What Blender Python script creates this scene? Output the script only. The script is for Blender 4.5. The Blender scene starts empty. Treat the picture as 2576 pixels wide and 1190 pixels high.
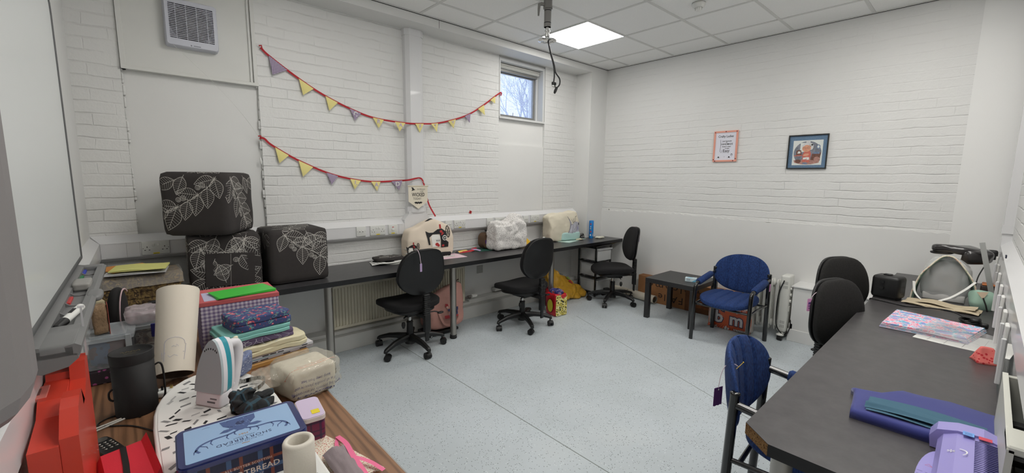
import bpy, bmesh, math, random
from mathutils import Vector, Matrix, noise
PI = math.pi
R = math.radians
COL = bpy.context.scene.collection
V = Vector

# ------------------------------------------------------------------ materials
MATS = {}
def lin(c):
    return tuple(((x / 12.92) if x <= 0.04045 else ((x + 0.055) / 1.055) ** 2.4) for x in c)
def rgb(r, g, b):
    return lin((r / 255, g / 255, b / 255)) + (1,)

class NT:
    def __init__(s, name):
        s.m = bpy.data.materials.new(name); s.m.use_nodes = True
        s.t = s.m.node_tree; s.b = s.t.nodes['Principled BSDF']
    def n(s, typ, **kw):
        x = s.t.nodes.new(typ)
        for k, v in kw.items():
            if k in x.inputs: x.inputs[k].default_value = v
            else: setattr(x, k, v)
        return x
    def l(s, a, b): s.t.links.new(a, b)
    def coord(s, scale=(1, 1, 1), rot=(0, 0, 0), loc=(0, 0, 0)):
        tc = s.n('ShaderNodeTexCoord'); mp = s.n('ShaderNodeMapping')
        mp.inputs['Scale'].default_value = scale; mp.inputs['Rotation'].default_value = rot
        mp.inputs['Location'].default_value = loc
        s.l(tc.outputs['Object'], mp.inputs['Vector']); return mp.outputs['Vector']
    def noise(s, vec, scale, detail=3, rough=.5):
        x = s.n('ShaderNodeTexNoise'); x.inputs['Scale'].default_value = scale
        x.inputs['Detail'].default_value = detail; x.inputs['Roughness'].default_value = rough
        s.l(vec, x.inputs['Vector']); return x.outputs['Fac']
    def ramp(s, fac, stops, interp='LINEAR'):
        x = s.n('ShaderNodeValToRGB'); cr = x.color_ramp; cr.interpolation = interp
        cr.elements[0].position = stops[0][0]; cr.elements[0].color = stops[0][1]
        cr.elements[1].position = stops[1][0]; cr.elements[1].color = stops[1][1]
        for p, c in stops[2:]:
            e = cr.elements.new(p); e.color = c
        s.l(fac, x.inputs['Fac']); return x.outputs['Color']
    def math(s, op, a, b=None):
        x = s.n('ShaderNodeMath', operation=op)
        for i, v in enumerate((a, b)):
            if v is None: continue
            if isinstance(v, (int, float)): x.inputs[i].default_value = v
            else: s.l(v, x.inputs[i])
        return x.outputs[0]
    def mix(s, fac, a, b):
        x = s.n('ShaderNodeMix', data_type='RGBA')
        for sock, v in ((x.inputs[0], fac), (x.inputs[6], a), (x.inputs[7], b)):
            if isinstance(v, (int, float)): sock.default_value = v
            elif isinstance(v, tuple): sock.default_value = v
            else: s.l(v, sock)
        return x.outputs[2]
    def bump(s, h, strength=.5, dist=.002, prev=None):
        x = s.n('ShaderNodeBump'); x.inputs['Strength'].default_value = strength
        x.inputs['Distance'].default_value = dist; s.l(h, x.inputs['Height'])
        if prev is not None: s.l(prev, x.inputs['Normal'])
        s.l(x.outputs['Normal'], s.b.inputs['Normal']); return x.outputs['Normal']
    def base(s, col):
        if isinstance(col, tuple): s.b.inputs['Base Color'].default_value = col
        else: s.l(col, s.b.inputs['Base Color'])

def mat(name, c=(200, 200, 200), rough=.6, metal=0, var=0, vscale=30, bump=0, bscale=200, bdist=.001,
        trans=0, alpha=1, emit=None, es=1, sheen=0, coat=0, spec=None):
    if name in MATS: return MATS[name]
    n = NT(name); col = rgb(*c)
    n.base(col); b = n.b
    b.inputs['Roughness'].default_value = rough; b.inputs['Metallic'].default_value = metal
    if spec is not None: b.inputs['Specular IOR Level'].default_value = spec
    if trans: b.inputs['Transmission Weight'].default_value = trans; b.inputs['IOR'].default_value = 1.3
    if sheen: b.inputs['Sheen Weight'].default_value = sheen
    if coat: b.inputs['Coat Weight'].default_value = coat
    if emit: b.inputs['Emission Color'].default_value = rgb(*emit); b.inputs['Emission Strength'].default_value = es
    vec = n.coord()
    if var:
        f = n.noise(vec, vscale, 4)
        d = tuple(x * (1 - var) for x in col[:3]) + (1,); l = tuple(min(1, x * (1 + var)) for x in col[:3]) + (1,)
        n.base(n.ramp(f, [(.3, d), (.7, l)]))
    if bump: n.bump(n.noise(vec, bscale, 4), bump, bdist)
    if alpha < 1: b.inputs['Alpha'].default_value = alpha
    MATS[name] = n.m; return n.m

def brick_mat(name, axis, c=(208, 208, 205), fade=((0, (1, 1, 1, 1)), (1, (.75, .75, .75, 1)))):
    n = NT(name); tc = n.n('ShaderNodeTexCoord'); sp = n.n('ShaderNodeSeparateXYZ'); n.l(tc.outputs['Object'], sp.inputs[0])
    cb = n.n('ShaderNodeCombineXYZ'); n.l(sp.outputs[axis], cb.inputs[0]); n.l(sp.outputs[2], cb.inputs[1])
    nz = n.n('ShaderNodeTexNoise'); nz.inputs['Scale'].default_value = 7; nz.inputs['Detail'].default_value = 3
    n.l(tc.outputs['Object'], nz.inputs['Vector'])
    sub = n.n('ShaderNodeVectorMath', operation='SUBTRACT'); n.l(nz.outputs['Color'], sub.inputs[0]); sub.inputs[1].default_value = (.5, .5, .5)
    sc = n.n('ShaderNodeVectorMath', operation='SCALE'); sc.inputs['Scale'].default_value = .022; n.l(sub.outputs[0], sc.inputs[0])
    ad = n.n('ShaderNodeVectorMath', operation='ADD'); n.l(cb.outputs[0], ad.inputs[0]); n.l(sc.outputs[0], ad.inputs[1])
    br = n.n('ShaderNodeTexBrick'); n.l(ad.outputs[0], br.inputs['Vector'])
    br.inputs['Scale'].default_value = 1; br.inputs['Brick Width'].default_value = .225; br.inputs['Row Height'].default_value = .075
    br.inputs['Mortar Size'].default_value = .005; br.inputs['Mortar Smooth'].default_value = .7
    br.inputs['Color1'].default_value = (1, 1, 1, 1); br.inputs['Color2'].default_value = (.9, .9, .9, 1); br.inputs['Mortar'].default_value = (0, 0, 0, 1)
    obj = tc.outputs['Object']
    s2 = n.n('ShaderNodeSeparateXYZ'); n.l(ad.outputs[0], s2.inputs[0])
    fz = n.math('FRACT', n.math('DIVIDE', s2.outputs[1], .075))
    dz = n.math('ABSOLUTE', n.math('SUBTRACT', fz, .5))
    bed = n.ramp(dz, [(.415, (0, 0, 0, 1)), (.48, (1, 1, 1, 1))])
    perp = n.math('MULTIPLY', br.outputs['Fac'], n.ramp(n.noise(obj, 4, 2), [(.42, (0, 0, 0, 1)), (.62, (.9, .9, .9, 1))]))
    mask = n.ramp(n.noise(obj, 4.2, 4, .65), [(.36, (.08, .08, .08, 1)), (.60, (1, 1, 1, 1))])
    hz = n.ramp(n.math('DIVIDE', sp.outputs[2], 3.0), fade)
    dent = n.math('MULTIPLY', n.math('MULTIPLY', n.math('MAXIMUM', bed, perp), mask), hz)
    h = n.math('SUBTRACT', 1.0, dent)
    col = n.mix(n.math('MULTIPLY', dent, .05), rgb(*c), rgb(c[0] - 60, c[1] - 60, c[2] - 62))
    n.base(col); n.b.inputs['Roughness'].default_value = .5
    p = n.bump(h, .7, .007)
    p = n.bump(n.noise(obj, 22, 5, .6), .40, .007, p)
    n.bump(n.noise(obj, 110, 3), .3, .002, p)
    MATS[name] = n.m; return n.m

def floor_mat():
    n = NT('vinyl_floor'); v = n.coord()
    base = n.ramp(n.noise(v, 2.2, 4), [(.35, rgb(184, 192, 196)), (.65, rgb(192, 200, 205))])
    dirt = n.ramp(n.noise(v, 1.1, 5, .65), [(.55, (0, 0, 0, 1)), (.8, (1, 1, 1, 1))])
    base = n.mix(n.math('MULTIPLY', dirt, .22), base, rgb(186, 186, 172))
    vo = n.n('ShaderNodeTexVoronoi', feature='F1'); vo.inputs['Scale'].default_value = 95; n.l(v, vo.inputs['Vector'])
    sp = n.ramp(vo.outputs['Distance'], [(.20, (1, 1, 1, 1)), (.27, (0, 0, 0, 1))])
    sep = n.n('ShaderNodeSeparateColor'); n.l(vo.outputs['Color'], sep.inputs[0])
    keep = n.math('GREATER_THAN', sep.outputs[0], .45)
    msk = n.math('MULTIPLY', sp, keep)
    shade = n.ramp(sep.outputs[1], [(0, rgb(92, 98, 100)), (.72, rgb(136, 142, 144)), (.8, rgb(222, 228, 228)), (1, rgb(170, 180, 188))], 'CONSTANT')
    n.base(n.mix(msk, base, shade)); n.b.inputs['Roughness'].default_value = .48
    n.bump(n.noise(v, 300, 2), .15, .0005)
    return n.m

def laminate_mat(name='black_laminate', c=(66, 65, 66)):
    n = NT(name); v = n.coord()
    f = n.noise(v, 16, 7, .62); g = n.noise(v, 70, 4)
    a = n.ramp(f, [(.3, rgb(c[0] - 9, c[1] - 9, c[2] - 9)), (.72, rgb(c[0] + 11, c[1] + 11, c[2] + 11))])
    n.base(n.mix(n.math('MULTIPLY', g, .25), a, rgb(c[0] + 26, c[1] + 24, c[2] + 24)))
    n.b.inputs['Roughness'].default_value = .34
    n.bump(n.noise(v, 260, 3), .12, .0006)
    MATS[name] = n.m; return n.m

def wood_mat(name='teak_laminate', cols=((96, 66, 44), (140, 100, 70)), axis='X'):
    n = NT(name); v = n.coord(scale=(1, .07, 1) if axis == 'X' else (.07, 1, 1))
    f = n.noise(v, 60, 6, .6); w = n.n('ShaderNodeTexWave', wave_type='BANDS'); w.bands_direction = 'X' if axis == 'X' else 'Y'
    w.inputs['Scale'].default_value = 14; w.inputs['Distortion'].default_value = 7; w.inputs['Detail'].default_value = 3; w.inputs['Detail Scale'].default_value = 1.6
    n.l(v, w.inputs['Vector'])
    k = n.math('ADD', n.math('MULTIPLY', f, .72), n.math('MULTIPLY', w.outputs['Fac'], .28))
    n.base(n.ramp(k, [(.28, rgb(*cols[0])), (.58, rgb(*cols[1]))])); n.b.inputs['Roughness'].default_value = .38
    n.bump(f, .1, .0005); MATS[name] = n.m; return n.m

def pattern_mat(name, kind, cols, scale=40, rough=.85, axes=(0, 1), bump=.3):
    """kind: blobs (voronoi floral), checks (gingham), dashes, stripes, chip"""
    if name in MATS: return MATS[name]
    n = NT(name); tc = n.n('ShaderNodeTexCoord'); obj = tc.outputs['Object']
    cs = [rgb(*c) for c in cols]
    n.b.inputs['Roughness'].default_value = rough
    if kind == 'blobs':
        nz = n.n('ShaderNodeTexNoise'); nz.inputs['Scale'].default_value = scale * .9; nz.inputs['Detail'].default_value = 3; n.l(obj, nz.inputs['Vector'])
        stops = [(0, cs[0])]; m = len(cs)
        lo, hi = .40, .64
        for i in range(1, m): stops.append((lo + (hi - lo) * (i - 1) / max(1, m - 2), cs[i]))
        n.base(n.ramp(nz.outputs['Fac'], stops, 'CONSTANT'))
    elif kind == 'spots':
        vo = n.n('ShaderNodeTexVoronoi'); vo.inputs['Scale'].default_value = scale; n.l(obj, vo.inputs['Vector'])
        f = n.ramp(vo.outputs['Distance'], [(.32, (1, 1, 1, 1)), (.36, (0, 0, 0, 1))])
        sep = n.n('ShaderNodeSeparateColor'); n.l(vo.outputs['Color'], sep.inputs[0])
        c2 = n.ramp(sep.outputs[0], [(0, cs[1]), (.5, cs[2]), (.75, cs[-1])], 'CONSTANT')
        n.base(n.mix(f, cs[0], c2))
    elif kind == 'florals':
        f = n.noise(obj, scale, 2, .5)
        g = n.ramp(n.noise(n.coord(loc=(3, 1, 2)), scale * .8, 2, .5), [(0, cs[0]), (.60, cs[3]), (.66, cs[0])], 'CONSTANT')
        k1 = n.ramp(f, [(0, (0, 0, 0, 1)), (.60, (1, 1, 1, 1))], 'CONSTANT'); k2 = n.ramp(f, [(0, (0, 0, 0, 1)), (.67, (1, 1, 1, 1))], 'CONSTANT')
        n.base(n.mix(k2, n.mix(k1, g, cs[1]), cs[2]))
    elif kind == 'checks':
        s = n.n('ShaderNodeSeparateXYZ'); n.l(obj, s.inputs[0])
        def band(o): return n.math('GREATER_THAN', n.math('FRACT', n.math('MULTIPLY', o, scale)), .5)
        a, b = band(s.outputs[axes[0]]), band(s.outputs[axes[1]])
        k = n.math('MULTIPLY', n.math('ADD', a, b), .5)
        n.base(n.ramp(k, [(0, cs[0]), (.25, cs[1]), (.75, cs[2])], 'CONSTANT'))
    elif kind == 'tartan':
        s = n.n('ShaderNodeSeparateXYZ'); n.l(obj, s.inputs[0])
        col = cs[0]
        for ax in axes:
            fr = n.math('FRACT', n.math('MULTIPLY', s.outputs[ax], scale))
            c1 = n.ramp(fr, [(0, (0, 0, 0, 1)), (.30, (1, 1, 1, 1)), (.46, (0, 0, 0, 1))], 'CONSTANT')
            col = n.mix(n.math('MULTIPLY', c1, .75), col, cs[1])
            c2 = n.ramp(fr, [(0, (0, 0, 0, 1)), (.70, (1, 1, 1, 1)), (.82, (0, 0, 0, 1))], 'CONSTANT')
            col = n.mix(n.math('MULTIPLY', c2, .8), col, cs[2])
        n.base(col)
    elif kind == 'stripes':
        s = n.n('ShaderNodeSeparateXYZ'); n.l(obj, s.inputs[0])
        fr = n.math('FRACT', n.math('MULTIPLY', s.outputs[axes[0]], scale))
        st = [(i / len(cs), c) for i, c in enumerate(cs)]
        n.base(n.ramp(fr, st, 'CONSTANT'))
    if bump: n.bump(n.noise(obj, 500, 2), bump, .0006)
    MATS[name] = n.m; return n.m

def weave_mat(name, c, c2, sc=160, rough=.9):
    n = NT(name); v = n.coord()
    w = n.noise(n.coord(scale=(1, 1, .35)), sc, 2, .6)
    n.base(n.ramp(w, [(.35, rgb(*c)), (.68, rgb(*c2))])); n.b.inputs['Roughness'].default_value = rough
    n.bump(w, .5, .002); MATS[name] = n.m; return n.m

def clear_mat(name='clear_plastic', c=(225, 230, 232), alpha=.32, rough=.15):
    """thin clear plastic: mostly see-through with a sheen"""
    if name in MATS: return MATS[name]
    n = NT(name); n.base(rgb(*c)); n.b.inputs['Roughness'].default_value = rough; n.b.inputs['Alpha'].default_value = alpha
    n.b.inputs['Coat Weight'].default_value = .6
    MATS[name] = n.m; return n.m

# ------------------------------------------------------------------ mesh builder
def frame(o, u, v, n=None):
    u = V(u).normalized(); v = V(v).normalized(); n = V(n).normalized() if n else u.cross(v).normalized()
    M = Matrix.Identity(4)
    for i in range(3): M[i][0] = u[i]; M[i][1] = v[i]; M[i][2] = n[i]; M[i][3] = o[i]
    return M

class MB:
    def __init__(s): s.v = []; s.f = []; s.m = []; s.s = []; s.T = Matrix.Identity(4)
    def add(s, vs, fs, mi=0, sm=False):
        o = len(s.v); s.v += [tuple(s.T @ V(p)) for p in vs]
        flip = s.T.to_3x3().determinant() < 0
        for f in fs:
            g = [o + i for i in f]
            if flip: g.reverse()
            s.f.append(g); s.m.append(mi); s.s.append(sm)
        return s
    def box(s, a, b, mi=0, bev=0, seg=2, sm=None):
        x0, y0, z0 = [min(a[i], b[i]) for i in range(3)]; x1, y1, z1 = [max(a[i], b[i]) for i in range(3)]
        vs = [(x0, y0, z0), (x1, y0, z0), (x1, y1, z0), (x0, y1, z0), (x0, y0, z1), (x1, y0, z1), (x1, y1, z1), (x0, y1, z1)]
        fs = [(0, 3, 2, 1), (4, 5, 6, 7), (0, 1, 5, 4), (1, 2, 6, 5), (2, 3, 7, 6), (3, 0, 4, 7)]
        if not bev: return s.add(vs, fs, mi)
        bm = bmesh.new(); bv = [bm.verts.new(p) for p in vs]
        for f in fs: bm.faces.new([bv[i] for i in f])
        bev = min(bev, .49 * min(x1 - x0, y1 - y0, z1 - z0))
        bmesh.ops.bevel(bm, geom=bm.edges[:], offset=bev, segments=seg, profile=.5, affect='EDGES')
        s.bm(bm, mi, seg > 1 if sm is None else sm); return s
    def bm(s, bm, mi=0, sm=False):
        bm.verts.index_update(); s.add([v.co.copy() for v in bm.verts], [[v.index for v in f.verts] for f in bm.faces], mi, sm); bm.free()
    def cyl(s, p0, p1, r0, r1=None, n=20, mi=0, caps=True, sm=True, ell=1):
        r1 = r0 if r1 is None else r1; p0 = V(p0); p1 = V(p1); d = (p1 - p0).normalized()
        a = d.orthogonal().normalized()
        if abs(d.z) > .9: a = V((1, 0, 0)); a = (a - d * a.dot(d)).normalized()
        b = d.cross(a); vs = []
        for p, r in ((p0, r0), (p1, r1)):
            for i in range(n):
                t = 2 * PI * i / n; vs.append(p + a * (math.cos(t) * r) + b * (math.sin(t) * r * ell))
        s.add(vs, [(i, (i + 1) % n, n + (i + 1) % n, n + i) for i in range(n)], mi, sm)
        if caps: s.add(vs[:n], [list(range(n))[::-1]], mi); s.add(vs[n:], [list(range(n))], mi)
        return s
    def tube(s, pts, r, n=8, mi=0, closed=False, caps=True, ell=None):
        pts = [V(p) for p in pts]; N = len(pts); rs = r if isinstance(r, (list, tuple)) else [r] * N
        vs = []; prev = None
        for i, p in enumerate(pts):
            if closed: d = pts[(i + 1) % N] - pts[i - 1]
            else: d = pts[min(i + 1, N - 1)] - pts[max(i - 1, 0)]
            d.normalize()
            a = d.orthogonal().normalized() if prev is None else (prev - d * prev.dot(d)).normalized()
            prev = a; b = d.cross(a)
            for k in range(n):
                t = 2 * PI * k / n; vs.append(p + a * math.cos(t) * rs[i] + b * math.sin(t) * rs[i] * (ell or 1))
        fs = []
        for i in range(N if closed else N - 1):
            j = (i + 1) % N
            for k in range(n): fs.append((i * n + k, i * n + (k + 1) % n, j * n + (k + 1) % n, j * n + k))
        s.add(vs, fs, mi, True)
        if caps and not closed: s.add(vs[:n], [list(range(n))[::-1]], mi); s.add(vs[-n:], [list(range(n))], mi)
        return s
    def strip(s, pts, w, up, mi=0, sm=True, th=0):
        """flat ribbon of width w along pts; up = ribbon normal"""
        pts = [V(p) for p in pts]; up = V(up).normalized(); vs = []
        for i, p in enumerate(pts):
            d = (pts[min(i + 1, len(pts) - 1)] - pts[max(i - 1, 0)]).normalized(); sd = d.cross(up)
            if sd.length < 1e-5: sd = d.orthogonal()
            sd.normalize(); ww = w[i] if isinstance(w, (list, tuple)) else w
            vs += [p - sd * ww / 2, p + sd * ww / 2]
        fs = [(2 * i, 2 * i + 1, 2 * i + 3, 2 * i + 2) for i in range(len(pts) - 1)]
        s.add(vs, fs, mi, sm)
        return s
    def ink(s, M, pts, w, mi=1, closed=False):
        """thin drawn line on a plane frame M (2-D points)"""
        p = [V((a[0], a[1], 0)) for a in pts]
        if closed: p.append(p[0])
        T = s.T; s.T = T @ M; s.strip(p, w, (0, 0, 1), mi, False); s.T = T; return s
    def blot(s, M, pts, mi=1, lift=0):
        T = s.T; s.T = T @ M
        bm = bmesh.new(); vs = [bm.verts.new((a[0], a[1], lift)) for a in pts]
        f = bm.faces.new(vs); bm.normal_update()
        if f.normal.z < 0: f.normal_flip()
        bmesh.ops.triangulate(bm, faces=bm.faces[:]); s.bm(bm, mi); s.T = T; return s
    def conform(s, i0, d, off=.0012, back=.5):
        """press everything added since (vertex i0, face f0) onto the surface below, along direction d"""
        from mathutils.bvhtree import BVHTree
        v0, f0 = i0; bm = bmesh.new(); vs = [bm.verts.new(p) for p in s.v[v0:]]
        for f, m in zip(s.f[f0:], s.m[f0:]):
            try: q = bm.faces.new([vs[k - v0] for k in f]); q.material_index = m
            except ValueError: pass
        for _ in range(3):
            e = [e for e in bm.edges if e.calc_length() > .014]
            if not e: break
            bmesh.ops.subdivide_edges(bm, edges=e, cuts=1); bmesh.ops.triangulate(bm, faces=[f for f in bm.faces if len(f.verts) > 4])
        T = BVHTree.FromPolygons(s.v[:v0], s.f[:f0]); d = V(d).normalized()
        base = min((v.co.dot(-d) for v in bm.verts), default=0)
        for v in bm.verts:
            h = T.ray_cast(v.co - d * back, d)
            if h[0] is not None: v.co = h[0] - d * (off + max(0, v.co.dot(-d) - base) * .5)
        bm.verts.index_update(); s.v = s.v[:v0]; s.f = s.f[:f0]; s.m = s.m[:f0]; s.s = s.s[:f0]
        for v in bm.verts: s.v.append(tuple(v.co))
        for f in bm.faces: s.f.append([v0 + v.index for v in f.verts]); s.m.append(f.material_index); s.s.append(False)
        bm.free(); return s
    def mark(s): return (len(s.v), len(s.f))
    def disc(s, M, c, rx, ry=None, mi=1, n=20, rot=0, lift=0):
        ry = ry or rx; cr, sr = math.cos(rot), math.sin(rot); pts = []
        for i in range(n):
            t = 2 * PI * i / n; a, b = rx * math.cos(t), ry * math.sin(t); pts.append((c[0] + a * cr - b * sr, c[1] + a * sr + b * cr))
        return s.blot(M, pts, mi, lift)
    def prism(s, M, pts, z0, z1, mi=0, sm=False, mi_side=None):
        T = s.T; s.T = T @ M; n = len(pts)
        area = sum(pts[i][0] * pts[(i + 1) % n][1] - pts[(i + 1) % n][0] * pts[i][1] for i in range(n))
        if area < 0: pts = list(pts)[::-1]
        vs = [(a[0], a[1], z0) for a in pts] + [(a[0], a[1], z1) for a in pts]
        s.add(vs, [(i, (i + 1) % n, n + (i + 1) % n, n + i) for i in range(n)], mi if mi_side is None else mi_side, sm)
        for zz, flip in ((z0, True), (z1, False)):
            bm = bmesh.new(); q = [bm.verts.new((a[0], a[1], zz)) for a in pts]
            if flip: q.reverse()
            bm.faces.new(q); bmesh.ops.triangulate(bm, faces=bm.faces[:]); s.bm(bm, mi)
        s.T = T; return s
    def lathe(s, prof, n=32, mi=0, c=(0, 0), sm=True):
        vs = []
        for r, z in prof:
            for i in range(n):
                t = 2 * PI * i / n; vs.append((c[0] + r * math.cos(t), c[1] + r * math.sin(t), z))
        fs = []
        for j in range(len(prof) - 1):
            for i in range(n): fs.append((j * n + i, j * n + (i + 1) % n, (j + 1) * n + (i + 1) % n, (j + 1) * n + i))
        return s.add(vs, fs, mi, sm)
    def grid(s, fn, nu, nv, mi=0, sm=True):
        vs = [fn(i / nu, j / nv) for j in range(nv + 1) for i in range(nu + 1)]
        fs = [(j * (nu + 1) + i, j * (nu + 1) + i + 1, (j + 1) * (nu + 1) + i + 1, (j + 1) * (nu + 1) + i) for j in range(nv) for i in range(nu)]
        return s.add(vs, fs, mi, sm)
    def soft(s, c, d, k=6, n=12, fn=None, mi=0):
        """rounded cushion solid: superellipsoid with exponent k, dims d, centre c"""
        bm = bmesh.new(); bmesh.ops.create_cube(bm, size=2)
        bmesh.ops.subdivide_edges(bm, edges=bm.edges[:], cuts=n - 1, use_grid_fill=True)
        for v in bm.verts:
            p = v.co; m = max(abs(p.x), abs(p.y), abs(p.z))
            q = V([math.copysign(math.tan(abs(a) * PI / 4), a) if True else a for a in p])
            L = (abs(q.x) ** k + abs(q.y) ** k + abs(q.z) ** k) ** (1 / k); q /= L
            w = V((q.x * d[0] / 2, q.y * d[1] / 2, q.z * d[2] / 2))
            if fn: w = V(fn(w, q))
            v.co = w + V(c)
        s.bm(bm, mi, True); return s
    def text(s, txt, size, M, mi=1, align='CENTER', sx=1, ext=0, bold=0, space=1):
        cu = bpy.data.curves.new('t', 'FONT'); cu.body = txt; cu.size = size; cu.align_x = align; cu.align_y = 'CENTER'
        cu.extrude = ext; cu.offset = bold; cu.resolution_u = 2; cu.space_character = space
        ob = bpy.data.objects.new('t', cu); me = bpy.data.meshes.new_from_object(ob)
        T = s.T; s.T = T @ M @ Matrix.Diagonal((sx, 1, 1, 1))
        s.add([v.co.copy() for v in me.vertices], [list(p.vertices) for p in me.polygons], mi); s.T = T
        bpy.data.objects.remove(ob); bpy.data.curves.remove(cu); bpy.data.meshes.remove(me); return s
    def build(s, name, mats, parent=None, loc=(0, 0, 0), rot=(0, 0, 0), weld=False):
        me = bpy.data.meshes.new(name)
        me.from_pydata([(p[0] - 0, p[1], p[2]) for p in s.v], [], s.f)
        for m in (mats if isinstance(mats, (list, tuple)) else [mats]): me.materials.append(m)
        me.polygons.foreach_set('material_index', s.m); me.polygons.foreach_set('use_smooth', s.s)
        me.update()
        ob = bpy.data.objects.new(name, me); COL.objects.link(ob)
        ob.location = loc; ob.rotation_euler = rot
        if parent: ob.parent = parent
        return ob

def tag(o, label, cat, group=None, kind=None):
    o['label'] = label; o['category'] = cat
    if group: o['group'] = group
    if kind: o['kind'] = kind
    return o
def thing(name, label, cat, loc=(0, 0, 0), rz=0, group=None, rx=0, ry=0):
    o = bpy.data.objects.new(name, None); COL.objects.link(o); o.empty_display_size = .05
    o.location = loc; o.rotation_euler = (rx, ry, rz); return tag(o, label, cat, group)
def struct(name, mb, mats, parent=None, **k):
    o = mb.build(name, mats, parent, **k)
    if not parent: o['kind'] = 'structure'
    return o
def single(name, label, cat, mb, mats, loc=(0, 0, 0), rz=0, group=None, rx=0, ry=0):
    return tag(mb.build(name, mats, None, loc, (rx, ry, rz)), label, cat, group)
def dup(root, loc, rz, label=None):
    def cp(o, par):
        c = o.copy(); COL.objects.link(c)
        if par: c.parent = par
        for ch in o.children: cp(ch, c)
        return c
    r = cp(root, None); r.location = loc; r.rotation_euler = (0, 0, rz)
    if label: r['label'] = label
    return r
def Mz(a, t=(0, 0, 0)): return Matrix.Translation(V(t)) @ Matrix.Rotation(a, 4, 'Z')
def nz(p, sc, amp, seed=0):
    q = V(p) * sc + V((seed * 7.3, seed * 3.1, seed * 1.7)); return noise.noise(q) * amp
def nv(p, sc, amp, seed=0):
    q = V(p) * sc + V((seed * 7.3, seed * 3.1, seed * 1.7)); return noise.noise_vector(q) * amp
def cr(p, sc, amp, seed=0):
    q = V(p) * sc + V((seed * 5.3, seed * 2.1, seed * 3.7)); d = noise.voronoi(q)[0]; return (d[1] - d[0] - .25) * amp
def arc(c, r, a0, a1, n=12, ry=None):
    ry = ry or r; return [(c[0] + r * math.cos(a0 + (a1 - a0) * i / n), c[1] + ry * math.sin(a0 + (a1 - a0) * i / n)) for i in range(n + 1)]
def rrect(w, h, r, n=5, cx=0, cy=0):
    pts = []
    for sx, sy, a in ((1, -1, -PI / 2), (1, 1, 0), (-1, 1, PI / 2), (-1, -1, PI)):
        pts += arc((cx + sx * (w / 2 - r), cy + sy * (h / 2 - r)), r, a, a + PI / 2, n)
    return pts
def bez(p0, p1, p2, p3, n=12):
    o = []
    for i in range(n + 1):
        t = i / n; a = (1 - t)
        o.append(V(p0) * a ** 3 + V(p1) * 3 * a * a * t + V(p2) * 3 * a * t * t + V(p3) * t ** 3)
    return o
def smooth_path(pts, n=6):
    P = [V(p) for p in pts]; P = [2 * P[0] - P[1]] + P + [2 * P[-1] - P[-2]]; o = []
    for i in range(1, len(P) - 2):
        for k in range(n):
            t = k / n; a, b, c, d = P[i - 1], P[i], P[i + 1], P[i + 2]
            o.append(.5 * ((2 * b) + (c - a) * t + (2 * a - 5 * b + 4 * c - d) * t * t + (-a + 3 * b - 3 * c + d) * t ** 3))
    o.append(P[-2]); return o
# ------------------------------------------------------------------ common materials
PAINT = (220, 220, 218)
M_br_x = brick_mat('painted_brick_back', 0, PAINT)
M_br_y = brick_mat('painted_brick_right', 1, PAINT, ((0, (1, 1, 1, 1)), (.60, (1, 1, 1, 1)), (.78, (.35, .35, .35, 1)), (1, (.2, .2, .2, 1))))
M_plaster = mat('painted_plaster', PAINT, .55, var=.015, vscale=3, bump=.12, bscale=60, bdist=.002)
M_board = mat('painted_board', (216, 216, 212), .6, var=.015, vscale=4)
M_ceil = mat('ceiling_tile', (240, 240, 238), .9, var=.03, vscale=220, bump=.2, bscale=400, bdist=.0005)
M_tbar = mat('ceiling_grid_bar', (212, 212, 209), .6)
M_floor = floor_mat()
M_trunk = mat('white_trunking', (217, 217, 218), .3, coat=.3)
M_socket = mat('white_socket_plastic', (214, 215, 211), .35)
M_black = mat('black_plastic', (13, 13, 14), .45)
M_dark = mat('dark_void', (10, 10, 10), .8)
M_blackm = mat('black_metal', (17, 17, 18), .22, coat=.4)
M_fab = mat('black_fabric', (16, 15, 17), .95, var=.25, vscale=600, bump=.5, bscale=700, bdist=.001)
M_fablint = mat('black_fabric_linty', (25, 24, 23), .95, var=.4, vscale=120, bump=.5, bscale=500, bdist=.001)
M_chrome = mat('chrome', (200, 200, 198), .22, 1)
M_steel = mat('brushed_steel', (168, 164, 158), .34, 1)
M_blue = weave_mat('blue_upholstery', (12, 34, 78), (32, 64, 122), 150)
M_lam = laminate_mat(c=(57, 56, 58))
M_lamedge = mat('black_laminate_edge', (19, 19, 21), .35)
M_wood = wood_mat(cols=((94, 66, 46), (138, 101, 73)))
M_white = mat('white_plastic', (222, 222, 218), .35)
M_paper = mat('white_paper', (226, 226, 222), .8)
M_ink = mat('black_ink', (25, 24, 26), .7)
M_yel = mat('yellow_sticker', (226, 205, 40), .5)
M_redp = mat('red_plastic', (196, 30, 30), .4)
M_clear = clear_mat()
M_card = mat('brown_cardboard', (150, 104, 66), .85, var=.06, vscale=20)

XR, YB, ZC = 4.874, 3.521, 2.935       # right wall, pilaster / beam face, ceiling
YW = 3.77                              # brick face of the back wall
LA = math.atan(.016)                   # the whiteboard wall leans away by about a degree
LC = (-.185, 3.77)
def lw(d, y, z=0):                     # point d in front of the left wall at depth y
    return (LC[0] - (YW - y) * .016 + d, y, z)

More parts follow.
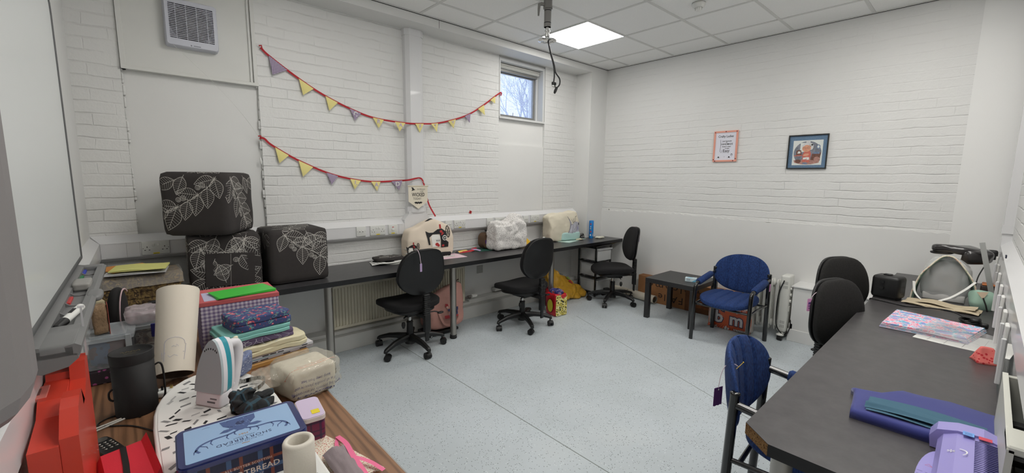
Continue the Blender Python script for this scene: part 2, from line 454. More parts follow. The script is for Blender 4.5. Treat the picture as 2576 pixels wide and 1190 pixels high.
# ------------------------------------------------------------------ floor, ceiling, walls
b = MB(); b.box((-.6, -.5, -.06), (5.2, 4.1, 0)); struct('floor', b, M_floor)
b = MB()
for x, y0, y1 in ((1.74, -.2, 3.6),): b.box((x - .0025, y0, 0), (x + .0025, y1, .0008))
b.T = frame((3.607, 2.897, 0), (-.352, -.936, 0), (.936, -.352, 0)); b.box((0, -.002, 0), (3.2, .002, .0008))
struct('trim_1', b, mat('floor_weld_line', (128, 134, 132), .6))
GX, GY = 4.462, 3.196
b = MB(); b.box((-.6, -.5, ZC + .004), (5.2, 4.1, ZC + .05)); ceil = struct('ceiling', b, M_ceil)
b = MB()
k = GX
while k > -.4: b.box((k - .012, -.3, ZC), (k + .012, YB, ZC + .005)); k -= .6
k = GY
while k > -.3: b.box((-.4, k - .012, ZC - .0006), (XR, k + .012, ZC + .0044)); k -= .6
b.box((-.4, YB - .022, ZC - .001), (XR, YB, ZC + .004)); b.box((XR - .022, -.3, ZC - .001), (XR, YB, ZC + .004))
b.build('ceiling_grid', M_tbar, ceil)

# back wall with window opening
b = MB()
WX0, WX1, WZ0, WZ1 = 3.205, 3.935, 2.18, 2.835
b.box((-.6, 3.80, 0), (WX0, 4.05, 3.0), 0); b.box((WX1, 3.80, 0), (5.2, 4.05, 3.0), 0)
b.box((WX0, 3.80, 0), (WX1, 4.05, WZ0), 0); b.box((WX0, 3.80, WZ1), (WX1, 4.05, 3.0), 0)
b.box((-.6, YW, .73), (.045, 3.80, 3.0), 1); b.box((.815, YW, .73), (WX0 - .005, 3.80, 3.0), 1); b.box((-.6, YW + .002, 0), (4.6, 3.80, .73), 0)
b.box((WX1 + .01, YW, .73), (4.6, 3.80, 3.0), 1)
b.box((WX0 - .005, 3.782, 0), (WX1 + .01, 3.80, 1.9), 0)
b.box((WX0 - .005, YW, WZ1 + .03), (WX1 + .01, 3.80, 3.0), 1)
random.seed(4)
for xe, sgn in ((.045, 1), (.815, -1)):                 # ragged brick ends beside the flat panel
    z = 1.1
    while z < 2.9:
        w = random.uniform(.002, .016); b.box((xe, YW + random.uniform(.001, .006), z + .006), (xe + sgn * w, 3.80, z + .069), 1, .004, 1); z += .075
struct('wall_back', b, [M_plaster, M_br_x])
b = MB(); b.box((4.539, YB, 0), (5.0, 3.80, 3.0), 0); struct('wall_back_pilaster', b, [M_plaster])
b = MB(); b.box((-.6, YB, 2.859), (4.539, 3.80, 3.0), 0); b.box((-.6, YB - .001, ZC - .006), (4.87, YB + .01, ZC), 1)  # thin dark strip paints the shade line where beam meets ceiling
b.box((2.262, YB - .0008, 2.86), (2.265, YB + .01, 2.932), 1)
struct('trim_2', b, [M_plaster, mat('edge_shade_and_joint', (40, 38, 38), .9)])  # dark colour: painted shade at the ceiling edge, and the beam joint

# right wall: brick above, plaster below
b = MB()
b.box((XR + .012, -.5, 0), (5.15, 3.9, 3.0), 0)
b.box((XR, .15, 1.09), (XR + .02, YB + .02, 3.0), 1)
y = .15; random.seed(8); prof = []
while y < YB: prof.append((y, 1.100 + .009 * math.sin(y * 3.1) + random.uniform(-.007, .008))); y += .038
prof.append((YB + .02, 1.088))
b.prism(frame((XR, 0, 0), (0, 1, 0), (0, 0, 1), (1, 0, 0)), [(.15, 0)] + prof + [(YB + .02, 0)], -.014, .02, 0)
b.box((XR - .018, -.5, 0), (XR + .02, .15, 3.0), 3)
b.box((XR - .001, .1, ZC - .005), (XR + .01, YB, ZC), 2)  # same painted shade line along the top of the right wall
struct('wall_right', b, [M_plaster, M_br_y, MATS['edge_shade_and_joint'], mat('paler_plaster', (229, 229, 227), .45, bump=.1, bscale=60, bdist=.002)])  # corner strip has a paler plaster colour than the wall
b = MB(); b.box((XR - .0145, 3.392, 1.092), (XR - .0005, 3.408, 1.116), 0, .002, 1); b.box((XR - .0155, 3.396, 1.095), (XR - .0135, 3.400, 1.112), 1)
b.box((XR - .0155, 3.402, 1.095), (XR - .0135, 3.406, 1.112), 1)
single('wall_clip', 'tiny cable clip fixed on the ledge of the right wall near the corner', 'clip', b, [M_white, M_ink])

# left wall (whiteboard) and front wall
b = MB(); b.T = frame((LC[0], LC[1], 0), (-math.sin(LA), -math.cos(LA), 0), (0, 0, 1), (-math.cos(LA), math.sin(LA), 0))
b.box((-.1, 0, 0), (4.6, 3.0, .2), 0); struct('wall_left', b, [M_plaster])
b = MB(); b.box((-.6, -.4, 0), (5.2, -.165, 3.0), 0); struct('wall_front', b, [brick_mat('painted_brick_front', 0, PAINT)])

# boxed pipe casing along the foot of the back wall
b = MB()
b.box((-.2, 3.587, 0), (4.52, 3.77, .135), 0, .003, 1); b.box((-.2, 3.64, .135), (2.7, 3.77, .165), 0, .004, 1)
b.box((2.7, 3.66, .135), (4.52, 3.77, .18), 0, .004, 1); b.box((3.1, 3.70, .20), (4.3, 3.77, .235), 0, .004, 1)
struct('baseboard_back', b, [mat('casing_paint', (190, 190, 186), .5, var=.03, vscale=6)])
b = MB(); b.box((4.60, .45, 0), (4.862, 1.115, .52), 0); b.box((4.585, .45, .52), (4.862, 1.13, .535), 0, .003, 1); b.box((4.588, .45, 0), (4.605, 1.128, .115), 0, .002, 1)
struct('baseboard_right', b, [M_plaster])

# window
w = MB(); fr = mat('window_frame_paint', (206, 207, 206), .45); al = mat('aluminium_frame', (148, 148, 145), .4, .6)
yo = 3.80
for a, c in (((WX0, yo - .03, WZ0 + .022), (WX0 + .018, 3.98, WZ1 - .03)), ((WX1 - .03, yo - .03, WZ0 + .022), (WX1, 3.98, WZ1 - .03)), ((WX0, yo - .031, WZ1 - .03), (WX1, 3.98, WZ1)), ((WX0, yo - .04, WZ0), (WX1, 3.98, WZ0 + .022))): w.box(a, c, 0)
win = struct('window_1', w, fr)
w = MB(); y0, y1 = 3.885, 3.915; A0, A1, B0, B1 = WX0 + .018, WX1 - .055, WZ0 + .022, WZ1 - .098
w.box((A0, y0, B0), (A1, y1, B0 + .045), 0); w.box((A1 - .03, y0 + .001, B0 + .045), (A1, y1, B1 - .035), 0); w.box((A0, y0, B1 - .035), (A1, y1, B1), 0); w.box((A0, y0 + .001, B0 + .045), (A0 + .006, y1, B1 - .035), 0)
w.box((A1, 3.86, B0), (WX1 - .03, 3.95, WZ1), 1, .003, 1); w.box((A0, 3.87, B1), (A1, 3.95, WZ1 - .03), 1)
w.build('window_frame', [al, fr], win)
w = MB(); w.box((A0, 3.899, B0 + .04), (A1 - .025, 3.902, B1 - .03)); gm = mat('window_glass', (240, 245, 255), .02, trans=1, alpha=.25); w.build('window_pane', gm, win)
w = MB(); wm = mat('wire_grey', (112, 122, 150), .6)
x = A0 + .02
while x < A1 - .03: w.box((x - .0006, 3.8995, B0 + .04), (x + .0006, 3.9015, B1 - .04)); x += .0165
z = B0 + .05
while z < B1 - .045: w.box((A0, 3.8995, z - .0006), (A1 - .03, 3.9015, z + .0006)); z += .0165
w.build('glass_wire_mesh', wm, win)
w = MB(); w.tube([(A0, 3.84, 2.762), (WX1 - .045, 3.84, 2.762)], .019, 14); w.box((A0, 3.83, 2.78), (WX1 - .03, 3.86, 2.80), 0, .003, 1); w.box((A0, 3.845, 2.715), (WX1 - .05, 3.875, 2.745), 1, .003, 1)
w.build('roller_blind', [mat('blind_fabric', (190, 190, 184), .8), al], win)
w = MB(); w.tube([(A0 + .28, 3.868, B0 + .075), (A0 + .275, 3.865, B0 + .035)], .004, 6); w.box((A0 + .255, 3.872, B0 + .008), (A0 + .30, 3.884, B0 + .035), 0, .003, 1)
w.build('window_handle', M_steel, win)
w = MB(); w.tube([(A1 - .05, 3.86, 2.71), (A1 - .048, 3.862, 2.43)], .0018, 5, 0); w.cyl((A1 - .048, 3.862, 2.44), (A1 - .048, 3.862, 2.41), .004, .005, 8); w.build('blind_wand', al, win)

# bare tree outside the window
b = MB(); random.seed(21)
def branch(p, d, L, r, depth):
    q = p + d * L; m = (p + q) / 2 + V((random.uniform(-1, 1), 0, random.uniform(-1, 1))) * L * .06
    b.tube([p, m, q], [r, r * .85, r * .65], 5 if depth > 2 else 3)
    if depth == 0: return
    for _ in range(3 if depth > 1 else 4):
        ax = V((random.uniform(-1, 1), random.uniform(-.6, .6), random.uniform(-1, 1))).normalized()
        nd = (Matrix.Rotation(random.uniform(.3, .8), 3, ax) @ d + V((0, 0, .12))).normalized()
        branch(p + (q - p) * random.uniform(.55, 1), nd, L * random.uniform(.6, .78), r * .55, depth - 1)
branch(V((0, 0, 0)), V((.02, 0, 1)), 1.9, .07, 0)
for a in (-.7, -.2, .35, .8): branch(V((0, 0, 1.5 + .2 * a)), V((math.sin(a), .1, math.cos(a))).normalized(), 1.1, .045, 5)
single('bare_tree', 'bare leafless tree seen through the small wired window', 'tree', b, mat('bark', (150, 150, 165), .9), loc=(8.4, 8.4, .6))

# boarded panel with frame around the fan
b = MB(); P0, P1, Q0 = .052, .812, 2.172
b.box((P0, 3.772, Q0), (P1, 3.795, 2.90), 0)
b.box((P0 - .005, 3.752, Q0 - .003), (P0 + .022, 3.80, 2.90), 0, .002, 1); b.box((P1 - .024, 3.752, Q0), (P1, 3.80, 2.90), 0, .002, 1); b.box((P1 - .045, 3.760, Q0 + .02), (P1 - .030, 3.80, 2.90), 0, .002, 1)
b.box((P0 - .005, 3.750, Q0 - .003), (P1 + .005, 3.80, Q0 + .020), 0, .002, 1)
struct('trim_3', b, [M_board])
# extractor fan
t = thing('extractor_fan', 'square white extractor fan with slatted grille high on the boarded panel', 'fan', (.43, 3.772, 2.505))
b = MB(); W2, H2 = .147, .152; fm = mat('fan_plastic', (196, 198, 208), .4)
o = rrect(2 * W2, 2 * H2, .018, 4); i_ = rrect(2 * W2 - .05, 2 * H2 - .075, .012, 4, 0, .008)
F = frame((0, 0, 0), (1, 0, 0), (0, 0, 1), (0, -1, 0))
T0 = b.T; b.T = F
N = len(o); vs = [(p[0], p[1], 0) for p in o] + [(p[0] * .985, p[1] * .985, .055) for p in o] + [(p[0] * .95, p[1] * .95, .064) for p in o] + [(p[0], p[1], .064) for p in i_] + [(p[0], p[1], .03) for p in i_]
b.add(vs, [(r * N + i, r * N + (i + 1) % N, (r + 1) * N + (i + 1) % N, (r + 1) * N + i) for r in range(4) for i in range(N)], 0, False)
b.T = T0; b.build('housing', fm, t)
b = MB(); b.box((-W2 + .02, -.02, -H2 + .03), (W2 - .02, -.012, H2 - .02), 1); b.T = F; b.disc(Matrix.Identity(4), (0, .008), .118, .118, 0, 40, lift=.022)
b.build('fan_opening', [mat('fan_dark', (74, 68, 64), .8), fm], t)
b = MB(); b.T = F
for k in range(6):
    a = k * PI / 3; b.T = F @ Matrix.Translation((0, .008, .025)) @ Matrix.Rotation(a, 4, 'Z') @ Matrix.Rotation(.5, 4, 'X'); b.box((.02, -.03, 0), (.11, .03, .003), 0, .001, 1)
b.T = F; b.cyl((0, .008, .02), (0, .008, .034), .028); b.build('impeller', mat('fan_blade', (112, 106, 100), .6), t)
b = MB(); b.T = F
for k in range(21):
    zz = -.106 + k * .0112; b.box((-W2 + .024, zz, .050), (W2 - .024, zz + .0042, .062), 0)
for x in (-.085, -.028, .030, .088): b.box((x - .0015, -.108, .048), (x + .0015, .127, .060), 0)
b.build('grille', fm, t)
b = MB(); b.disc(F, (-.012, -H2 + .016), .0045, mi=0, lift=.0645); b.T = F; b.box((.0, -H2 + .0135, .064), (.04, -H2 + .0185, .0646), 0); b.build('maker_mark', mat('grey_print', (120, 120, 130), .6), t)
b = MB(); b.tube(smooth_path([(-.11, -.06, -.147), (.05, -.10, -.32), (.22, -.10, -.52), (.362, -.03, -.72), (.366, -.018, -.86)]), .0012, 5); b.lathe([(.001, -.86), (.006, -.87), (.0075, -.90), (.004, -.915), (.001, -.916)], 12, 0, (.366, -.018))
b.build('pull_cord', M_white, t)
# ------------------------------------------------------------------ ceiling light, detector, pole
def ceiling_light(x, y, label):
    t = thing('ceiling_light', label, 'ceiling light', (x, y, ZC), group=None)
    b = MB(); 
    for s in (-1, 1): b.box((-.3, s * .3, -.004), (.3, s * .289, .002)); b.box((s * .3, -.289, -.004), (s * .289, .289, .002))
    b.build('light_frame', M_trunk, t)
    b = MB(); b.box((-.288, -.288, -.003), (.288, .288, .003)); b.build('diffuser', LIGHTM, t)
    return t
LIGHTM = mat('light_diffuser', (250, 250, 248), .6, emit=(255, 252, 247), es=15.6)
ceiling_light(3.562, 2.896, 'lit square ceiling light panel near the hanging pole')
ceiling_light(3.562, .496, 'lit square ceiling light panel above the right bench')
ceiling_light(1.162, 2.296, 'lit square ceiling light panel between the stacked boxes and the wooden table')
ceiling_light(2.362, .496, 'added unseen square ceiling light panel above the middle of the right bench')  # out-of-view panel added to shift light towards the right side
ceiling_light(1.162, .496, 'lit square ceiling light panel nearest the whiteboard wall')
t = thing('smoke_detector', 'round white smoke detector on the ceiling tiles', 'smoke detector', (3.597, 1.73, ZC))
b = MB(); b.lathe([(.0, -.001), (.052, -.001), (.052, -.014), (.046, -.018), (.044, -.030), (.030, -.036)], 28); b.build('detector_base', M_white, t)
b = MB(); b.lathe([(.024, -.034), (.024, -.05), (.016, -.058), (0, -.06)], 20)
for k in range(8):
    a = k * PI / 4; b.box((.026 * math.cos(a) - .002, .026 * math.sin(a) - .002, -.052), (.026 * math.cos(a) + .002, .026 * math.sin(a) + .002, -.034))
b.build('detector_head', [M_white], t)
t = thing('projector_pole', 'grey projector pole hanging from the ceiling with bare cables and no projector', 'projector mount', (2.628, 2.5, ZC))
gp = mat('grey_pole_paint', (122, 120, 117), .4)
b = MB(); b.cyl((0, 0, 0), (0, 0, -.225), .028, n=24); b.cyl((0, 0, -.01), (0, 0, -.068), .034, n=24); b.cyl((0, 0, -.068), (0, 0, -.085), .037, n=24, mi=0); b.cyl((0, 0, -.098), (0, 0, -.104), .0287, n=24, mi=1); b.cyl((0, 0, -.19), (0, 0, -.197), .0287, n=24, mi=1); b.cyl((0, 0, -.197), (0, 0, -.225), .029, n=24)
b.build('pole', [gp, M_black], t)
b = MB(); b.tube([(-.02, .01, -.055), (-.05, .025, -.055), (-.066, .035, -.062)], [.012, .013, .010], 10); b.tube([(-.062, .034, -.055), (-.066, .036, -.10), (-.068, .037, -.145)], [.012, .010, .0065], 10); b.build('clamp_handle', gp, t)
b = MB(); b.cyl((0, 0, -.225), (0, 0, -.25), .015, n=16); b.cyl((0, 0, -.25), (0, 0, -.262), .021, n=16); b.cyl((0, 0, -.262), (0, 0, -.285), .014, n=16); b.cyl((0, 0, -.285), (0, 0, -.298), .02, n=16); b.cyl((0, 0, -.298), (0, 0, -.318), .012, .02, n=16)
b.build('bolt', M_chrome, t)
b = MB(); b.lathe([(0, -.318), (.022, -.318), (.03, -.323), (.075, -.325), (.075, -.329), (.02, -.33), (0, -.33)], 30)
for k in range(8): a = k * PI / 4; b.cyl((.056 * math.cos(a), .056 * math.sin(a), -.331), (.056 * math.cos(a), .056 * math.sin(a), -.320), .012, n=10)
b.build('mounting_disc', M_chrome, t)
cab1 = smooth_path([(.012, 0, -.33), (.045, .0, -.42), (.07, -.01, -.50), (.078, -.015, -.58), (.072, -.015, -.645)])
cab2 = smooth_path([(.016, .004, -.33), (.055, .0, -.43), (.078, -.01, -.50), (.086, -.02, -.56), (.115, -.04, -.61), (.112, -.045, -.655), (.092, -.035, -.685)])
b = MB(); b.tube(cab1, .006, 7); b.tube(cab2, .006, 7); b.tube(smooth_path([(.02, .01, -.22), (.035, .012, -.28), (.06, .01, -.40), (.075, 0, -.48)]), .0012, 4, 1); b.build('cable', [M_black, mat('thin_wire', (150, 150, 150), .4)], t)
b = MB(); b.box((.048, -.028, -.665), (.092, -.012, -.640), 0, .004); b.box((.052, -.026, -.682), (.088, -.014, -.664), 1, .002); b.build('video_plug', [M_black, M_chrome], t)
b = MB(); b.T = Matrix.Translation((.082, -.032, -.70)) @ Matrix.Rotation(.5, 4, 'Y'); b.box((-.011, -.007, -.026), (.011, .007, .022), 0, .004); b.box((-.008, -.004, -.036), (.008, .004, -.026), 0); b.build('plug', M_black, t)

# ------------------------------------------------------------------ trunking
TP = [(0, 0.94), (.045, .945), (.065, .962), (.070, .966), (.070, 1.064), (.060, 1.070), (.0, 1.108)]   # (depth, z)
def trunk_run(b, M, x0, x1, c0=0, c1=0, prof=TP):
    n = len(prof); vs = [(x0 + c0 * d, d, z) for d, z in prof] + [(x1 + c1 * d, d, z) for d, z in prof]
    T = b.T; b.T = T @ M; b.add(vs, [(i, (i + 1) % n, n + (i + 1) % n, n + i) for i in range(n)] + [list(range(n))[::-1], [n + i for i in range(n)]], 0); 
    b.T = T
Bk = frame((0, YW, 0), (1, 0, 0), (0, -1, 0), (0, 0, 1))
b = MB(); trunk_run(b, Bk, -.185, 1.965, .62)
b.box((-.12, YW - .0712, .9705), (1.94, YW - .0702, .9715), 1); b.box((-.12, YW - .0712, 1.058), (1.94, YW - .0702, 1.059), 1)
for x in (-.02, .045, 1.905): b.box((x, YW - .0708, .967), (x + .0015, YW - .069, 1.063), 1)
lnm = mat('joint_line', (158, 158, 158), .6)
single('cable_trunking', 'white dado trunking left of the vertical trunking on the long wall', 'trunking', b, [M_trunk, lnm])
b = MB(); trunk_run(b, Bk, 2.25, 4.538); b.box((2.26, YW - .0712, .9705), (4.52, YW - .0702, .9715), 1); b.box((2.26, YW - .0712, 1.058), (4.52, YW - .0702, 1.059), 1)
single('cable_trunking', 'white dado trunking running from the vertical trunking to the corner pilaster', 'trunking', b, [M_trunk, lnm])
b = MB(); b.prism(frame((0, YW, 0), (1, 0, 0), (0, 0, 1), (0, -1, 0)), [(1.966, .955), (2.248, .955), (2.248, 1.10), (2.205, 1.155), (2.205, 1.18), (2.015, 1.18), (2.015, 1.155), (1.966, 1.10)], 0, .0715)
vt = [(2.02, 0), (2.022, -.045), (2.052, -.078), (2.165, -.078), (2.195, -.055), (2.20, 0)]
b.prism(frame((0, YW, 0), (1, 0, 0), (0, 1, 0), (0, 0, 1)), vt, 1.16, 2.858)
b.prism(frame((0, YW, 0), (1, 0, 0), (0, 1, 0), (0, 0, 1)), [(2.012, 0), (2.012, -.050), (2.046, -.082), (2.172, -.082), (2.206, -.06), (2.206, 0)], 1.17, 1.225)
b.prism(frame((0, YW, 0), (1, 0, 0), (0, 1, 0), (0, 0, 1)), [(2.014, 0), (2.014, -.048), (2.048, -.081), (2.170, -.081), (2.204, -.058), (2.204, 0)], 2.80, 2.858)
single('vertical_trunking', 'tall white vertical trunking between the two stretches of dado trunking', 'trunking', b, M_trunk)
Lf = frame((LC[0], LC[1], 0), (-math.sin(LA), -math.cos(LA), 0), (math.cos(LA), -math.sin(LA), 0), (0, 0, 1))
b = MB(); trunk_run(b, Lf, .07, 4.3, 0, 0, [(d * .62, z) for d, z in TP])
single('cable_trunking', 'white dado trunking on the whiteboard wall below the pen tray', 'trunking', b, M_trunk)
Fr = frame((0, -.165, 0), (1, 0, 0), (0, 1, 0), (0, 0, 1))
b = MB(); trunk_run(b, Fr, .9, 4.86, 0, 0, [(d * .7, z) for d, z in TP]); b.prism(frame((0, -.165, 0), (1, 0, 0), (0, 1, 0), (0, 0, 1)), [(4.66, 0), (4.66, .05), (4.78, .05), (4.78, 0)], 1.06, 2.93); b.prism(frame((0, -.165, 0), (1, 0, 0), (0, 1, 0), (0, 0, 1)), [(4.65, 0), (4.65, .056), (4.79, .056), (4.79, 0)], 1.15, 1.21)
single('cable_trunking', 'white trunking with upright riser along the wall behind the right bench', 'trunking', b, M_trunk)
b = MB(); b.box((-.012, -.003, 0), (.012, .003, .02), 0, .002, 1); b.box((-.008, .003, .005), (.008, .0036, .012), 1)
single('key_fob', 'small dark tag resting on the sloping white trunking at the right edge', 'tag', b, [mat('navy_plastic', (30, 34, 58), .4), M_socket], loc=(3.66, -.118, 1.088), rz=.05)

# ------------------------------------------------------------------ sockets
def socket(M, x, z, w, h, kind, label, yellow=False, group=None):
    """M: wall frame with u along the wall, v up, n out"""
    o = M @ V((x, z, 0)); t = thing({'double': 'double_socket', 'data': 'data_socket', 'switch': 'fused_switch'}[kind], label, 'socket', o)
    t.matrix_world = Matrix.Translation(o) @ M.to_3x3().to_4x4()
    b = MB(); b.box((-w / 2, -h / 2, 0), (w / 2, h / 2, .011), 0, .003, 2); I = Matrix.Identity(4)
    zz = .0112
    def hole(cx, cy, a, c): b.box((cx - a, cy - c, .010), (cx + a, cy + c, zz), 1)
    if kind == 'double':
        for s in (-1, 1):
            cx = s * w * .31; hole(cx, .008, .0022, .0042); hole(cx - .011, -.012, .0042, .0022); hole(cx + .011, -.012, .0042, .0022); b.disc(I, (s * w * .45, .0), .0022, mi=1, lift=zz)
    elif kind == 'data':
        for s in (-1, 1): b.disc(I, (s * w * .4, 0), .002, mi=1, lift=zz)
    b.build('face_plate', [M_socket, M_ink], t)
    if kind == 'double':
        for s in (-1, 1):
            r = MB(); r.box((s * .013 - .0075, .012, .010), (s * .013 + .0075, .031, .0155), 0, .002, 1); r.build('rocker_switch', M_white, t)
    if kind == 'data':
        for s in (-1, 1):
            r = MB(); r.box((s * .013 - .010, -.012, .010), (s * .013 + .010, .012, .0135), 0, .002, 1); r.box((s * .013 - .005, -.006, .013), (s * .013 + .005, .002, .0138), 1); r.build('data_port', [M_white, mat('port_grey', (120, 120, 118), .6)], t)
    if kind == 'switch':
        r = MB(); r.box((-.014, -.012, .010), (.014, .008, .017), 0, .003, 1); r.build('rocker_switch', M_white, t)
        r = MB(); r.box((-.008, .018, .010), (.008, .024, .0135), 0, .001, 1); r.build('neon_lamp', M_redp, t)
    if yellow:
        r = MB(); r.box((-.017, -h / 2 + .004, .011), (.017, -h / 2 + .013, .0116)); 
        r.box((-.012, -h / 2 + .0065, .0117), (.012, -h / 2 + .0085, .0118), 1); r.build('yellow_label', [M_yel, mat('label_print', (120, 100, 20), .7)], t)
    return t
BW = frame((0, YW - .0702, 0), (1, 0, 0), (0, 0, 1), (0, -1, 0))
socket(BW, .127, 1.017, .146, .088, 'double', 'double plug socket in the corner between whiteboard and patterned boxes', True)
socket(BW, 1.535, 1.021, .086, .088, 'data', 'data socket nearest the right patterned box')
socket(BW, 1.692, 1.02, .146, .09, 'double', 'double plug socket left of the red lamp switch', True)
socket(BW, 1.84, 1.019, .088, .088, 'switch', 'switch with red lamp on the trunking left of the vertical trunking', True)
socket(BW, 2.463, 1.024, .086, .086, 'data', 'data socket just right of the sewing machine print cover')
socket(BW, 2.604, 1.021, .146, .088, 'double', 'double plug socket right of the sewing machine print cover', True)
socket(BW, 3.012, 1.02, .086, .086, 'data', 'data socket left of the white leaf print bag')
socket(BW, 3.163, 1.016, .146, .088, 'double', 'double plug socket partly behind the white leaf print bag')
socket(BW, 3.573, 1.018, .086, .086, 'data', 'data socket between the leaf print bag and its right neighbour socket')
socket(BW, 3.73, 1.019, .146, .088, 'double', 'double plug socket nearest the cream tote in the far corner', True)
b = MB(); b.box((-.043, -.043, 0), (.043, .043, .006), 0, .002, 1); b.disc(Matrix.Identity(4), (-.028, 0), .002, mi=1, lift=.0062); b.disc(Matrix.Identity(4), (.028, 0), .002, mi=1, lift=.0062)
o = single('blank_plate', 'square blank cover plate low on the wall right of the radiator', 'wall plate', b, [mat('grey_plate', (168, 168, 164), .5), M_ink])
o.matrix_world = frame((2.93, YW, .475), (1, 0, 0), (0, 0, 1), (0, -1, 0))
FWm = frame((0, -.115, 0), (-1, 0, 0), (0, 0, 1), (0, 1, 0))

# white hanging strips below the trunking by the right bench
xs = [4.55, 4.12, 3.72, 3.28, 2.96, 2.62, 2.36]
names = ['nearest the far corner beside the black plug', 'second from the far corner', 'third from the far corner', 'fourth from the far corner', 'level with the paper sewing pattern', 'just beyond the red beanbag', 'nearest the camera']
first = None
for x, nme in zip(xs, names):
    lab = 'white bracket on right wall trunking, ' + nme
    if first is None:
        t = first = thing('hanging_bracket', lab, 'bracket', (x, -.1155, .86), 0, 'white brackets hanging along the right trunking')
        b = MB(); b.box((-.012, .001, -.04), (.05, .013, .13), 0, .003, 1); b.build('back_plate', M_white, t)
        b = MB(); b.box((-.032, .004, -.09), (-.014, .018, .085), 0, .003, 1); b.build('front_tab', M_trunk, t)
        b = MB(); b.box((.0, .0135, -.03), (.04, .0145, .08)); b.build('clear_sleeve', M_clear, t)
    else: dup(first, (x, -.1155, .86), 0, lab)
t = thing('plug', 'black mains plug with lead in the wall trunking at the far right corner', 'plug', (4.62, -.115, 1.0))
b = MB(); b.soft((0, .032, -.005), (.048, .055, .07), 5, 6); b.build('plug_body', M_black, t)
b = MB(); b.tube(smooth_path([(0, .035, -.03), (-.02, .06, -.09), (-.10, .085, -.17), (-.2, .09, -.255)]), .004, 6); b.build('lead', M_black, t)

# ------------------------------------------------------------------ radiator
t = thing('radiator', 'long cream panel radiator under the black bench', 'radiator', (1.97, 3.69, .17))
rm = mat('radiator_cream', (212, 206, 186), .45); b = MB()
N = 50; x0 = -.70; dx = 1.375 / N; z0, z1 = .0, .40
pts = [];
for i in range(N):
    x = x0 + i * dx; pts += [(x, 0), (x + dx * .34, 0), (x + dx * .46, -.012), (x + dx * .88, -.012)]
pts += [(x0 + 1.375, 0)]
for i in range(len(pts) - 1):
    a, c = pts[i], pts[i + 1]; b.add([(a[0], a[1], z0 + .028), (c[0], c[1], z0 + .028), (c[0], c[1], z1 - .028), (a[0], a[1], z1 - .028)], [(0, 1, 2, 3)], 0)
b.box((x0 - .01, -.013, z0), (x0 + 1.385, .008, z0 + .03), 0, .004, 1); b.box((x0 - .01, -.013, z1 - .03), (x0 + 1.385, .008, z1), 0, .004, 1); b.box((x0 - .012, -.013, z0), (x0, .05, z1), 0, .004, 1); b.box((x0 + 1.375, -.013, z0), (x0 + 1.388, .05, z1), 0, .004, 1)
b.box((x0, .04, z0 + .01), (x0 + 1.375, .05, z1 - .01)); b.build('panel', rm, t)
for x in (-.5, .5): b = MB(); b.box((x - .02, .051, .1), (x + .02, .08, .34), 0); b.build('wall_bracket', M_steel, t)
b = MB(); b.tube([(.68, .01, .035), (.78, .01, .035)], .009, 8, 1); b.cyl((.74, .01, .035), (.775, .01, .035), .016, n=8, mi=1); b.cyl((.79, .01, .035), (.85, .01, .035), .021, n=16, mi=0); b.cyl((.85, .01, .035), (.862, .01, .035), .015, n=12, mi=0); b.tube([(.77, .01, .03), (.77, .01, -.0)], .0075, 8, 1); b.build('thermostat_valve', [M_white, M_steel], t)
b = MB(); b.tube([(-.70, .01, .03), (-.76, .01, .03), (-.76, .01, .0)], .0075, 8, 0); b.cyl((-.73, .01, .03), (-.77, .01, .03), .014, n=8); b.cyl((-.76, .01, .03), (-.76, .01, .07), .012, n=8); b.build('lockshield_valve', M_steel, t)

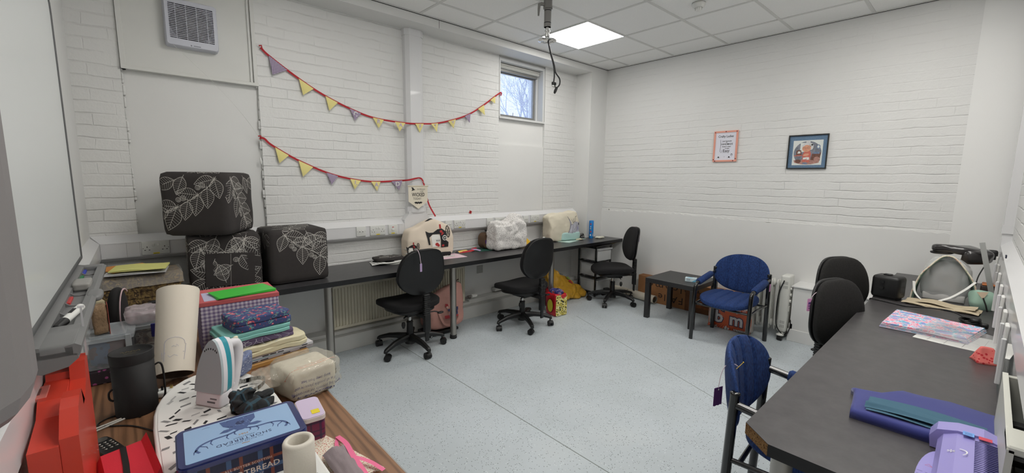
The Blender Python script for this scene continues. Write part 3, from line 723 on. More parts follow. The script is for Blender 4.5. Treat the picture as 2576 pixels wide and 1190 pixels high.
# ------------------------------------------------------------------ bunting
red = mat('red_ribbon', (176, 34, 44), .8); yf = mat('yellow_flag_fabric', (226, 214, 142), .9, bump=.3, bscale=600)
pf = pattern_mat('purple_gingham', 'checks', [(208, 196, 214), (150, 134, 160), (104, 90, 118)], 90, axes=(0, 2)); wf = M_paper
def bunting(label, path, flags, y0):
    """path: (x, z) nodes at depth y0; flags: (x_left, x_right, drop, colour, letter)"""
    t = thing('bunting', label, 'bunting', (path[0][0], y0, path[0][1]))
    ox, oz = path[0][0], path[0][1]
    P = smooth_path([(p[0] - ox, (p[2] - y0) if len(p) > 2 else 0, p[1] - oz) for p in path], 8)
    b = MB()
    for i in range(len(P) - 1):
        a, c = P[i], P[i + 1]; d = (c - a).normalized(); n_ = V((0, -1, 0)); u = d.cross(n_).normalized() * .0075
        w = .002; b.add([a - u + n_ * w, c - u + n_ * w, c + u + n_ * w, a + u + n_ * w, a - u, c - u, c + u, a + u], [(0, 1, 2, 3), (7, 6, 5, 4), (0, 4, 5, 1), (3, 2, 6, 7)], 0, False)
    b.tube([P[0] + V((-.012, -.004, .01)), P[0] + V((.004, -.008, .014)), P[0] + V((.008, -.006, -.004)), P[0] + V((-.006, -.006, -.01))], .005, 6, 0)
    b.build('ribbon', red, t)
    def at(x):
        x -= ox
        for i in range(len(P) - 1):
            if (P[i].x - x) * (P[i + 1].x - x) <= 0 and abs(P[i].x - P[i + 1].x) > 1e-6:
                k = (x - P[i].x) / (P[i + 1].x - P[i].x); return P[i].lerp(P[i + 1], k)
        return P[-1]
    for xa, xb, drop, colr, letter in flags:
        A, B = at(xa), at(xb); d = (B - A).normalized(); dn = V((d.z, 0, -d.x)); dn = (dn * .65 + V((0, 0, -.35))).normalized()
        if dn.z > 0: dn = -dn
        m = (A + B) / 2; sw = random.uniform(-.012, .012)
        T = m + dn * drop + V((sw, -.012, 0)); b = MB(); n = 6; vs = []; fs = []
        for j in range(n + 1):
            v = j / n
            for i in range(3):
                u = i / 2; p = (A.lerp(B, u)) * (1 - v) + T * v; p = p + V((0, -.004 - .008 * math.sin(PI * v) * (1 if i == 1 else .3), 0)); vs.append(p)
        fs = [(j * 3 + i, j * 3 + i + 1, (j + 1) * 3 + i + 1, (j + 1) * 3 + i) for j in range(n) for i in range(2)]
        fs = [f[::-1] for f in fs]
        b.add(vs, fs, 0, True)
        vs2 = [p + V((0, .0015, 0)) for p in vs]; b.add(vs2, [f[::-1] for f in fs], 0, True)
        if letter: b.text(letter, drop * .62, frame(m + dn * drop * .34 + V((0, -.0165, 0)), d, -dn, (0, -1, 0)), 1, bold=.001)
        b.build('flag', [{'y': yf, 'p': pf}[colr], mat('letter_purple', (190, 176, 204), .8) if colr == 'y' else M_paper], t)
random.seed(3)
bunting('long upper bunting with red ribbon hanging from fan panel to window', [(.845, 2.454), (.895, 2.407), (1.07, 2.29), (1.264, 2.181), (1.493, 2.089), (1.717, 2.03), (1.982, 2.004, 3.69), (2.18, 2.015, 3.69), (2.383, 2.045), (2.6, 2.105), (2.778, 2.176), (2.965, 2.288), (3.202, 2.45), (3.215, 2.42)],
        [(.895, 1.02, .105, 'p', ''), (1.10, 1.21, .10, 'y', ''), (1.30, 1.40, .10, 'y', ''), (1.50, 1.60, .085, 'p', 'C'), (1.705, 1.80, .085, 'y', 'R'), (1.895, 1.99, .085, 'y', 'A'), (2.09, 2.185, .085, 'y', 'F'), (2.29, 2.385, .085, 'y', 'T'), (2.51, 2.60, .085, 'y', 'Y'), (2.715, 2.79, .085, 'p', ''), (2.89, 2.97, .09, 'y', ''), (3.06, 3.13, .06, 'y', '')], YW - .016)
bunting('short lower bunting ending behind the hanging cloth banner', [(.80, 1.79), (.83, 1.785), (.879, 1.739), (1.044, 1.64), (1.272, 1.54), (1.471, 1.487), (1.688, 1.461), (1.924, 1.470), (2.0, 1.478, 3.682), (2.128, 1.498, 3.678), (2.165, 1.45, 3.675), (2.18, 1.38, 3.675), (2.225, 1.24, 3.68), (2.285, 1.12, 3.66)],
        [(.90, .995, .10, 'y', ''), (1.065, 1.175, .11, 'y', ''), (1.28, 1.375, .09, 'p', ''), (1.48, 1.575, .085, 'y', 'L'), (1.67, 1.76, .085, 'y', 'A'), (1.87, 1.965, .09, 'p', 'D')], YW - .016)
random.seed(5)

# cloth banner
t = thing('hanging_banner', 'small cream cloth banner with black lettering hung over the vertical trunking', 'banner', (2.10, 3.668, 1.42))
F = frame((0, 0, 0), (1, 0, 0), (0, 0, 1), (0, -1, 0))
b = MB(); cl = mat('cream_cloth', (222, 214, 196), .9, bump=.3, bscale=500)
b.prism(F, [(-.104, 0), (.104, 0), (.102, -.145), (.0, -.218), (-.104, -.145)], 0, .0015)
z = .0022; G = frame((0, -z, 0), (1, 0, 0), (0, 0, 1), (0, -1, 0))
b.text("I'M FEELING", .020, G @ Matrix.Translation((.032, -.030, 0)), 1, sx=.85); b.text('A BIT', .020, G @ Matrix.Translation((.04, -.050, 0)), 1, sx=.85)
b.text('WICKED', .048, G @ Matrix.Translation((.002, -.082, 0)), 1, sx=.74, bold=.0008); b.text('TODAY', .03, G @ Matrix.Translation((-.012, -.120, 0)), 1, sx=.85)
b.blot(G, [(-.072, -.045), (-.03, -.034), (-.044, -.026), (-.054, -.012), (-.068, -.010), (-.076, -.016), (-.066, -.018), (-.064, -.032)], 1)
for s in (-1, 1): b.blot(G, [(s * .004, -.158), (s * .012, -.150), (s * .03, -.148), (s * .048, -.156), (s * .036, -.160), (s * .032, -.170), (s * .022, -.163), (s * .014, -.172), (s * .004, -.165)], 1)
b.disc(G, (0, -.156), .007, .010, 1, 8)
b.build('banner_cloth', [cl, M_ink], t)
b = MB(); b.tube([(-.112, -.001, .002), (.112, -.001, .002)], .005, 10); b.build('rod', mat('cream_wood', (208, 198, 176), .6), t)
b = MB(); b.tube([(-.108, 0, .004), (-.02, -.002, .066), (.01, -.002, .074), (.108, 0, .004)], .0012, 5); b.build('hanging_cord', M_white, t)

# poppy
b = MB()
for k in range(4): a = k * PI / 2 + .4; b.disc(Matrix.Identity(4), (.009 * math.cos(a), .009 * math.sin(a)), .011, .009, 0, 12, a, .001 + .0008 * k)
b.disc(Matrix.Identity(4), (0, 0), .004, mi=1, lift=.006); b.cyl((0, 0, 0), (0, 0, .0055), .004, n=10, mi=1)
o = single('paper_poppy', 'small red paper poppy stuck to the brick above the trunking', 'poppy', b, [mat('poppy_red', (178, 36, 40), .8), M_ink]); o.matrix_world = frame((2.798, YW - .003, 1.134), (1, 0, 0), (0, 0, 1), (0, -1, 0))

# framed pictures on the right wall
Rw = lambda y, z, d=0: frame((XR - .001 - d, y, z), (0, -1, 0), (0, 0, 1), (-1, 0, 0))
t = thing('framed_picture', 'small portrait picture in pink frame with black hand lettering', 'picture', (0, 0, 0)); t.matrix_world = Rw(1.94, 1.875, .004)
pk = mat('pink_frame', (226, 158, 138), .6); b = MB(); W2, H2, fw = .124, .164, .018
for a, c in (((-W2, -H2, 0), (W2, -H2 + fw, .012)), ((-W2, H2 - fw, 0), (W2, H2, .012)), ((-W2, -H2 + fw, 0), (-W2 + fw, H2 - fw, .0118)), ((W2 - fw, -H2 + fw, 0), (W2, H2 - fw, .0118))): b.box(a, c, 0)
b.build('frame', pk, t)
for p in ((-.112, .150), (.112, .152), (0, .155), (-.115, -.140), (.113, -.134), (-.10, -.156), (.09, -.155)): b = MB(); b.disc(Matrix.Identity(4), p, .007, .006, 0, 10, lift=.0128); b.build('heart_stud', mat('dark_red_stud', (112, 40, 52), .5), t)
b = MB(); b.box((-W2 + fw, -H2 + fw, .002), (W2 - fw, H2 - fw, .006), 0); L = Matrix.Translation((0, 0, .0065)); pm = mat('cool_paper', (220, 220, 230), .6)
for tx, s, x, y, k in (('Crafty Ladies', .035, .0, .105, .85), ('Just because', .019, .015, .055, 1), ("it's", .015, .012, .042, 1), ('HANDMADE', .027, .015, .022, .8), ("doesn't mean", .017, .012, -.003, 1), ("it was", .02, .02, -.022, .9), ('Easy', .044, .012, -.048, .9)): b.text(tx, s, L @ Matrix.Translation((x, y, 0)), 1, sx=k, bold=.0004)
b.ink(L, [(-.052, .07), (-.050, .0), (-.052, -.055), (-.042, -.068), (-.03, -.05), (-.034, -.04)], .003); b.ink(L, [(-.03, -.068), (.04, -.07)], .0015)
for x in (-.065, .045): b.disc(L, (x, -.115), .008, mi=1, n=12); b.ink(L, [(x - .018, -.125), (x - .008, -.118), (x + .006, -.126), (x + .018, -.116)], .002)
b.disc(L, (.07, -.092), .010, .013, 1, 12); b.disc(L, (.07, -.094), .006, .009, 0, 12, lift=.0002); b.ink(L, [(-.01, -.105), (-.005, -.118), (.0, -.105)], .0012)
b.build('print', [pm, M_ink], t)
t = thing('framed_picture', 'black framed picture of a seated knitting granny with blue border', 'picture'); t.matrix_world = Rw(1.18, 1.788, .004)
b = MB(); W2, H2, fw = .162, .161, .010
for a, c in (((-W2, -H2, 0), (W2, -H2 + fw, .016)), ((-W2, H2 - fw, 0), (W2, H2, .016)), ((-W2, -H2 + fw, 0), (-W2 + fw, H2 - fw, .0158)), ((W2 - fw, -H2 + fw, 0), (W2, H2 - fw, .0158))): b.box(a, c, 0)
b.build('frame', M_blackm, t)
b = MB(); b.box((-W2 + fw, -H2 + fw, .002), (W2 - fw, H2 - fw, .005)); b.build('mount', mat('denim_mount', (96, 122, 148), .8, var=.3, vscale=250), t)
PM = [mat('pic_white', (214, 218, 214), .6), mat('pic_grey', (120, 124, 134), .7, var=.3, vscale=60), mat('pic_skin', (214, 156, 128), .7), mat('pic_coral', (196, 104, 90), .7, var=.15, vscale=80), mat('pic_brown', (110, 74, 62), .7, var=.35, vscale=70), mat('pic_hair', (206, 206, 206), .7, var=.08, vscale=90), mat('pic_blue', (112, 132, 160), .7, var=.3, vscale=70), mat('pic_floor', (170, 128, 118), .7, var=.25, vscale=80)]
b = MB(); b.box((-.120, -.125, .004), (.120, .108, .0062), 0); L = lambda z: Matrix.Translation((0, 0, .0064 + z * .0002))
b.disc(L(0), (0, -.01), .112, .110, 1, 36); b.blot(L(1), [(-.108, -.078), (-.06, -.07), (.0, -.075), (.108, -.07), (.098, -.105), (.04, -.118), (-.04, -.118), (-.10, -.102)], 7)
b.blot(L(2), [(-.06, .0), (-.06, .085), (-.02, .085), (-.02, .0)], 0); b.disc(L(2), (.085, .045), .016, .02, 6, 16); b.disc(L(3), (.085, .045), .009, .012, 0, 14)
b.blot(L(2), [(-.105, -.032), (-.03, -.028), (-.03, -.036), (-.105, -.04)], 3); b.blot(L(2), [(-.098, -.04), (-.04, -.038), (-.045, -.08), (-.092, -.085)], 1); b.blot(L(3), [(-.09, -.03), (-.045, -.028), (-.05, .015), (-.075, .02), (-.09, .01)], 4); b.blot(L(4), [(-.08, -.015), (-.055, -.013), (-.057, .005), (-.075, .007)], 0)
b.blot(L(2), [(.03, -.08), (.105, -.085), (.108, -.01), (.06, -.005), (.04, -.02)], 4); b.blot(L(3), [(.045, -.02), (.10, -.022), (.098, -.006), (.06, .002)], 6); b.disc(L(3), (.08, -.07), .025, .022, 7, 16)
b.blot(L(4), [(-.035, -.075), (.025, -.078), (.032, -.02), (.022, .008), (-.02, .008), (-.036, -.02)], 3); b.disc(L(5), (-.008, -.028), .024, .012, 2, 16, .2)
b.blot(L(5), [(-.03, -.055), (-.002, -.05), (-.004, -.07), (-.03, -.072)], 0); b.blot(L(5), [(-.002, -.05), (.02, -.052), (.02, -.075), (-.0, -.075)], 0)
b.disc(L(5), (-.022, -.085), .016, .009, 3, 14); b.disc(L(5), (.01, -.09), .016, .010, 3, 14); b.disc(L(4), (-.07, -.088), .024, .018, 4, 14); b.disc(L(5), (-.012, -.108), .022, .007, 6, 14)
b.disc(L(5), (-.008, .032), .036, .033, 2, 24); b.disc(L(4), (-.0, .062), .040, .026, 5, 24); b.disc(L(4), (.028, .045), .018, .028, 5, 20); b.disc(L(4), (.002, .092), .018, .012, 5, 18); b.disc(L(6), (-.034, .060), .014, .008, 5, 14, .5)
for x in (-.026, .006):
    b.ink(L(7), [(x + .011 * math.cos(a * PI / 8), .036 + .010 * math.sin(a * PI / 8)) for a in range(17)], .002, 4); b.disc(L(7), (x, .036), .003, mi=4, n=8)
b.ink(L(7), [(-.015, .038), (-.005, .038)], .0015, 4); b.disc(L(7), (-.012, .026), .005, .004, 3, 10); b.ink(L(7), [(-.022, .014), (-.012, .010), (0, .014)], .0018, 4)
b.build('print', PM, t)
# ------------------------------------------------------------------ benches and tables
ZT = .73
I4 = Matrix.Identity(4)
def worktop(pts, z0, z1, chip=None):
    b = MB(); b.prism(I4, pts, z0, z1, 0, mi_side=1)
    return b
def steel_leg(t, x, y, h, r=.03):
    b = MB(); b.cyl((x, y, .035), (x, y, h - .012), r, n=28, mi=0); b.cyl((x, y, h - .012), (x, y, h), r * 1.5, n=28, mi=0)
    o = b.build('leg', [M_steel], t)
    c = MB(); c.lathe([(0, 0), (r * 1.02, 0), (r * 1.12, .006), (r * 1.12, .016), (r * 1.02, .02), (r * 1.02, .026), (r * 1.1, .03), (r * 1.05, .038), (0, .038)], 24, 0, (x, y)); c.build('rubber_foot', M_black, o)
xs_ = 2.262
t = thing('workbench', 'black laminate worktop on steel legs along the left part of the long wall', 'bench', (1.0, 3.47, 0))
b = worktop([(-1.16, -.303), (xs_ - 1.0, -.303), (xs_ - 1.0, .295), (-1.17, .295)], ZT - .038, ZT); b.build('worktop', [M_lam, M_lamedge], t)
for x in (.075, 1.2): steel_leg(t, x, -.235, ZT - .038)
t = thing('workbench', 'black laminate worktop on steel legs running into the far corner', 'bench', (3.5, 3.47, 0))
b = worktop([(xs_ - 3.499, -.303), (XR - .012 - 3.5, -.303), (XR - .012 - 3.5, .048), (1.036, .048), (1.036, .295), (xs_ - 3.499, .295)], ZT - .038, ZT); b.build('worktop', [M_lam, M_lamedge], t)
steel_leg(t, .05, -.235, ZT - .038)
b = MB(); b.prism(frame((1.34, 0, 0), (0, 1, 0), (0, 0, 1), (1, 0, 0)), [(-.27, ZT - .038), (.04, ZT - .038), (.04, ZT - .18)], 0, .018); b.build('end_bracket', [mat('bare_mdf', (186, 164, 128), .8)], t)
# right bench
t = thing('workbench', 'wide grey-black laminate worktop with chipped chipboard corner on the right', 'bench', (2.9, .14, 0))
pts = [(1.338, -.108), (1.338, .348), (1.413, .434), (4.855, .434), (4.855, -.108)]
pts = [(p[0] - 2.9, p[1] - .14) for p in pts]
chipm = pattern_mat('chipboard', 'blobs', [(96, 66, 40), (150, 110, 66), (176, 136, 88), (122, 88, 52), (190, 152, 104)], 170, axes=(0, 1))
b = MB(); b.prism(I4, pts, .74 - .038, .74, 0, mi_side=1)
A, B_ = V((1.338 - 2.9, .348 - .14, 0)), V((1.413 - 2.9, .434 - .14, 0)); nn = V((-(B_ - A).y, (B_ - A).x, 0)).normalized() * .0004
b.add([A + nn + V((0, 0, .702)), B_ + nn + V((0, 0, .702)), B_ + nn + V((0, 0, .7385)), A + nn + V((0, 0, .7385))], [(0, 1, 2, 3), (3, 2, 1, 0)], 2)
b.build('worktop', [laminate_mat('grey_laminate', (62, 60, 61)), M_lamedge, chipm], t)
for x in (-1.43, .2, 1.6): steel_leg(t, x, .20, .702)
# wooden table
t = thing('wooden_table', 'brown wood effect table crowded with sewing clutter in the left foreground', 'table', (.14, 1.6, 0))
b = MB(); b.box((-.315, -.95, ZT - .022), (.350, 1.02, ZT), 0); b.box((.350, -.95, ZT - .022), (.3535, 1.02, ZT), 1); b.build('tabletop', [M_wood, mat('grey_edge_strip', (150, 150, 148), .5)], t)
for x, y in ((-.27, -.9), (.31, -.9), (-.27, .97), (.31, .97)):
    b = MB(); b.box((x - .018, y - .018, 0), (x + .018, y + .018, ZT - .022), 0, .004, 1); b.build('leg', mat('grey_metal', (110, 110, 112), .4), t)

# ------------------------------------------------------------------ chairs
def operator_chair(label, loc, rz, backh=.93, seat=.47, tagc=None, star=0, fabric=None, group='black office chairs', back_w=1.0, lean=.06, back_yaw=0):
    fabric = fabric or M_fab
    t = thing('office_chair', label, 'chair', loc, rz, group)
    b = MB()
    def fs(w, q):
        x, y, z = w; hw = 1 - .10 * max(0, q.x) ** 2 - .12 * max(0, -q.x) ** 2
        z += -.035 * max(0, q.x) ** 3 - .012 * (1 - q.y ** 2) * (1 - q.x ** 2) + (.01 * q.y ** 2)
        return (x, y * hw, z)
    b.soft((.02, 0, seat - .035), (.47, .48, .075), 4.5, 12, fs); b.build('seat', fabric, t)
    b = MB(); b.soft((.0, 0, seat - .078), (.40, .38, .055), 4, 8, lambda w, q: (w[0], w[1] * (1 - .15 * q.x ** 2), w[2] - .02 * max(0, q.x))); b.build('seat_shell', M_black, t)
    H = backh - (seat + .075)
    def prof(v):       # half-width of the back by height 0..1
        return (.155 + .065 * math.sin(min(1, v / .42) * PI / 2)) if v < .42 else (.22 - .045 * ((v - .42) / .58) ** 1.5)
    zb = seat + .075
    def fb(th, off):
        def g(w, q):
            v = (w[2] / H) + .5; hw = prof(max(0, min(1, v))) * back_w
            rr = min(1, abs(w[1]) / .22)
            y = w[1] / .22 * hw
            x = w[0] + off - lean * (v - .2) * 1 - .03 * math.sin(v * PI) * 0 + .28 * y * y + .025 * (math.sin(v * PI * .9))
            return (x, y, w[2])
        return g
    BM = MB(); BM.T = Matrix.Translation((-.2, 0, 0)) @ Matrix.Rotation(back_yaw, 4, 'Z')
    BM.soft((0, 0, zb + H / 2), (.055, .44, H), 3.6, 14, fb(.05, .0)); BM.build('backrest', fabric, t)
    BM = MB(); BM.T = Matrix.Translation((-.2, 0, 0)) @ Matrix.Rotation(back_yaw, 4, 'Z')
    BM.soft((0, 0, zb + H / 2), (.03, .445, H * 1.01), 3.6, 14, fb(.03, -.03)); sh = BM.build('back_shell', M_black, t)
    b = MB(); 
    for k in range(11):
        z = seat - .09 + k * .0165; b.soft((-.262, 0, z), (.045, .062, .0175), 5, 4)
    b.box((-.285, -.028, seat - .24), (-.245, .028, seat - .09), 0, .006); b.box((-.275, -.018, seat - .32), (-.258, .018, seat - .2), 0, .004)
    b.box((-.262, -.03, seat - .125), (-.05, .03, seat - .098), 0, .006); b.build('back_bracket', M_black, t)
    b = MB(); b.box((-.10, -.075, seat - .145), (.08, .075, seat - .095), 0, .01); b.build('mechanism', M_black, t)
    b = MB(); b.tube([(-.12, -.05, seat - .12), (-.15, -.16, seat - .125), (-.155, -.2, seat - .14)], .006, 6); b.soft((-.157, -.215, seat - .145), (.03, .06, .018), 3, 5); b.build('lever', M_black, t)
    b = MB(); b.tube([(-.06, .05, seat - .13), (-.07, .1, seat - .15)], .006, 6); b.lathe([(0, seat - .18), (.014, seat - .185), (.018, seat - .21), (.010, seat - .235), (0, seat - .24)], 10, 0, (-.072, .105)); b.build('tension_knob', M_black, t)
    b = MB(); b.cyl((0, 0, .24), (0, 0, seat - .12), .014, n=16, mi=0); b.build('gas_column', M_chrome, t)
    b = MB(); b.cyl((0, 0, .095), (0, 0, .255), .031, .026, 20); b.cyl((0, 0, .06), (0, 0, .125), .045, .04, 20); b.cyl((0, 0, .25), (0, 0, .262), .03, .024, 20); b.build('column_sleeve', M_black, t)
    for k in range(5):
        a = star + k * 2 * PI / 5; L = MB(); L.T = Matrix.Rotation(a, 4, 'Z')
        sec = [(.03, .118, .026, .028), (.12, .122, .022, .020), (.20, .115, .0195, .017), (.265, .098, .018, .014), (.295, .088, .017, .014), (.308, .08, .012, .012)]
        vs = []
        for x, z, hw, hh in sec: vs += [(x, -hw, z - hh), (x, hw, z - hh), (x, hw, z + hh * .4), (x, hw * .6, z + hh), (x, -hw * .6, z + hh), (x, -hw, z + hh * .4)]
        fs_ = []
        for i in range(len(sec) - 1): fs_ += [(i * 6 + j, i * 6 + (j + 1) % 6, (i + 1) * 6 + (j + 1) % 6, (i + 1) * 6 + j) for j in range(6)]
        fs_ = [f[::-1] for f in fs_]
        L.add(vs, fs_ + [[0, 1, 2, 3, 4, 5], [30 + i for i in (5, 4, 3, 2, 1, 0)]], 0, False); leg = L.build('base_leg', M_black, t)
        c = MB(); c.T = Matrix.Rotation(a, 4, 'Z') @ Matrix.Translation((.29, 0, 0)) @ Matrix.Rotation(a * 2.3 + 1, 4, 'Z')
        for s in (-1, 1): c.cyl((-.012, s * .006, .026), (-.012, s * .026, .026), .026, n=18); c.cyl((-.012, s * .026, .026), (-.012, s * .029, .026), .012, n=12)
        c.prism(frame((-.012, -.022, .026), (1, 0, 0), (0, 0, 1), (0, -1, 0)), arc((0, 0), .031, -.2, PI * .9, 10) + [(0, 0)], -.044, 0, 0, False); c.cyl((0, 0, .045), (0, 0, .08), .008, n=8); c.build('castor', M_black, leg)
    if tagc:
        y0, drop, colr = tagc; b = MB(); x = -.2 - lean * .8 - .052
        b.tube(smooth_path([(x + .075, y0, backh - .03), (x + .045, y0, backh + .004), (x + .004, y0 + .004, backh - .03), (x - .01, y0 + .002, backh - .10), (x - .012, y0, backh - drop)]), .0022, 5, 0)
        b.build('tag_string', mat('pink_string', (216, 196, 206), .8), t)
        b = MB(); b.box((x - .0135, y0 - .006, backh - drop - .065), (x - .0115, y0 + .012, backh - drop)); b.build('luggage_tag', mat('lilac_tag', (176, 152, 192), .7), t)
    return t
star1 = R(-88) - R(92)
operator_chair('black office chair at the bench beside the pink bag, seen from behind', (1.762, 3.262, 0), R(93), .925, .47, (.075, .10, 1), star=R(-88 - 93))
operator_chair('black office chair at the bench in front of the red shopping bag', (2.945, 3.075, 0), R(93), .935, .46, None, star=R(-42 - 93))
operator_chair('black office chair turned sideways beside the low black table in the corner', (4.385, 2.97, 0), R(140), .935, .46, (-.03, .12, 1), star=R(-90 - 140))

def arm_chair(label, loc, rz, tagp=None):
    t = thing('armchair', label, 'chair', loc, rz, 'blue upholstered armchairs')
    tb = mat('chair_black_tube', (15, 15, 16), .16, coat=.6)
    for s in (-1, 1):
        y = s * .245
        p = [(.235, y, 0), (.225, y, .25), (.215, y, .44)] + [tuple(q) for q in bez((.213, y, .46), (.21, y, .52), (.195, y, .535), (.16, y, .54), 6)] + [(.0, y, .565), (-.215, y, .595)]
        b = MB(); b.tube(p, .0175, 14, ell=1); b.build('leg', tb, t)
        b = MB(); b.tube([(-.245, y, 0), (-.235, y, .3), (-.225, y, .64)], .0195, 14); b.lathe([(.0195, .638), (.020, .645), (.014, .650), (0, .651)], 14, 0, (-.225, y)); b.build('leg', tb, t)
        b = MB(); b.tube([(.150, y, .5405), (.14, y, .545), (.0, y, .567), (-.12, y, .585), (-.13, y, .586)], [.022, .030, .0305, .030, .022], 16); b.build('arm_pad', M_blue, t)
        b = MB(); b.tube([(.22, y, .34), (.0, y, .355), (-.232, y, .35)], .011, 8); b.build('side_rail', tb, t)
    for x in (.20, -.19): b = MB(); b.tube([(x, -.24, .345), (x, .24, .345)], .011, 8); b.build('cross_rail', tb, t)
    groove = (-.135, -.045, .045, .135)
    def fseat(w, q):
        x, y, z = w; hw = 1 - .10 * max(0, -q.x)
        x += .03 * (1 - q.y ** 2) * (1 if q.x > 0 else 0) * max(0, q.x)
        z += .020 * q.y ** 2 + .02 * max(0, -q.x) ** 2 - .012 * max(0, q.x) ** 3
        if q.z > .3:
            for g in groove: z -= .012 * math.exp(-((y - g) / .010) ** 2)
        return (x, y * hw, z)
    b = MB(); b.soft((.015, 0, .392), (.46, .47, .085), 3.2, 56, fseat); b.build('seat', M_blue, t)
    def fback(w, q):
        x, y, z = w; x += 1.35 * y * y - .062 - .12 * z
        if q.x > .2:
            for g in groove: x -= .012 * math.exp(-((y - g) / .010) ** 2)
        return (x, y * (1 + .02 * q.z), z)
    b = MB(); b.soft((-.232, 0, .605), (.055, .50, .37), 2.35, 56, fback); b.build('backrest', M_blue, t)
    for s in (-1, 1): b = MB(); b.box((-.250, s * .20, .53), (-.222, s * .240, .60), 0, .004); b.build('back_mount', tb, t)
    return t
arm1 = arm_chair('blue armchair facing the room in front of the white oil heater', (4.155, 1.505, 0), R(180))
b = MB(); b.box((-.02, -.262, .53), (.005, -.260, .60), 0); b.box((-.016, -.2625, .55), (.001, -.2615, .575), 1); 
pt = b.build('luggage_tag', [mat('pink_tag', (214, 150, 196), .6), mat('tag_purple', (74, 40, 120), .6)], arm1, loc=(-.16, .535, -.03))
arm2 = arm_chair('blue armchair tucked under the right bench in the foreground with purple tag', (2.045, .39, 0), R(-90 + 4))
b = MB(); b.tube(smooth_path([(-.252, -.135, .715), (-.270, -.145, .724), (-.295, -.155, .710), (-.308, -.16, .67), (-.312, -.165, .63), (-.313, -.167, .605)]), .0016, 5, 0); b.tube([(-.255, -.145, .705), (-.243, -.10, .722)], .0014, 5, 1); b.soft((-.242, -.098, .723), (.008, .008, .008), 2, 4, None, 1); b.build('pin_and_string', [mat('pink_string', (216, 196, 206), .8), mat('brass_pin', (190, 160, 80), .3, 1)], arm2)
b = MB(); tp = [(-.026, -.082)] + [(-.026 + k * .0104, -.082 - (.003 if k % 2 else 0)) for k in range(1, 6)] + [(.026, 0), (-.026, 0)]
b.prism(frame((-.313, -.167, .609), (.35, .93, 0), (0, 0, 1), (.93, -.35, 0)), tp, -.0008, .0008); b.disc(frame((-.3122, -.1673, .599), (.35, .93, 0), (0, 0, 1), (.93, -.35, 0)), (0, 0), .004, mi=1, n=10, lift=.0003); b.build('luggage_tag', [mat('purple_card', (92, 48, 108), .8), M_paper], arm2)

operator_chair('black fabric office chair at the right bench, farther from the camera', (3.60, .44, 0), R(-118), .98, .49, None, star=.3, fabric=M_fablint, group='black office chairs', lean=.03)
ch5 = operator_chair('black fabric office chair with pink sewing machine tag at the right bench', (2.985, .335, 0), R(-112), .935, .47, None, star=.8, fabric=M_fablint, group='black office chairs', back_w=.95, lean=.03)

bpy.context.view_layer.update(); inv = ch5.matrix_world.inverted()
b = MB(); b.T = inv; A5 = [(2.965, .572, .872), (2.92, .592, .870), (2.893, .604, .85), (2.889, .606, .833)]; b.tube(smooth_path(A5), .0018, 5, 0); b.tube([(2.97, .571, .869), (3.05, .548, .862)], .0014, 5, 1); b.build('pin_and_string', [MATS['pink_string'], MATS['brass_pin']], ch5)
b = MB(); b.T = inv @ frame((2.885, .608, .835), (.75, -.66, 0), (0, 0, 1), (-.66, -.75, 0)); b.prism(I4, rrect(.038, .074, .005, 3, 0, -.036), -.0008, .0008)
b.blot(I4, [(-.012, -.02), (.012, -.02), (.012, -.045), (-.013, -.045), (-.013, -.040), (.004, -.040), (.004, -.028), (-.006, -.028), (-.006, -.034), (-.012, -.034)], 1, .0011); b.ink(Matrix.Translation((0, 0, .0011)), [(-.011, -.055), (.011, -.055)], .004, 1); b.build('luggage_tag', [MATS['pink_tag'], MATS['tag_purple']], ch5)

# low black table
t = thing('side_table', 'small low square black table beside the blue armchair', 'table', (4.425, 2.118, 0))
b = MB(); b.box((-.275, -.275, .40), (.275, .275, .45), 0, .002, 1); b.build('tabletop', mat('black_lacquer', (38, 37, 38), .38), t)
for x in (-1, 1):
    for y in (-1, 1):
        b = MB(); b.box((x * .275, y * .275, 0), (x * .225, y * .225, .40), 0, .002, 1); b.build('leg', MATS['black_lacquer'], t)
t = thing('tissue_box', 'small pale blue tissue box on the low black table', 'tissue box', (4.36, 1.985, .45), R(-72))
b = MB(); b.box((-.055, -.028, 0), (.055, .028, .038), 0, .001, 1); b.disc(I4, (-.01, 0), .028, .014, 1, 20, lift=.0385); F = frame((0, -.0283, .019), (1, 0, 0), (0, 0, 1), (0, -1, 0)); [b.ink(F, [(-.04, y_), (-.005, y_)], .003, 2) for y_ in (-.008, 0, .008)]; b.blot(F, [(.01, -.019), (.055, -.019), (.055, .012)], 1); b.build('box', [mat('tissue_white', (208, 226, 232), .6), mat('tissue_blue', (104, 176, 208), .6), mat('tissue_print', (70, 96, 112), .7)], t)
b = MB(); b.tube([(.03, -.02, .04), (.055, -.015, .048), (.06, 0, .05), (.05, .018, .045), (.03, .02, .04)], .0015, 5); b.build('film', M_clear, t)
# carton
t = thing('cardboard_box', 'flattened brown cardboard carton with upside down handwriting leaning on the far wall', 'cardboard box', (4.812, 2.2, .0))
b = MB(); b.box((-.055, -.62, 0), (.05, .64, .315), 0, .002, 1)
for k in range(40): pass
F = frame((-.0555, 0, .16), (0, -1, 0), (0, 0, 1), (-1, 0, 0)) @ Matrix.Rotation(PI, 4, 'Z')
b.text('welcome', .115, F @ Matrix.Translation((.17, -.065, 0)), 1, sx=1.3, space=1.25); b.text('FAile', .12, F @ Matrix.Translation((.20, .065, 0)), 1, sx=1.1, space=1.2)
b.build('carton', [M_card, mat('marker_brown', (44, 28, 20), .8)], t)
b = MB(); b.box((-.058, -.64, .0), (-.052, .02, .24), 0, .001, 1)
for z in (.06, .13, .19): b.box((-.0588, -.6, z), (-.0578, -.05, z + .035), 1)
b.build('flap', [mat('dark_cardboard', (104, 66, 40), .9, var=.15, vscale=14), mat('orange_brown_print', (132, 78, 42), .85, var=.3, vscale=30)], t)
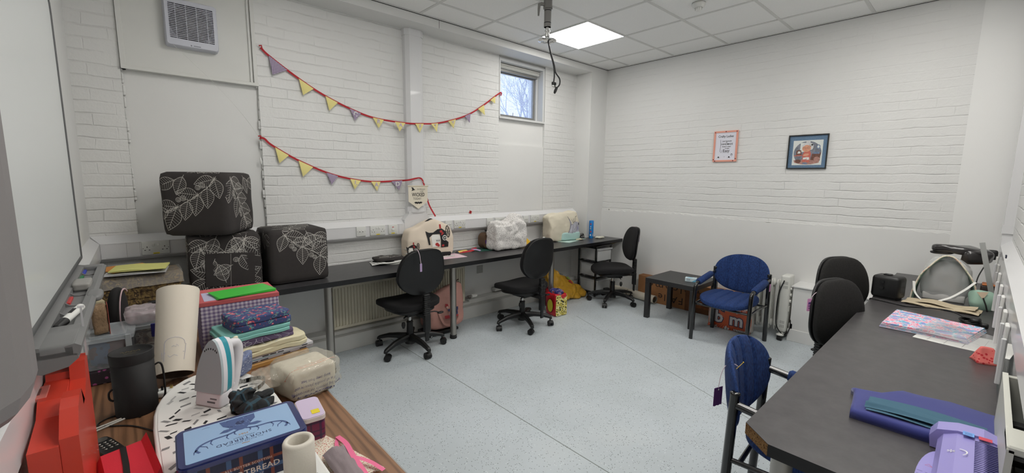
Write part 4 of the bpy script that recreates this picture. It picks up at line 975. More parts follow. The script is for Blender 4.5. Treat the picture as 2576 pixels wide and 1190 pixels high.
# rolled paper on the floor
b = MB(); b.tube([(0, .36, .05), (0, .1, .052), (0.004, .05, .049), (0, 0, .052), (0, -.36, .05)], [.047, .049, .044, .05, .048], 24, caps=False); b.tube([(0, .36, .05), (0, -.36, .05)], .043, 24, 1, caps=False)
for y, s in ((.36, 1), (-.36, -1)):
    b.add([(r * math.cos(k * PI / 12), y, .05 + r * math.sin(k * PI / 12)) for r in (.0425, .049) for k in range(24)], [(k, (k + 1) % 24, 24 + (k + 1) % 24, 24 + k) if s < 0 else (24 + k, 24 + (k + 1) % 24, (k + 1) % 24, k) for k in range(24)], 0)
single('paper_roll', 'cream roll of paper lying on the floor behind the turned office chair', 'paper roll', b, [mat('cream_paper', (214, 206, 190), .8), mat('roll_inside', (150, 140, 124), .9)], loc=(4.755, 2.93, .002), rz=R(-7))

# drawer tower
t = thing('drawer_tower', 'black framed storage tower with white plastic drawers under the bench end', 'drawers', (4.56, 3.385, 0), R(-3))
b = MB(); X0, X1, Y0, Y1 = -.16, .15, -.155, .15
for x in (X0, X1 - .02):
    for y in (Y0, Y1 - .02): b.box((x, y, 0), (x + .02, y + .02, .655), 0, .002, 1)
for z in (.03, .235, .44, .64):
    for y in (Y0 + .004, Y1 - .016): b.box((X0, y, z), (X1, y + .012, z + .014), 0)
    for x in (X0 + .004, X1 - .016): b.box((x, Y0, z), (x + .012, Y1, z + .014), 0)
b.box((X0 - .005, Y0 - .008, .655), (X1 + .005, Y1 + .005, .672), 0, .005); b.build('frame', M_blackm, t)
for z in (.055, .26, .465):
    d = MB(); d.box((X0 + .022, Y0 - .012, z), (X1 - .022, Y0 + .27, z + .15), 0, .006); d.box((X0 + .016, Y0 - .03, z + .14), (X1 - .016, Y0 + .27, z + .158), 0, .005); d.build('drawer', mat('frosted_white', (206, 208, 208), .45), t)

# oil heater
t = thing('oil_heater', 'white oil filled radiator heater beside the blue armchair', 'heater', (4.63, 1.30, 0))
hm = mat('heater_white', (214, 214, 208), .35)
for k in range(7):
    y = -.06 + k * .052; b = MB()
    b.soft((0, y, .32), (.135, .012, .50), 5, 8)
    for z in (.13, .53): b.soft((0, y, z), (.06, .05, .075), 2.5, 6)
    for s in (-1, 0, 1): b.tube([(s * .042, y, .12), (s * .042, y, .54)], .011, 6)
    b.build('fin', hm, t)
b = MB(); b.box((-.075, -.165, .075), (.075, -.085, .625), 0, .018, 3)
for z in (.50, .54, .12, .16):
    for i in range(5): b.box((-.0755, -.148 + i * .008, z), (-.0745, -.144 + i * .008, z + .028), 1)
for i in range(3): b.cyl((.0 - .03 + i * .0, -.165, .5 - i * .06), (-.03, -.178, .5 - i * .06), .014, n=14)
b.box((-.05, -.17, .28), (-.01, -.164, .33), 0, .002, 1); b.build('control_housing', [hm, mat('vent_slot', (150, 150, 146), .7)], t)
b = MB(); b.tube(smooth_path([(-.085, -.12, .58), (-.105, -.09, .45), (-.108, -.085, .25), (-.10, -.10, .12), (-.085, -.165, .055), (-.05, -.19, .12), (-.02, -.185, .22)]), .005, 7); b.build('power_cord', M_black, t)
b = MB(); b.box((-.03, -.21, .06), (.01, -.175, .17), 0, .006); b.cyl((-.01, -.213, .15), (-.01, -.205, .15), .012, n=10, mi=1); b.build('cord_hook', [hm, M_steel], t)
for y in (-.13, .25):
    b = MB(); b.box((-.10, y - .02, .045), (.10, y + .02, .07), 0, .008)
    for x in (-.10, .10): b.cyl((x, y - .02, .025), (x, y + .02, .025), .024, n=16, mi=1); b.lathe([(0, .066), (.03, .062), (.032, .052), (0, .05)], 14, 0, (x, y))
    b.build('castor_foot', [hm, M_black], t)
b = MB(); b.box((0, 0, 0), (.05, .018, .30), 0, .002, 1); single('wood_offcut', 'short brown timber offcut standing between heater and white casing', 'timber', b, mat('timber_brown', (150, 102, 62), .7, var=.1), loc=(4.72, 1.125, 0))
# ------------------------------------------------------------------ whiteboard wall
gy = mat('board_grey', (118, 118, 118), .45); gy2 = mat('board_grey_dark', (84, 85, 86), .5)
LW = lambda u, z=0: Lf @ V((u, 0, z))
t = thing('whiteboard', 'large interactive whiteboard with grey speaker column on the left wall', 'whiteboard'); t.matrix_world = Lf @ Matrix.Translation((1.9, 0, 1.125))
b = MB(); P = [(-.72, .02), (.75, .02), (.75, 1.09)] + [(-.63, 1.09), (-.68, 1.075), (-.71, 1.05), (-.72, 1.01)]
b.prism(frame((0, 0, 0), (1, 0, 0), (0, 0, 1), (0, -1, 0)), P, -.042, -.01, 0); b.build('writing_surface', mat('whiteboard_gloss', (212, 215, 214), .38, coat=.15), t)
b = MB(); E = P + [P[0]]
for i in range(len(P)):
    a, c = E[i], E[i + 1]
    b.tube([(a[0], .035, a[1]), (c[0], .035, c[1])], .012, 6)
b.build('board_frame', gy2, t)
b = MB(); 
prof = [(.72, .0), (.725, .05), (.745, .078), (.80, .092), (.86, .094), (.92, .088), (.96, .07), (.98, .0)]
T1 = 1.35
lv = [(.035, .72), (.02, .86), (.0, .95), (-.0, 1.0)]
n = len(prof); vs = []
zs = [(-.01, .55), (.0, .80), (.015, .93), (.04, 1.0), (T1, 1.0)]
for z, s in zs: vs += [(.85 + (p[0] - .85) * s, p[1] * s, z) for p in prof]
b.add(vs, [(j * n + i, j * n + i + 1, (j + 1) * n + i + 1, (j + 1) * n + i) for j in range(len(zs) - 1) for i in range(n - 1)], 0, False)
b.add(vs[:n], [list(range(n))], 0); b.build('speaker_column', mat('speaker_grey', (128, 124, 124), .55, bump=.2, bscale=900), t)
t = thing('pen_tray', 'grey pen tray with pockets hanging below the whiteboard', 'tray'); t.matrix_world = Lf @ Matrix.Translation((1.86, 0, 1.128))
U0, U1 = -.56, .58
F = frame((0, 0, 0), (0, 1, 0), (0, 0, 1), (1, 0, 0)); b = MB()
b.prism(F, [(.028, -.05), (.06, -.06), (.10, -.052), (.118, -.035), (.115, -.024), (.028, -.024)], U0, U1, 0)      # underside
b.prism(F, [(.030, -.024), (.060, -.024), (.060, .000), (.030, .006)], U0, U1, 0); b.prism(F, [(.098, -.024), (.120, -.030), (.124, -.008), (.114, -.001), (.098, -.004)], U0, U1, 0); b.box((U0, .055, -.026), (U1, .105, -.017), 0)
b.box((U0, .032, -.024), (U0 + .05, .118, .001), 0, .004); b.box((U1 - .18, .032, -.035), (U1, .118, .000), 0, .008); 
b.soft((.02, .118, -.012), (.12, .04, .026), 3, 8)
b.build('tray_body', gy, t)
for u in (-.40, -.27, -.02, .12, .24):
    b = MB(); b.prism(frame((u, 0, 0), (0, 1, 0), (0, 0, 1), (1, 0, 0)), [(.056, -.026), (.104, -.026), (.104, -.004), (.094, -.012), (.08, -.015), (.068, -.012), (.056, -.001)], -.004, .004); b.build('divider', gy, t)
for u, c in ((-.46, (44, 60, 168)), (-.33, (30, 120, 70)), (.05, (186, 56, 56))):
    b = MB(); b.box((u - .045, .058, -.023), (u + .045, .068, -.010), 0, .002, 1); b.build('colour_strip', mat('strip_%d' % c[0], c, .5), t)
t = thing('board_eraser', 'grey board eraser resting in the whiteboard pen tray', 'eraser'); t.matrix_world = Lf @ Matrix.Translation((1.72, .080, 1.112))
b = MB(); b.box((-.054, -.022, -.006), (.054, .022, .004), 0, .002, 1); b.build('felt_pad', gy2, t)
b = MB(); b.soft((0, 0, .014), (.112, .046, .026), 9, 8); b.build('eraser_body', mat('eraser_grey', (150, 148, 144), .6), t)
t = thing('marker_pen', 'white marker pen with black cap lying across the pen tray', 'pen'); t.matrix_world = Lf @ Matrix.Translation((2.20, .085, 1.130)) @ Matrix.Rotation(R(-16), 4, 'Z') @ Matrix.Rotation(R(8), 4, 'Y')
b = MB(); b.cyl((-.07, 0, 0), (.02, 0, 0), .0095, n=18); b.cyl((-.075, 0, 0), (-.07, 0, 0), .007, .0095, 18); b.box((-.04, -.004, .0093), (-.01, .004, .0099), 1); b.build('barrel', [M_white, M_ink], t)
b = MB(); b.cyl((.02, 0, 0), (.062, 0, 0), .0105, .0085, 18); b.cyl((.062, 0, 0), (.066, 0, 0), .0085, .004, 18); b.build('pen_cap', M_black, t)
# clear strip hanging from the tray
b = MB(); b.box((-.002, -.002, -.125), (.002, .002, 0)); b.box((-.006, -.004, -.002), (.006, .004, .003)); single('clear_rod', 'thin clear plastic rod standing upright behind the top of the red case', 'rod', b, clear_mat('clear_rod_plastic', (214, 212, 214), .55), loc=(-.104, 1.478, 1.175))

# ------------------------------------------------------------------ clutter at the far end of the left bench
gb = pattern_mat('gold_brown_print', 'blobs', [(58, 42, 26), (92, 72, 42), (128, 104, 62), (70, 54, 36), (150, 122, 74)], 34)
for k, (z, dx, w, lab) in enumerate(((.73, 0, .37, 'gold and brown patterned flat box at the bottom of the stack in the left corner'), (.795, -.008, .36, 'gold and brown patterned flat box in the middle of the stack in the left corner'), (.86, .006, .35, 'gold and brown patterned flat box topping the stack in the left corner'))):
    b = MB(); b.box((-w / 2, -.14, 0), (w / 2, .15, .061), 0, .003, 1); b.box((-w / 2 - .002, -.142, .040), (w / 2 + .002, .152, .0635), 0, .002, 1)
    single('flat_box', lab, 'box', b, gb, loc=(.035 + dx, 3.33, z), rz=R(-2 + 2 * k), group='patterned flat boxes in the left corner')
b = MB()
def film(u, v):
    x = -.20 + .40 * u; y = -.21 + .30 * v; z = .010 + nz((x, y, 0), 18, .010, 3)
    if v < .35: z -= (.35 - v) ** 1.3 * .22
    return (x, y, z)
b.grid(film, 26, 20); single('plastic_sleeve', 'crinkled clear plastic sleeve draped over the patterned box stack', 'plastic sleeve', b, clear_mat('film_grey', (176, 170, 162), .38, .12), loc=(.02, 3.32, .926))
def envelope(label, c, loc, rz, w=.26, d=.17, pitch=0):
    b = MB(); b.grid(lambda u, v: (-w / 2 + w * u, -d / 2 + d * v, .004 + .003 * math.sin(u * 5) + .003 * v), 8, 4); b.grid(lambda u, v: (-w / 2 + w * u, -d / 2 + d * (1 - v), .0015 + .003 * math.sin(u * 5)), 8, 4)
    b.ink(Matrix.Translation((0, 0, .009)), [(-w / 2, -d / 2 + .03), (-.02, -d * .1), (w / 2, -d / 2 + .035)], .0012)
    b.box((-w / 2, -d / 2, 0), (w / 2, -d / 2 + .001, .004))
    return single('envelope', label, 'envelope', b, [mat('paper_%d_%d' % (c[0], c[1]), c, .75), mat('fold_line', (150, 140, 80), .8)], loc=loc, rz=rz)
envelope('white paper folder edge under the yellow and orange envelopes', (190, 190, 192), (.02, 3.26, .944), R(-8), .27, .20)
envelope('orange envelope sticking out behind the yellow one', (206, 138, 64), (-.02, 3.36, .951), R(24), .23, .19)
envelope('pale yellow envelope topping the pile in the left corner', (212, 210, 128), (.035, 3.27, .962), R(-10), .25, .19)

# office chair standing between wooden table and bench
operator_chair('black office chair back poking up behind the clear storage boxes', (.155, 3.03, 0), R(92), .865, .45, None, star=.2, fabric=M_fab, lean=.03)

# ------------------------------------------------------------------ patterned storage cubes
cg = mat('charcoal_canvas', (51, 47, 46), .92, bump=.4, bscale=500, var=.06, vscale=30); lfm = mat('leaf_print_white', (196, 192, 186), .9)
def leaf(b, M, x, y, L, a, w=.30):
    ca, sa = math.cos(a), math.sin(a)
    def tr(u, v): return (x + (u * ca - v * sa) * L, y + (u * sa + v * ca) * L)
    lim = CUBE_LIM
    def ok(p): return abs(p[0]) < lim and abs(p[1]) < lim
    def line(ps, wd):
        seg = []
        for p in ps:
            if ok(p): seg.append(p)
            else:
                if len(seg) > 1: b.ink(M, seg, wd)
                seg = []
        if len(seg) > 1: b.ink(M, seg, wd)
    N = 14; up = [tr(i / N, w * math.sin(PI * (i / N) ** .8)) for i in range(N + 1)]; dn = [tr(i / N, -w * math.sin(PI * (i / N) ** .8)) for i in range(N + 1)]
    line(up, .0022); line(dn, .0022); line([tr(i / 6 - .12, 0) for i in range(7)], .0022)
    for k in range(1, 10):
        u = k / 10.5
        for s in (1, -1):
            v = w * math.sin(PI * min(1, (u + .09)) ** .8)
            line([tr(u - .04, 0), tr(u + .03, s * v * .55), tr(u + .075, s * v * .95)], .0013)
def berry(b, M, x, y, r):
    if abs(x) > CUBE_LIM - r or abs(y) > CUBE_LIM - r: return
    b.ink(M, [(x + r * math.cos(t * .45), y + r * math.sin(t * .45)) for t in range(15)], .0016)
    for k in range(1, 5): b.ink(M, [(x + r * k / 5 * math.cos(t * .6 + k), y + r * k / 5 * math.sin(t * .6 + k)) for t in range(10)], .0011)
def sprig(b, M, seed, flip=1, dx=0, dy=0):
    rnd = random.Random(seed)
    x, y = -flip * .12 + rnd.uniform(-.03, .03) + dx, .19 + dy; a = -PI / 2 + flip * rnd.uniform(.25, .5); pts = []
    for k in range(22):
        pts.append((x, y)); x += .018 * math.cos(a); y += .018 * math.sin(a); a += rnd.uniform(-.12, .16) * flip
    pp = [p for p in pts if abs(p[0]) < CUBE_LIM and abs(p[1]) < CUBE_LIM]
    if len(pp) > 1: b.ink(M, pp, .003)
    for k in range(2, 22, 4):
        p = pts[min(k, 21)]; q = pts[min(k + 1, 21)]; d = math.atan2(q[1] - p[1], q[0] - p[0])
        leaf(b, M, p[0], p[1], rnd.uniform(.12, .165), d + rnd.uniform(.6, 1.0)); 
        if k % 8 == 2: leaf(b, M, p[0], p[1], rnd.uniform(.12, .16), d - rnd.uniform(.6, 1.1))
        else: berry(b, M, p[0] + .03 * math.cos(d - 1.2), p[1] + .03 * math.sin(d - 1.2), .017); berry(b, M, p[0] + .052 * math.cos(d - .7), p[1] + .052 * math.sin(d - .7), .015)
    leaf(b, M, pts[-1][0], pts[-1][1], .13, a)
    leaf(b, M, flip * .1, .15, .13, -.4 if flip > 0 else PI + .4); leaf(b, M, flip * .05, .17, .12, -1.2 if flip > 0 else PI + 1.2)
def cube(label, loc, rz, s, h, seed, pocket=False, tilt=0, back=0):
    global CUBE_LIM
    CUBE_LIM = s / 2 - .008
    t = thing('storage_cube', label, 'storage box', loc, rz, 'charcoal leaf print fabric cubes', ry=tilt)
    b = MB()
    def fn(w, q):
        k = 1 + .006 * math.sin(w[2] * 30 + seed); yy_ = w[1] * k; return (w[0] * k, yy_ - back * max(0, yy_ + s / 2) / s, w[2])
    b.soft((0, 0, h / 2), (s, s, h), 15, 16, fn)
    e = .0012; fr_ = [frame((0, -s / 2 - e, h / 2), (1, 0, 0), (0, 0, 1), (0, -1, 0)), frame((s / 2 + e, 0, h / 2), (0, 1, 0), (0, 0, 1), (1, 0, 0)), frame((-s / 2 - e, 0, h / 2), (0, -1, 0), (0, 0, 1), (-1, 0, 0)), frame((0, 0, h + e), (1, 0, 0), (0, 1, 0), (0, 0, 1))]
    for i, M in enumerate(fr_): mk = b.mark(); sprig(b, M, seed * 5 + i, 1 if (seed + i) % 2 else -1); sprig(b, M @ Matrix.Translation((0, 0, .0003)), seed * 7 + i + 40, -1 if (seed + i) % 2 else 1, .05 if (seed + i) % 2 else -.05, -.05) if seed == 2 else None; b.conform(mk, -M.col[2].to_3d(), .0012)
    b.build('cover', [cg, lfm], t)
    if pocket:
        p = MB(); p.T = Matrix.Translation((.02, -s / 2 - .004, .155)) @ Matrix.Rotation(R(3), 4, 'Y'); p.box((-.14, -.002, -.115), (.14, .004, .105), 0, .003, 1); CUBE_LIM = .10; F = frame((0, -.0032, 0), (1, 0, 0), (0, 0, 1), (0, -1, 0)); leaf(p, F, -.03, -.08, .12, 1.9); leaf(p, F, .06, .09, .13, -1.1); leaf(p, F, -.09, .06, .1, -1.9); leaf(p, F, .0, .02, .11, -2.6); berry(p, F, .03, .06, .016)
        p.ink(F, [(0, -.11), (.0, .10)], .0012); p.build('pocket', [cg, lfm], t)
    return t
cube('charcoal leaf print fabric cube on the bench, right of the stack', (.915, 3.50, .73), R(0), .405, .392, 1)
cube('charcoal leaf print fabric cube with front pocket, lower one of the stack', (.482, 3.545, .73), R(-4), .41, .385, 2, True, 0, .105)
th = R(33)
cube('charcoal leaf print fabric cube sitting askew on top of the stack', (.4335 - .012, 3.492 - .01, 1.118), R(-33), .385, .405, 4)

# ------------------------------------------------------------------ wooden table clutter
TZ = .73
# red case
t = thing('tool_case', 'bright red plastic carry case standing upright against the left wall', 'case', (-.158, 1.335, TZ))
rc = mat('red_case_plastic', (206, 62, 44), .38, coat=.2)
F = frame((0, 0, 0), (0, 1, 0), (0, 0, 1), (1, 0, 0)); b = MB()
b.prism(F, [(-.19, .0), (.17, 0), (.17, .262), (.13, .285), (-.02, .285), (-.06, .262), (-.19, .252)], -.018, .024, 0); b.build('case_body', rc, t)
b = MB(); b.prism(F, [(-.185, 0), (.172, 0), (.172, .318), (.155, .322), (.105, .320), (.085, .282), (.0, .262), (-.035, .262), (-.045, .305), (-.09, .308), (-.13, .300), (-.185, .262)], .0245, .052, 0); b.build('case_lid', rc, t)
b = MB(); b.prism(F, [(.10, .285), (.155, .285), (.152, .30), (.105, .30)], -.016, .024, 0); b.build('handle', rc, t)
b = MB(); b.box((-.032, .0, .278), (-.006, .075, .2865), 0, .001, 1); b.box((-.024, .02, .2866), (-.018, .06, .2872), 1); b.build('latch', [mat('case_label', (214, 120, 110), .5), mat('case_print', (120, 70, 66), .6)], t)
# black lidded tub
t = thing('round_tub', 'black cylindrical box with black cord handle and gold lettering on lid', 'tub', (-.026, 1.80, TZ))
bk = mat('matte_black_card', (24, 23, 24), .65)
b = MB(); b.lathe([(0, 0), (.054, 0), (.0545, .002), (.0545, .20), (0, .2)], 40); b.build('tub_body', bk, t)
b = MB(); b.lathe([(.0558, .175), (.0562, .206), (.0555, .2075), (.053, .2075), (.052, .2025), (0, .2025)], 40); L = Matrix.Translation((0, 0, .2028)); [b.ink(L, [(-.026 + k * .004, .006 + .006 * math.sin(k * 1.9)) for k in range(13)], .0016, 1), b.ink(L, [(-.02 + k * .004, -.014 + .003 * math.sin(k * 2.3)) for k in range(9)], .001, 1)]; b.build('lid', [bk, mat('gold_print', (150, 128, 60), .4, .6)], t)
b = MB(); b.tube(smooth_path([(.052, -.005, .145), (.066, -.006, .15), (.073, -.007, .13), (.074, -.008, .07), (.072, -.006, .035), (.062, .004, .012)]), .003, 7); b.tube(smooth_path([(-.053, -.02, .10), (-.062, -.022, .09), (-.062, -.022, .07), (-.054, -.02, .06)]), .003, 7); b.build('cord_handle', M_black, t)
# paper roll
p0, p1 = V((.083, 1.955, .764)), V((.129, 2.135, 1.040)); ax = (p1 - p0).normalized()
b = MB(); b.cyl(p0, p1, .0605, .0695, 40, 0, False); b.cyl(p1, p0, .0665, .057, 40, 1, False)
for p, ra, rb, s in ((p0, .057, .0605, -1), (p1, .0665, .0695, 1)):
    a = ax.orthogonal().normalized(); c = ax.cross(a); vs = [p + a * math.cos(k * PI / 20) * r + c * math.sin(k * PI / 20) * r for r in (ra, rb) for k in range(40)]
    b.add(vs, [(k, (k + 1) % 40, 40 + (k + 1) % 40, 40 + k) if s < 0 else (40 + k, 40 + (k + 1) % 40, (k + 1) % 40, k) for k in range(40)], 0)
sd = V((.74, -.67, 0)); dn = V((0, 0, 1)) ; nrm = (V((-.1, -1, .55))); nrm = (nrm - ax * nrm.dot(ax)).normalized(); side = ax.cross(nrm).normalized()
def onroll(u, v, r=.0622): # u around, v along
    th_ = u / r; c = p0 + ax * v; return c + (nrm * math.cos(th_) + (-side) * math.sin(th_)) * (r + v * .026)
def rl(pts, w=.0007):
    P = [onroll(*q) for q in pts]; b.tube(P, w * .6, 4, 2)
rl([(-.03, .04), (-.034, .10)] + [(-.03 + .0, .10)] + [( .0 + .03 * math.cos(a), .105 + .02 * math.sin(a)) for a in [PI * (1 - k / 8) for k in range(9)]] + [(.03, .04)]); rl([(-.03, .07), (.03, .07)])
rl([(-.012, .09), (-.006, .098), (-.004, .088), (.002, .094), (.008, .09)]); rl([(-.01, .055), (0, .06), (.012, .052), (.018, .06)]); rl([(.036, .05), (.038, .075)])
single('paper_roll', 'thick cream paper roll leaning back on the wooden table with faint pen sketch', 'paper roll', b, [mat('cream_roll', (222, 213, 198), .8), mat('roll_brown', (96, 78, 66), .9), mat('blue_biro', (150, 156, 196), .8)])
# power strip with plug
t = thing('power_strip', 'white extension socket under the bottom of the leaning paper roll', 'extension lead', (.058, 1.862, TZ), R(-20))
b = MB(); b.soft((0, 0, .012), (.085, .045, .024), 4, 8); b.build('strip_body', M_white, t)
b = MB(); b.box((-.030, -.016, .024), (-.024, -.010, .038)); b.box((-.018, -.008, .024), (-.012, -.002, .038)); b.box((.005, 0, .024), (.012, .008, .034), 1); b.build('plug_pins', [M_black, mat('brass', (196, 172, 110), .35, 1)], t)
b = MB(); b.tube(smooth_path([(.0, -.0, 0), (-.06, .06, -.0), (-.1, .02, 0), (-.02, -.05, 0), (.05, -.17, 0)]), .0022, 6); b.build('lead', M_black, None); o = bpy.data.objects['lead.001'] if 'lead.001' in bpy.data.objects else bpy.data.objects['lead']
o.location = (-.02, 1.74, TZ + .0025); o.name = 'thin_cable'; tag(o, 'thin black cable lying on the wooden table in front of the black tub', 'cable')
b = MB(); 
for s in (0, 1): b.tube(smooth_path([(-.12, -.02 - .02 * s, 0), (-.06, .0 - .016 * s, .002), (.0, .03 - .01 * s, 0)]), .0028, 6)
single('twisted_string', 'twisted white cord handle lying between red case and black tub', 'cord', b, mat('white_rope', (214, 212, 204), .8, bump=.6, bscale=300), loc=(-.045, 1.745, TZ + .003))
# clear storage boxes
def clearbox(label, loc, rz, w, d, h, fill, clip):
    t = thing('storage_box', label, 'storage box', loc, rz, 'clear plastic storage boxes')
    b = MB(); b.prism(I4, rrect(w, d, .018, 4), 0, h - .012, 0); b.v and None
    b.build('tub', clear_mat('box_clear', (190, 196, 200), .30, .12), t)
    b = MB(); b.prism(I4, rrect(w + .014, d + .014, .02, 4), h - .012, h, 0); b.prism(I4, rrect(w - .03, d - .03, .014, 4), h, h + .004, 0); b.build('lid', clear_mat('lid_clear', (206, 214, 218), .48, .2), t)
    b = MB(); b.box((w / 2 - .02 + .002, -d / 2 - .010, h - .05), (w / 2 - .002 + .002, -d / 2 - .004, h + .006), 0, .002, 1); b.build('clip', mat('clip_' + clip, {'blue': (40, 40, 120), 'grey': (170, 176, 180)}[clip], .4), t)
    b = MB(); b.soft((0, 0, h * .42), (w - .02, d - .02, h * .78), 8, 8, lambda p, q: tuple(V(p) + nv(p, 30, .006, 2))); b.build('contents', fill, t)
    return t
clearbox('clear lidded storage box holding blue cloth beside the black tub', (-.085, 2.23, TZ + .055), R(-4), .135, .21, .115, pattern_mat('blue_cloth_mix', 'blobs', [(46, 60, 84), (60, 84, 118), (88, 60, 62), (40, 44, 56)], 16), 'grey')
clearbox('clear storage box with blue clip and dark trimmings behind the paper roll', (.014, 2.33, TZ), R(-2), .085, .20, .165, pattern_mat('dark_trim_mix', 'blobs', [(54, 46, 42), (104, 88, 74), (150, 140, 128), (80, 64, 52)], 45), 'blue')
b = MB(); b.box((-.08, -.11, 0), (.08, .11, .052), 0, .004, 1); single('craft_packet_box', 'dark glittery craft box under the clear box with blue cloth', 'box', b, pattern_mat('glitter_dark', 'spots', [(44, 34, 40), (150, 70, 120), (90, 60, 140), (180, 150, 150)], 55), loc=(-.085, 2.225, TZ), rz=R(-4))
b = MB(); b.soft((0, 0, .024), (.105, .17, .05), 5, 14, lambda p, q: tuple(V(p) + nv(p, 30, .008, 5) + nv(p, 80, .003, 2))); single('plastic_bag', 'clear bag of coloured bits on the clear box with blue clip', 'bag', b, clear_mat('bag_clear_bits', (196, 182, 186), .55, .15), loc=(.012, 2.33, TZ + .17))
t = thing('black_pouch', 'upright black pouch edged with pink piping behind the clear boxes', 'pouch', (-.062, 2.49, TZ), R(-20))
b = MB(); b.soft((0, 0, .142), (.05, .13, .285), 2.6, 10); b.build('pouch_body', mat('pouch_black', (24, 22, 22), .9), t)
b = MB(); b.tube([(.022 + .004, -.065 * math.cos(a) * .9, .142 + .135 * math.sin(a)) for a in [-.9 + k * .2 for k in range(16)]], .0028, 6); b.build('piping', mat('pale_pink', (206, 176, 180), .8), t)
b = MB(); b.soft((0, 0, .055), (.042, .06, .11), 7, 8, lambda p, q: tuple(V(p) + nv(p, 40, .004, 7)))
b.box((.0212, -.03, .0), (.0235, .032, .112), 1); single('paper_parcel', 'crumpled brown paper packet with red and white edge on the clear box', 'packet', b, [mat('kraft_paper', (146, 120, 92), .85, var=.2, vscale=60, bump=.8, bscale=120, bdist=.004), mat('red_edge', (150, 76, 62), .7)], loc=(-.107, 2.19, TZ + .175), rz=R(4))
b = MB(); b.box((-.022, -.03, 0), (.022, .03, .06), 0, .001, 1); single('small_carton', 'small cream card carton behind the brown paper packet', 'carton', b, mat('cream_card', (190, 178, 146), .8), loc=(-.12, 2.30, TZ + .22), rz=R(12))
b = MB(); b.box((-.022, -.045, 0), (.022, .035, .165), 0, .002, 1)
tag(b.build('glue_box', mat('white_packet', (196, 192, 190), .6), None, (-.122, 2.315, TZ + .176)), 'white packet standing behind the clear box lid under the small cream carton', 'packet')
bpy.data.objects['glue_box'].scale = (1, 1, .26)

# gingham fabric box with pile of folded cloth and magazines
t = thing('gingham_box', 'purple and white gingham box behind the cloth pile', 'box', (.346, 2.27, TZ), R(-2))
gg = pattern_mat('lilac_gingham', 'checks', [(206, 198, 206), (164, 150, 176), (118, 104, 138)], 62, axes=(0, 2))
b = MB(); b.box((-.148, -.12, 0), (.148, .12, .235), 0, .003, 1); b.build('box_body', gg, t)
b = MB(); b.box((-.151, -.123, .222), (.151, .123, .242), 0, .002, 1); b.box((-.13, -.11, .242), (-.03, .05, .2428), 1); b.build('lid', [mat('coral_card', (186, 88, 90), .7), mat('label_lilac', (176, 172, 196), .7)], t)
b = MB()
for k in range(4): b.T = Matrix.Translation((0, 0, .002 * k)) @ Matrix.Rotation(R(2 * k - 3), 4, 'Z'); b.box((-.115, -.075, 0), (.115, .075, .0014))
single('green_folder', 'bright green plastic folders lying on the gingham box', 'folder', b, [mat('bright_green', (64, 186, 62), .35)], loc=(.365, 2.235, TZ + .244), rz=R(7))
def cloth(name, label, cat, loc, rz, d, mats, seed=0, layers=3, k=13, amp=.004, grp=None, sc=14):
    t_ = MB(); h = d[2] / layers
    for i in range(layers):
        t_.soft((nz((i, 0, 0), 3, .01, seed), nz((0, i, 0), 3, .008, seed), h * (i + .5)), (d[0] * (1 - .02 * i), d[1] * (1 - .02 * i), h * 1.12), k, 10, lambda p, q: tuple(V(p) + nv(V(p) + V((0, 0, i)), sc, amp, seed)))
    return single(name, label, cat, t_, mats, loc, rz, grp)
PX, PY = .385, 2.03
b = MB(); b.box((-.135, -.10, 0), (.135, .10, .018), 0, .002, 1); single('picture_book', 'gold edged book at the bottom of the cloth pile', 'book', b, mat('gold_edge', (176, 132, 72), .45), loc=(PX + .015, PY - .02, TZ + .0), rz=R(9))
b = MB(); b.box((-.15, -.105, 0), (.15, .105, .010), 0, .001, 1); F = frame((0, -.1055, .005), (1, 0, 0), (0, 0, 1), (0, -1, 0)); [b.ink(F, [(x_, 0), (x_ + .03, 0)], .004, 1) for x_ in (-.11, -.07, .02, .09)]; b.box((-.149, -.104, .010), (.149, .104, .0105), 2); single('magazine', 'grey spined craft magazine above the gold edged book', 'magazine', b, [mat('mag_grey', (158, 150, 152), .5), M_ink, mat('mag_teal', (120, 150, 160), .5)], loc=(PX + .02, PY, TZ + .019), rz=R(11), group='craft magazines in the cloth pile')
b = MB(); b.box((-.15, -.105, 0), (.15, .105, .012), 0, .001, 1); [b.ink(F, [(x_, .001), (x_ + .024, .001)], .004, 1) for x_ in (-.06, -.03, .0, .10)]; single('magazine', 'white spined craft magazine just below the cream packet', 'magazine', b, [mat('mag_white', (196, 194, 196), .5), M_ink], loc=(PX + .025, PY + .004, TZ + .030), rz=R(8), group='craft magazines in the cloth pile')
cloth('fabric_packet', 'cream fabric in clear packet within the cloth pile', 'fabric', (PX + .005, PY + .0, TZ + .043), R(9), (.30, .22, .042), [mat('cream_fabric', (212, 204, 170), .6, coat=.4, var=.06, vscale=25)], 3, 2, 12, .008)
cloth('folded_fabric', 'dull purple folded cloth with frayed threads under the teal one', 'fabric', (PX - .02, PY + .005, TZ + .090), R(8), (.255, .20, .026), [mat('dull_purple', (92, 78, 104), .9)], 5, 2)
cloth('folded_fabric', 'pale teal folded cloth below the floral cloth', 'fabric', (PX - .03, PY + .008, TZ + .117), R(8), (.255, .20, .028), [mat('pale_teal', (126, 184, 176), .85)], 7, 2)
cloth('folded_fabric', 'navy floral folded cloth on top of the pile', 'fabric', (PX - .01, PY - .0, TZ + .146), R(9), (.225, .17, .055), [pattern_mat('navy_floral', 'florals', [(58, 70, 114), (182, 74, 88), (220, 150, 150), (104, 150, 146)], 62)], 9, 2, 9)
b = MB()
for k in range(12):
    r = random.Random(k); x = -.10 + .2 * r.random(); b.tube(smooth_path([(x, 0, 0), (x + r.uniform(-.03, .03), -.006, -.012), (x + r.uniform(-.04, .04), -.008, -.028)], 4), .0005, 4)
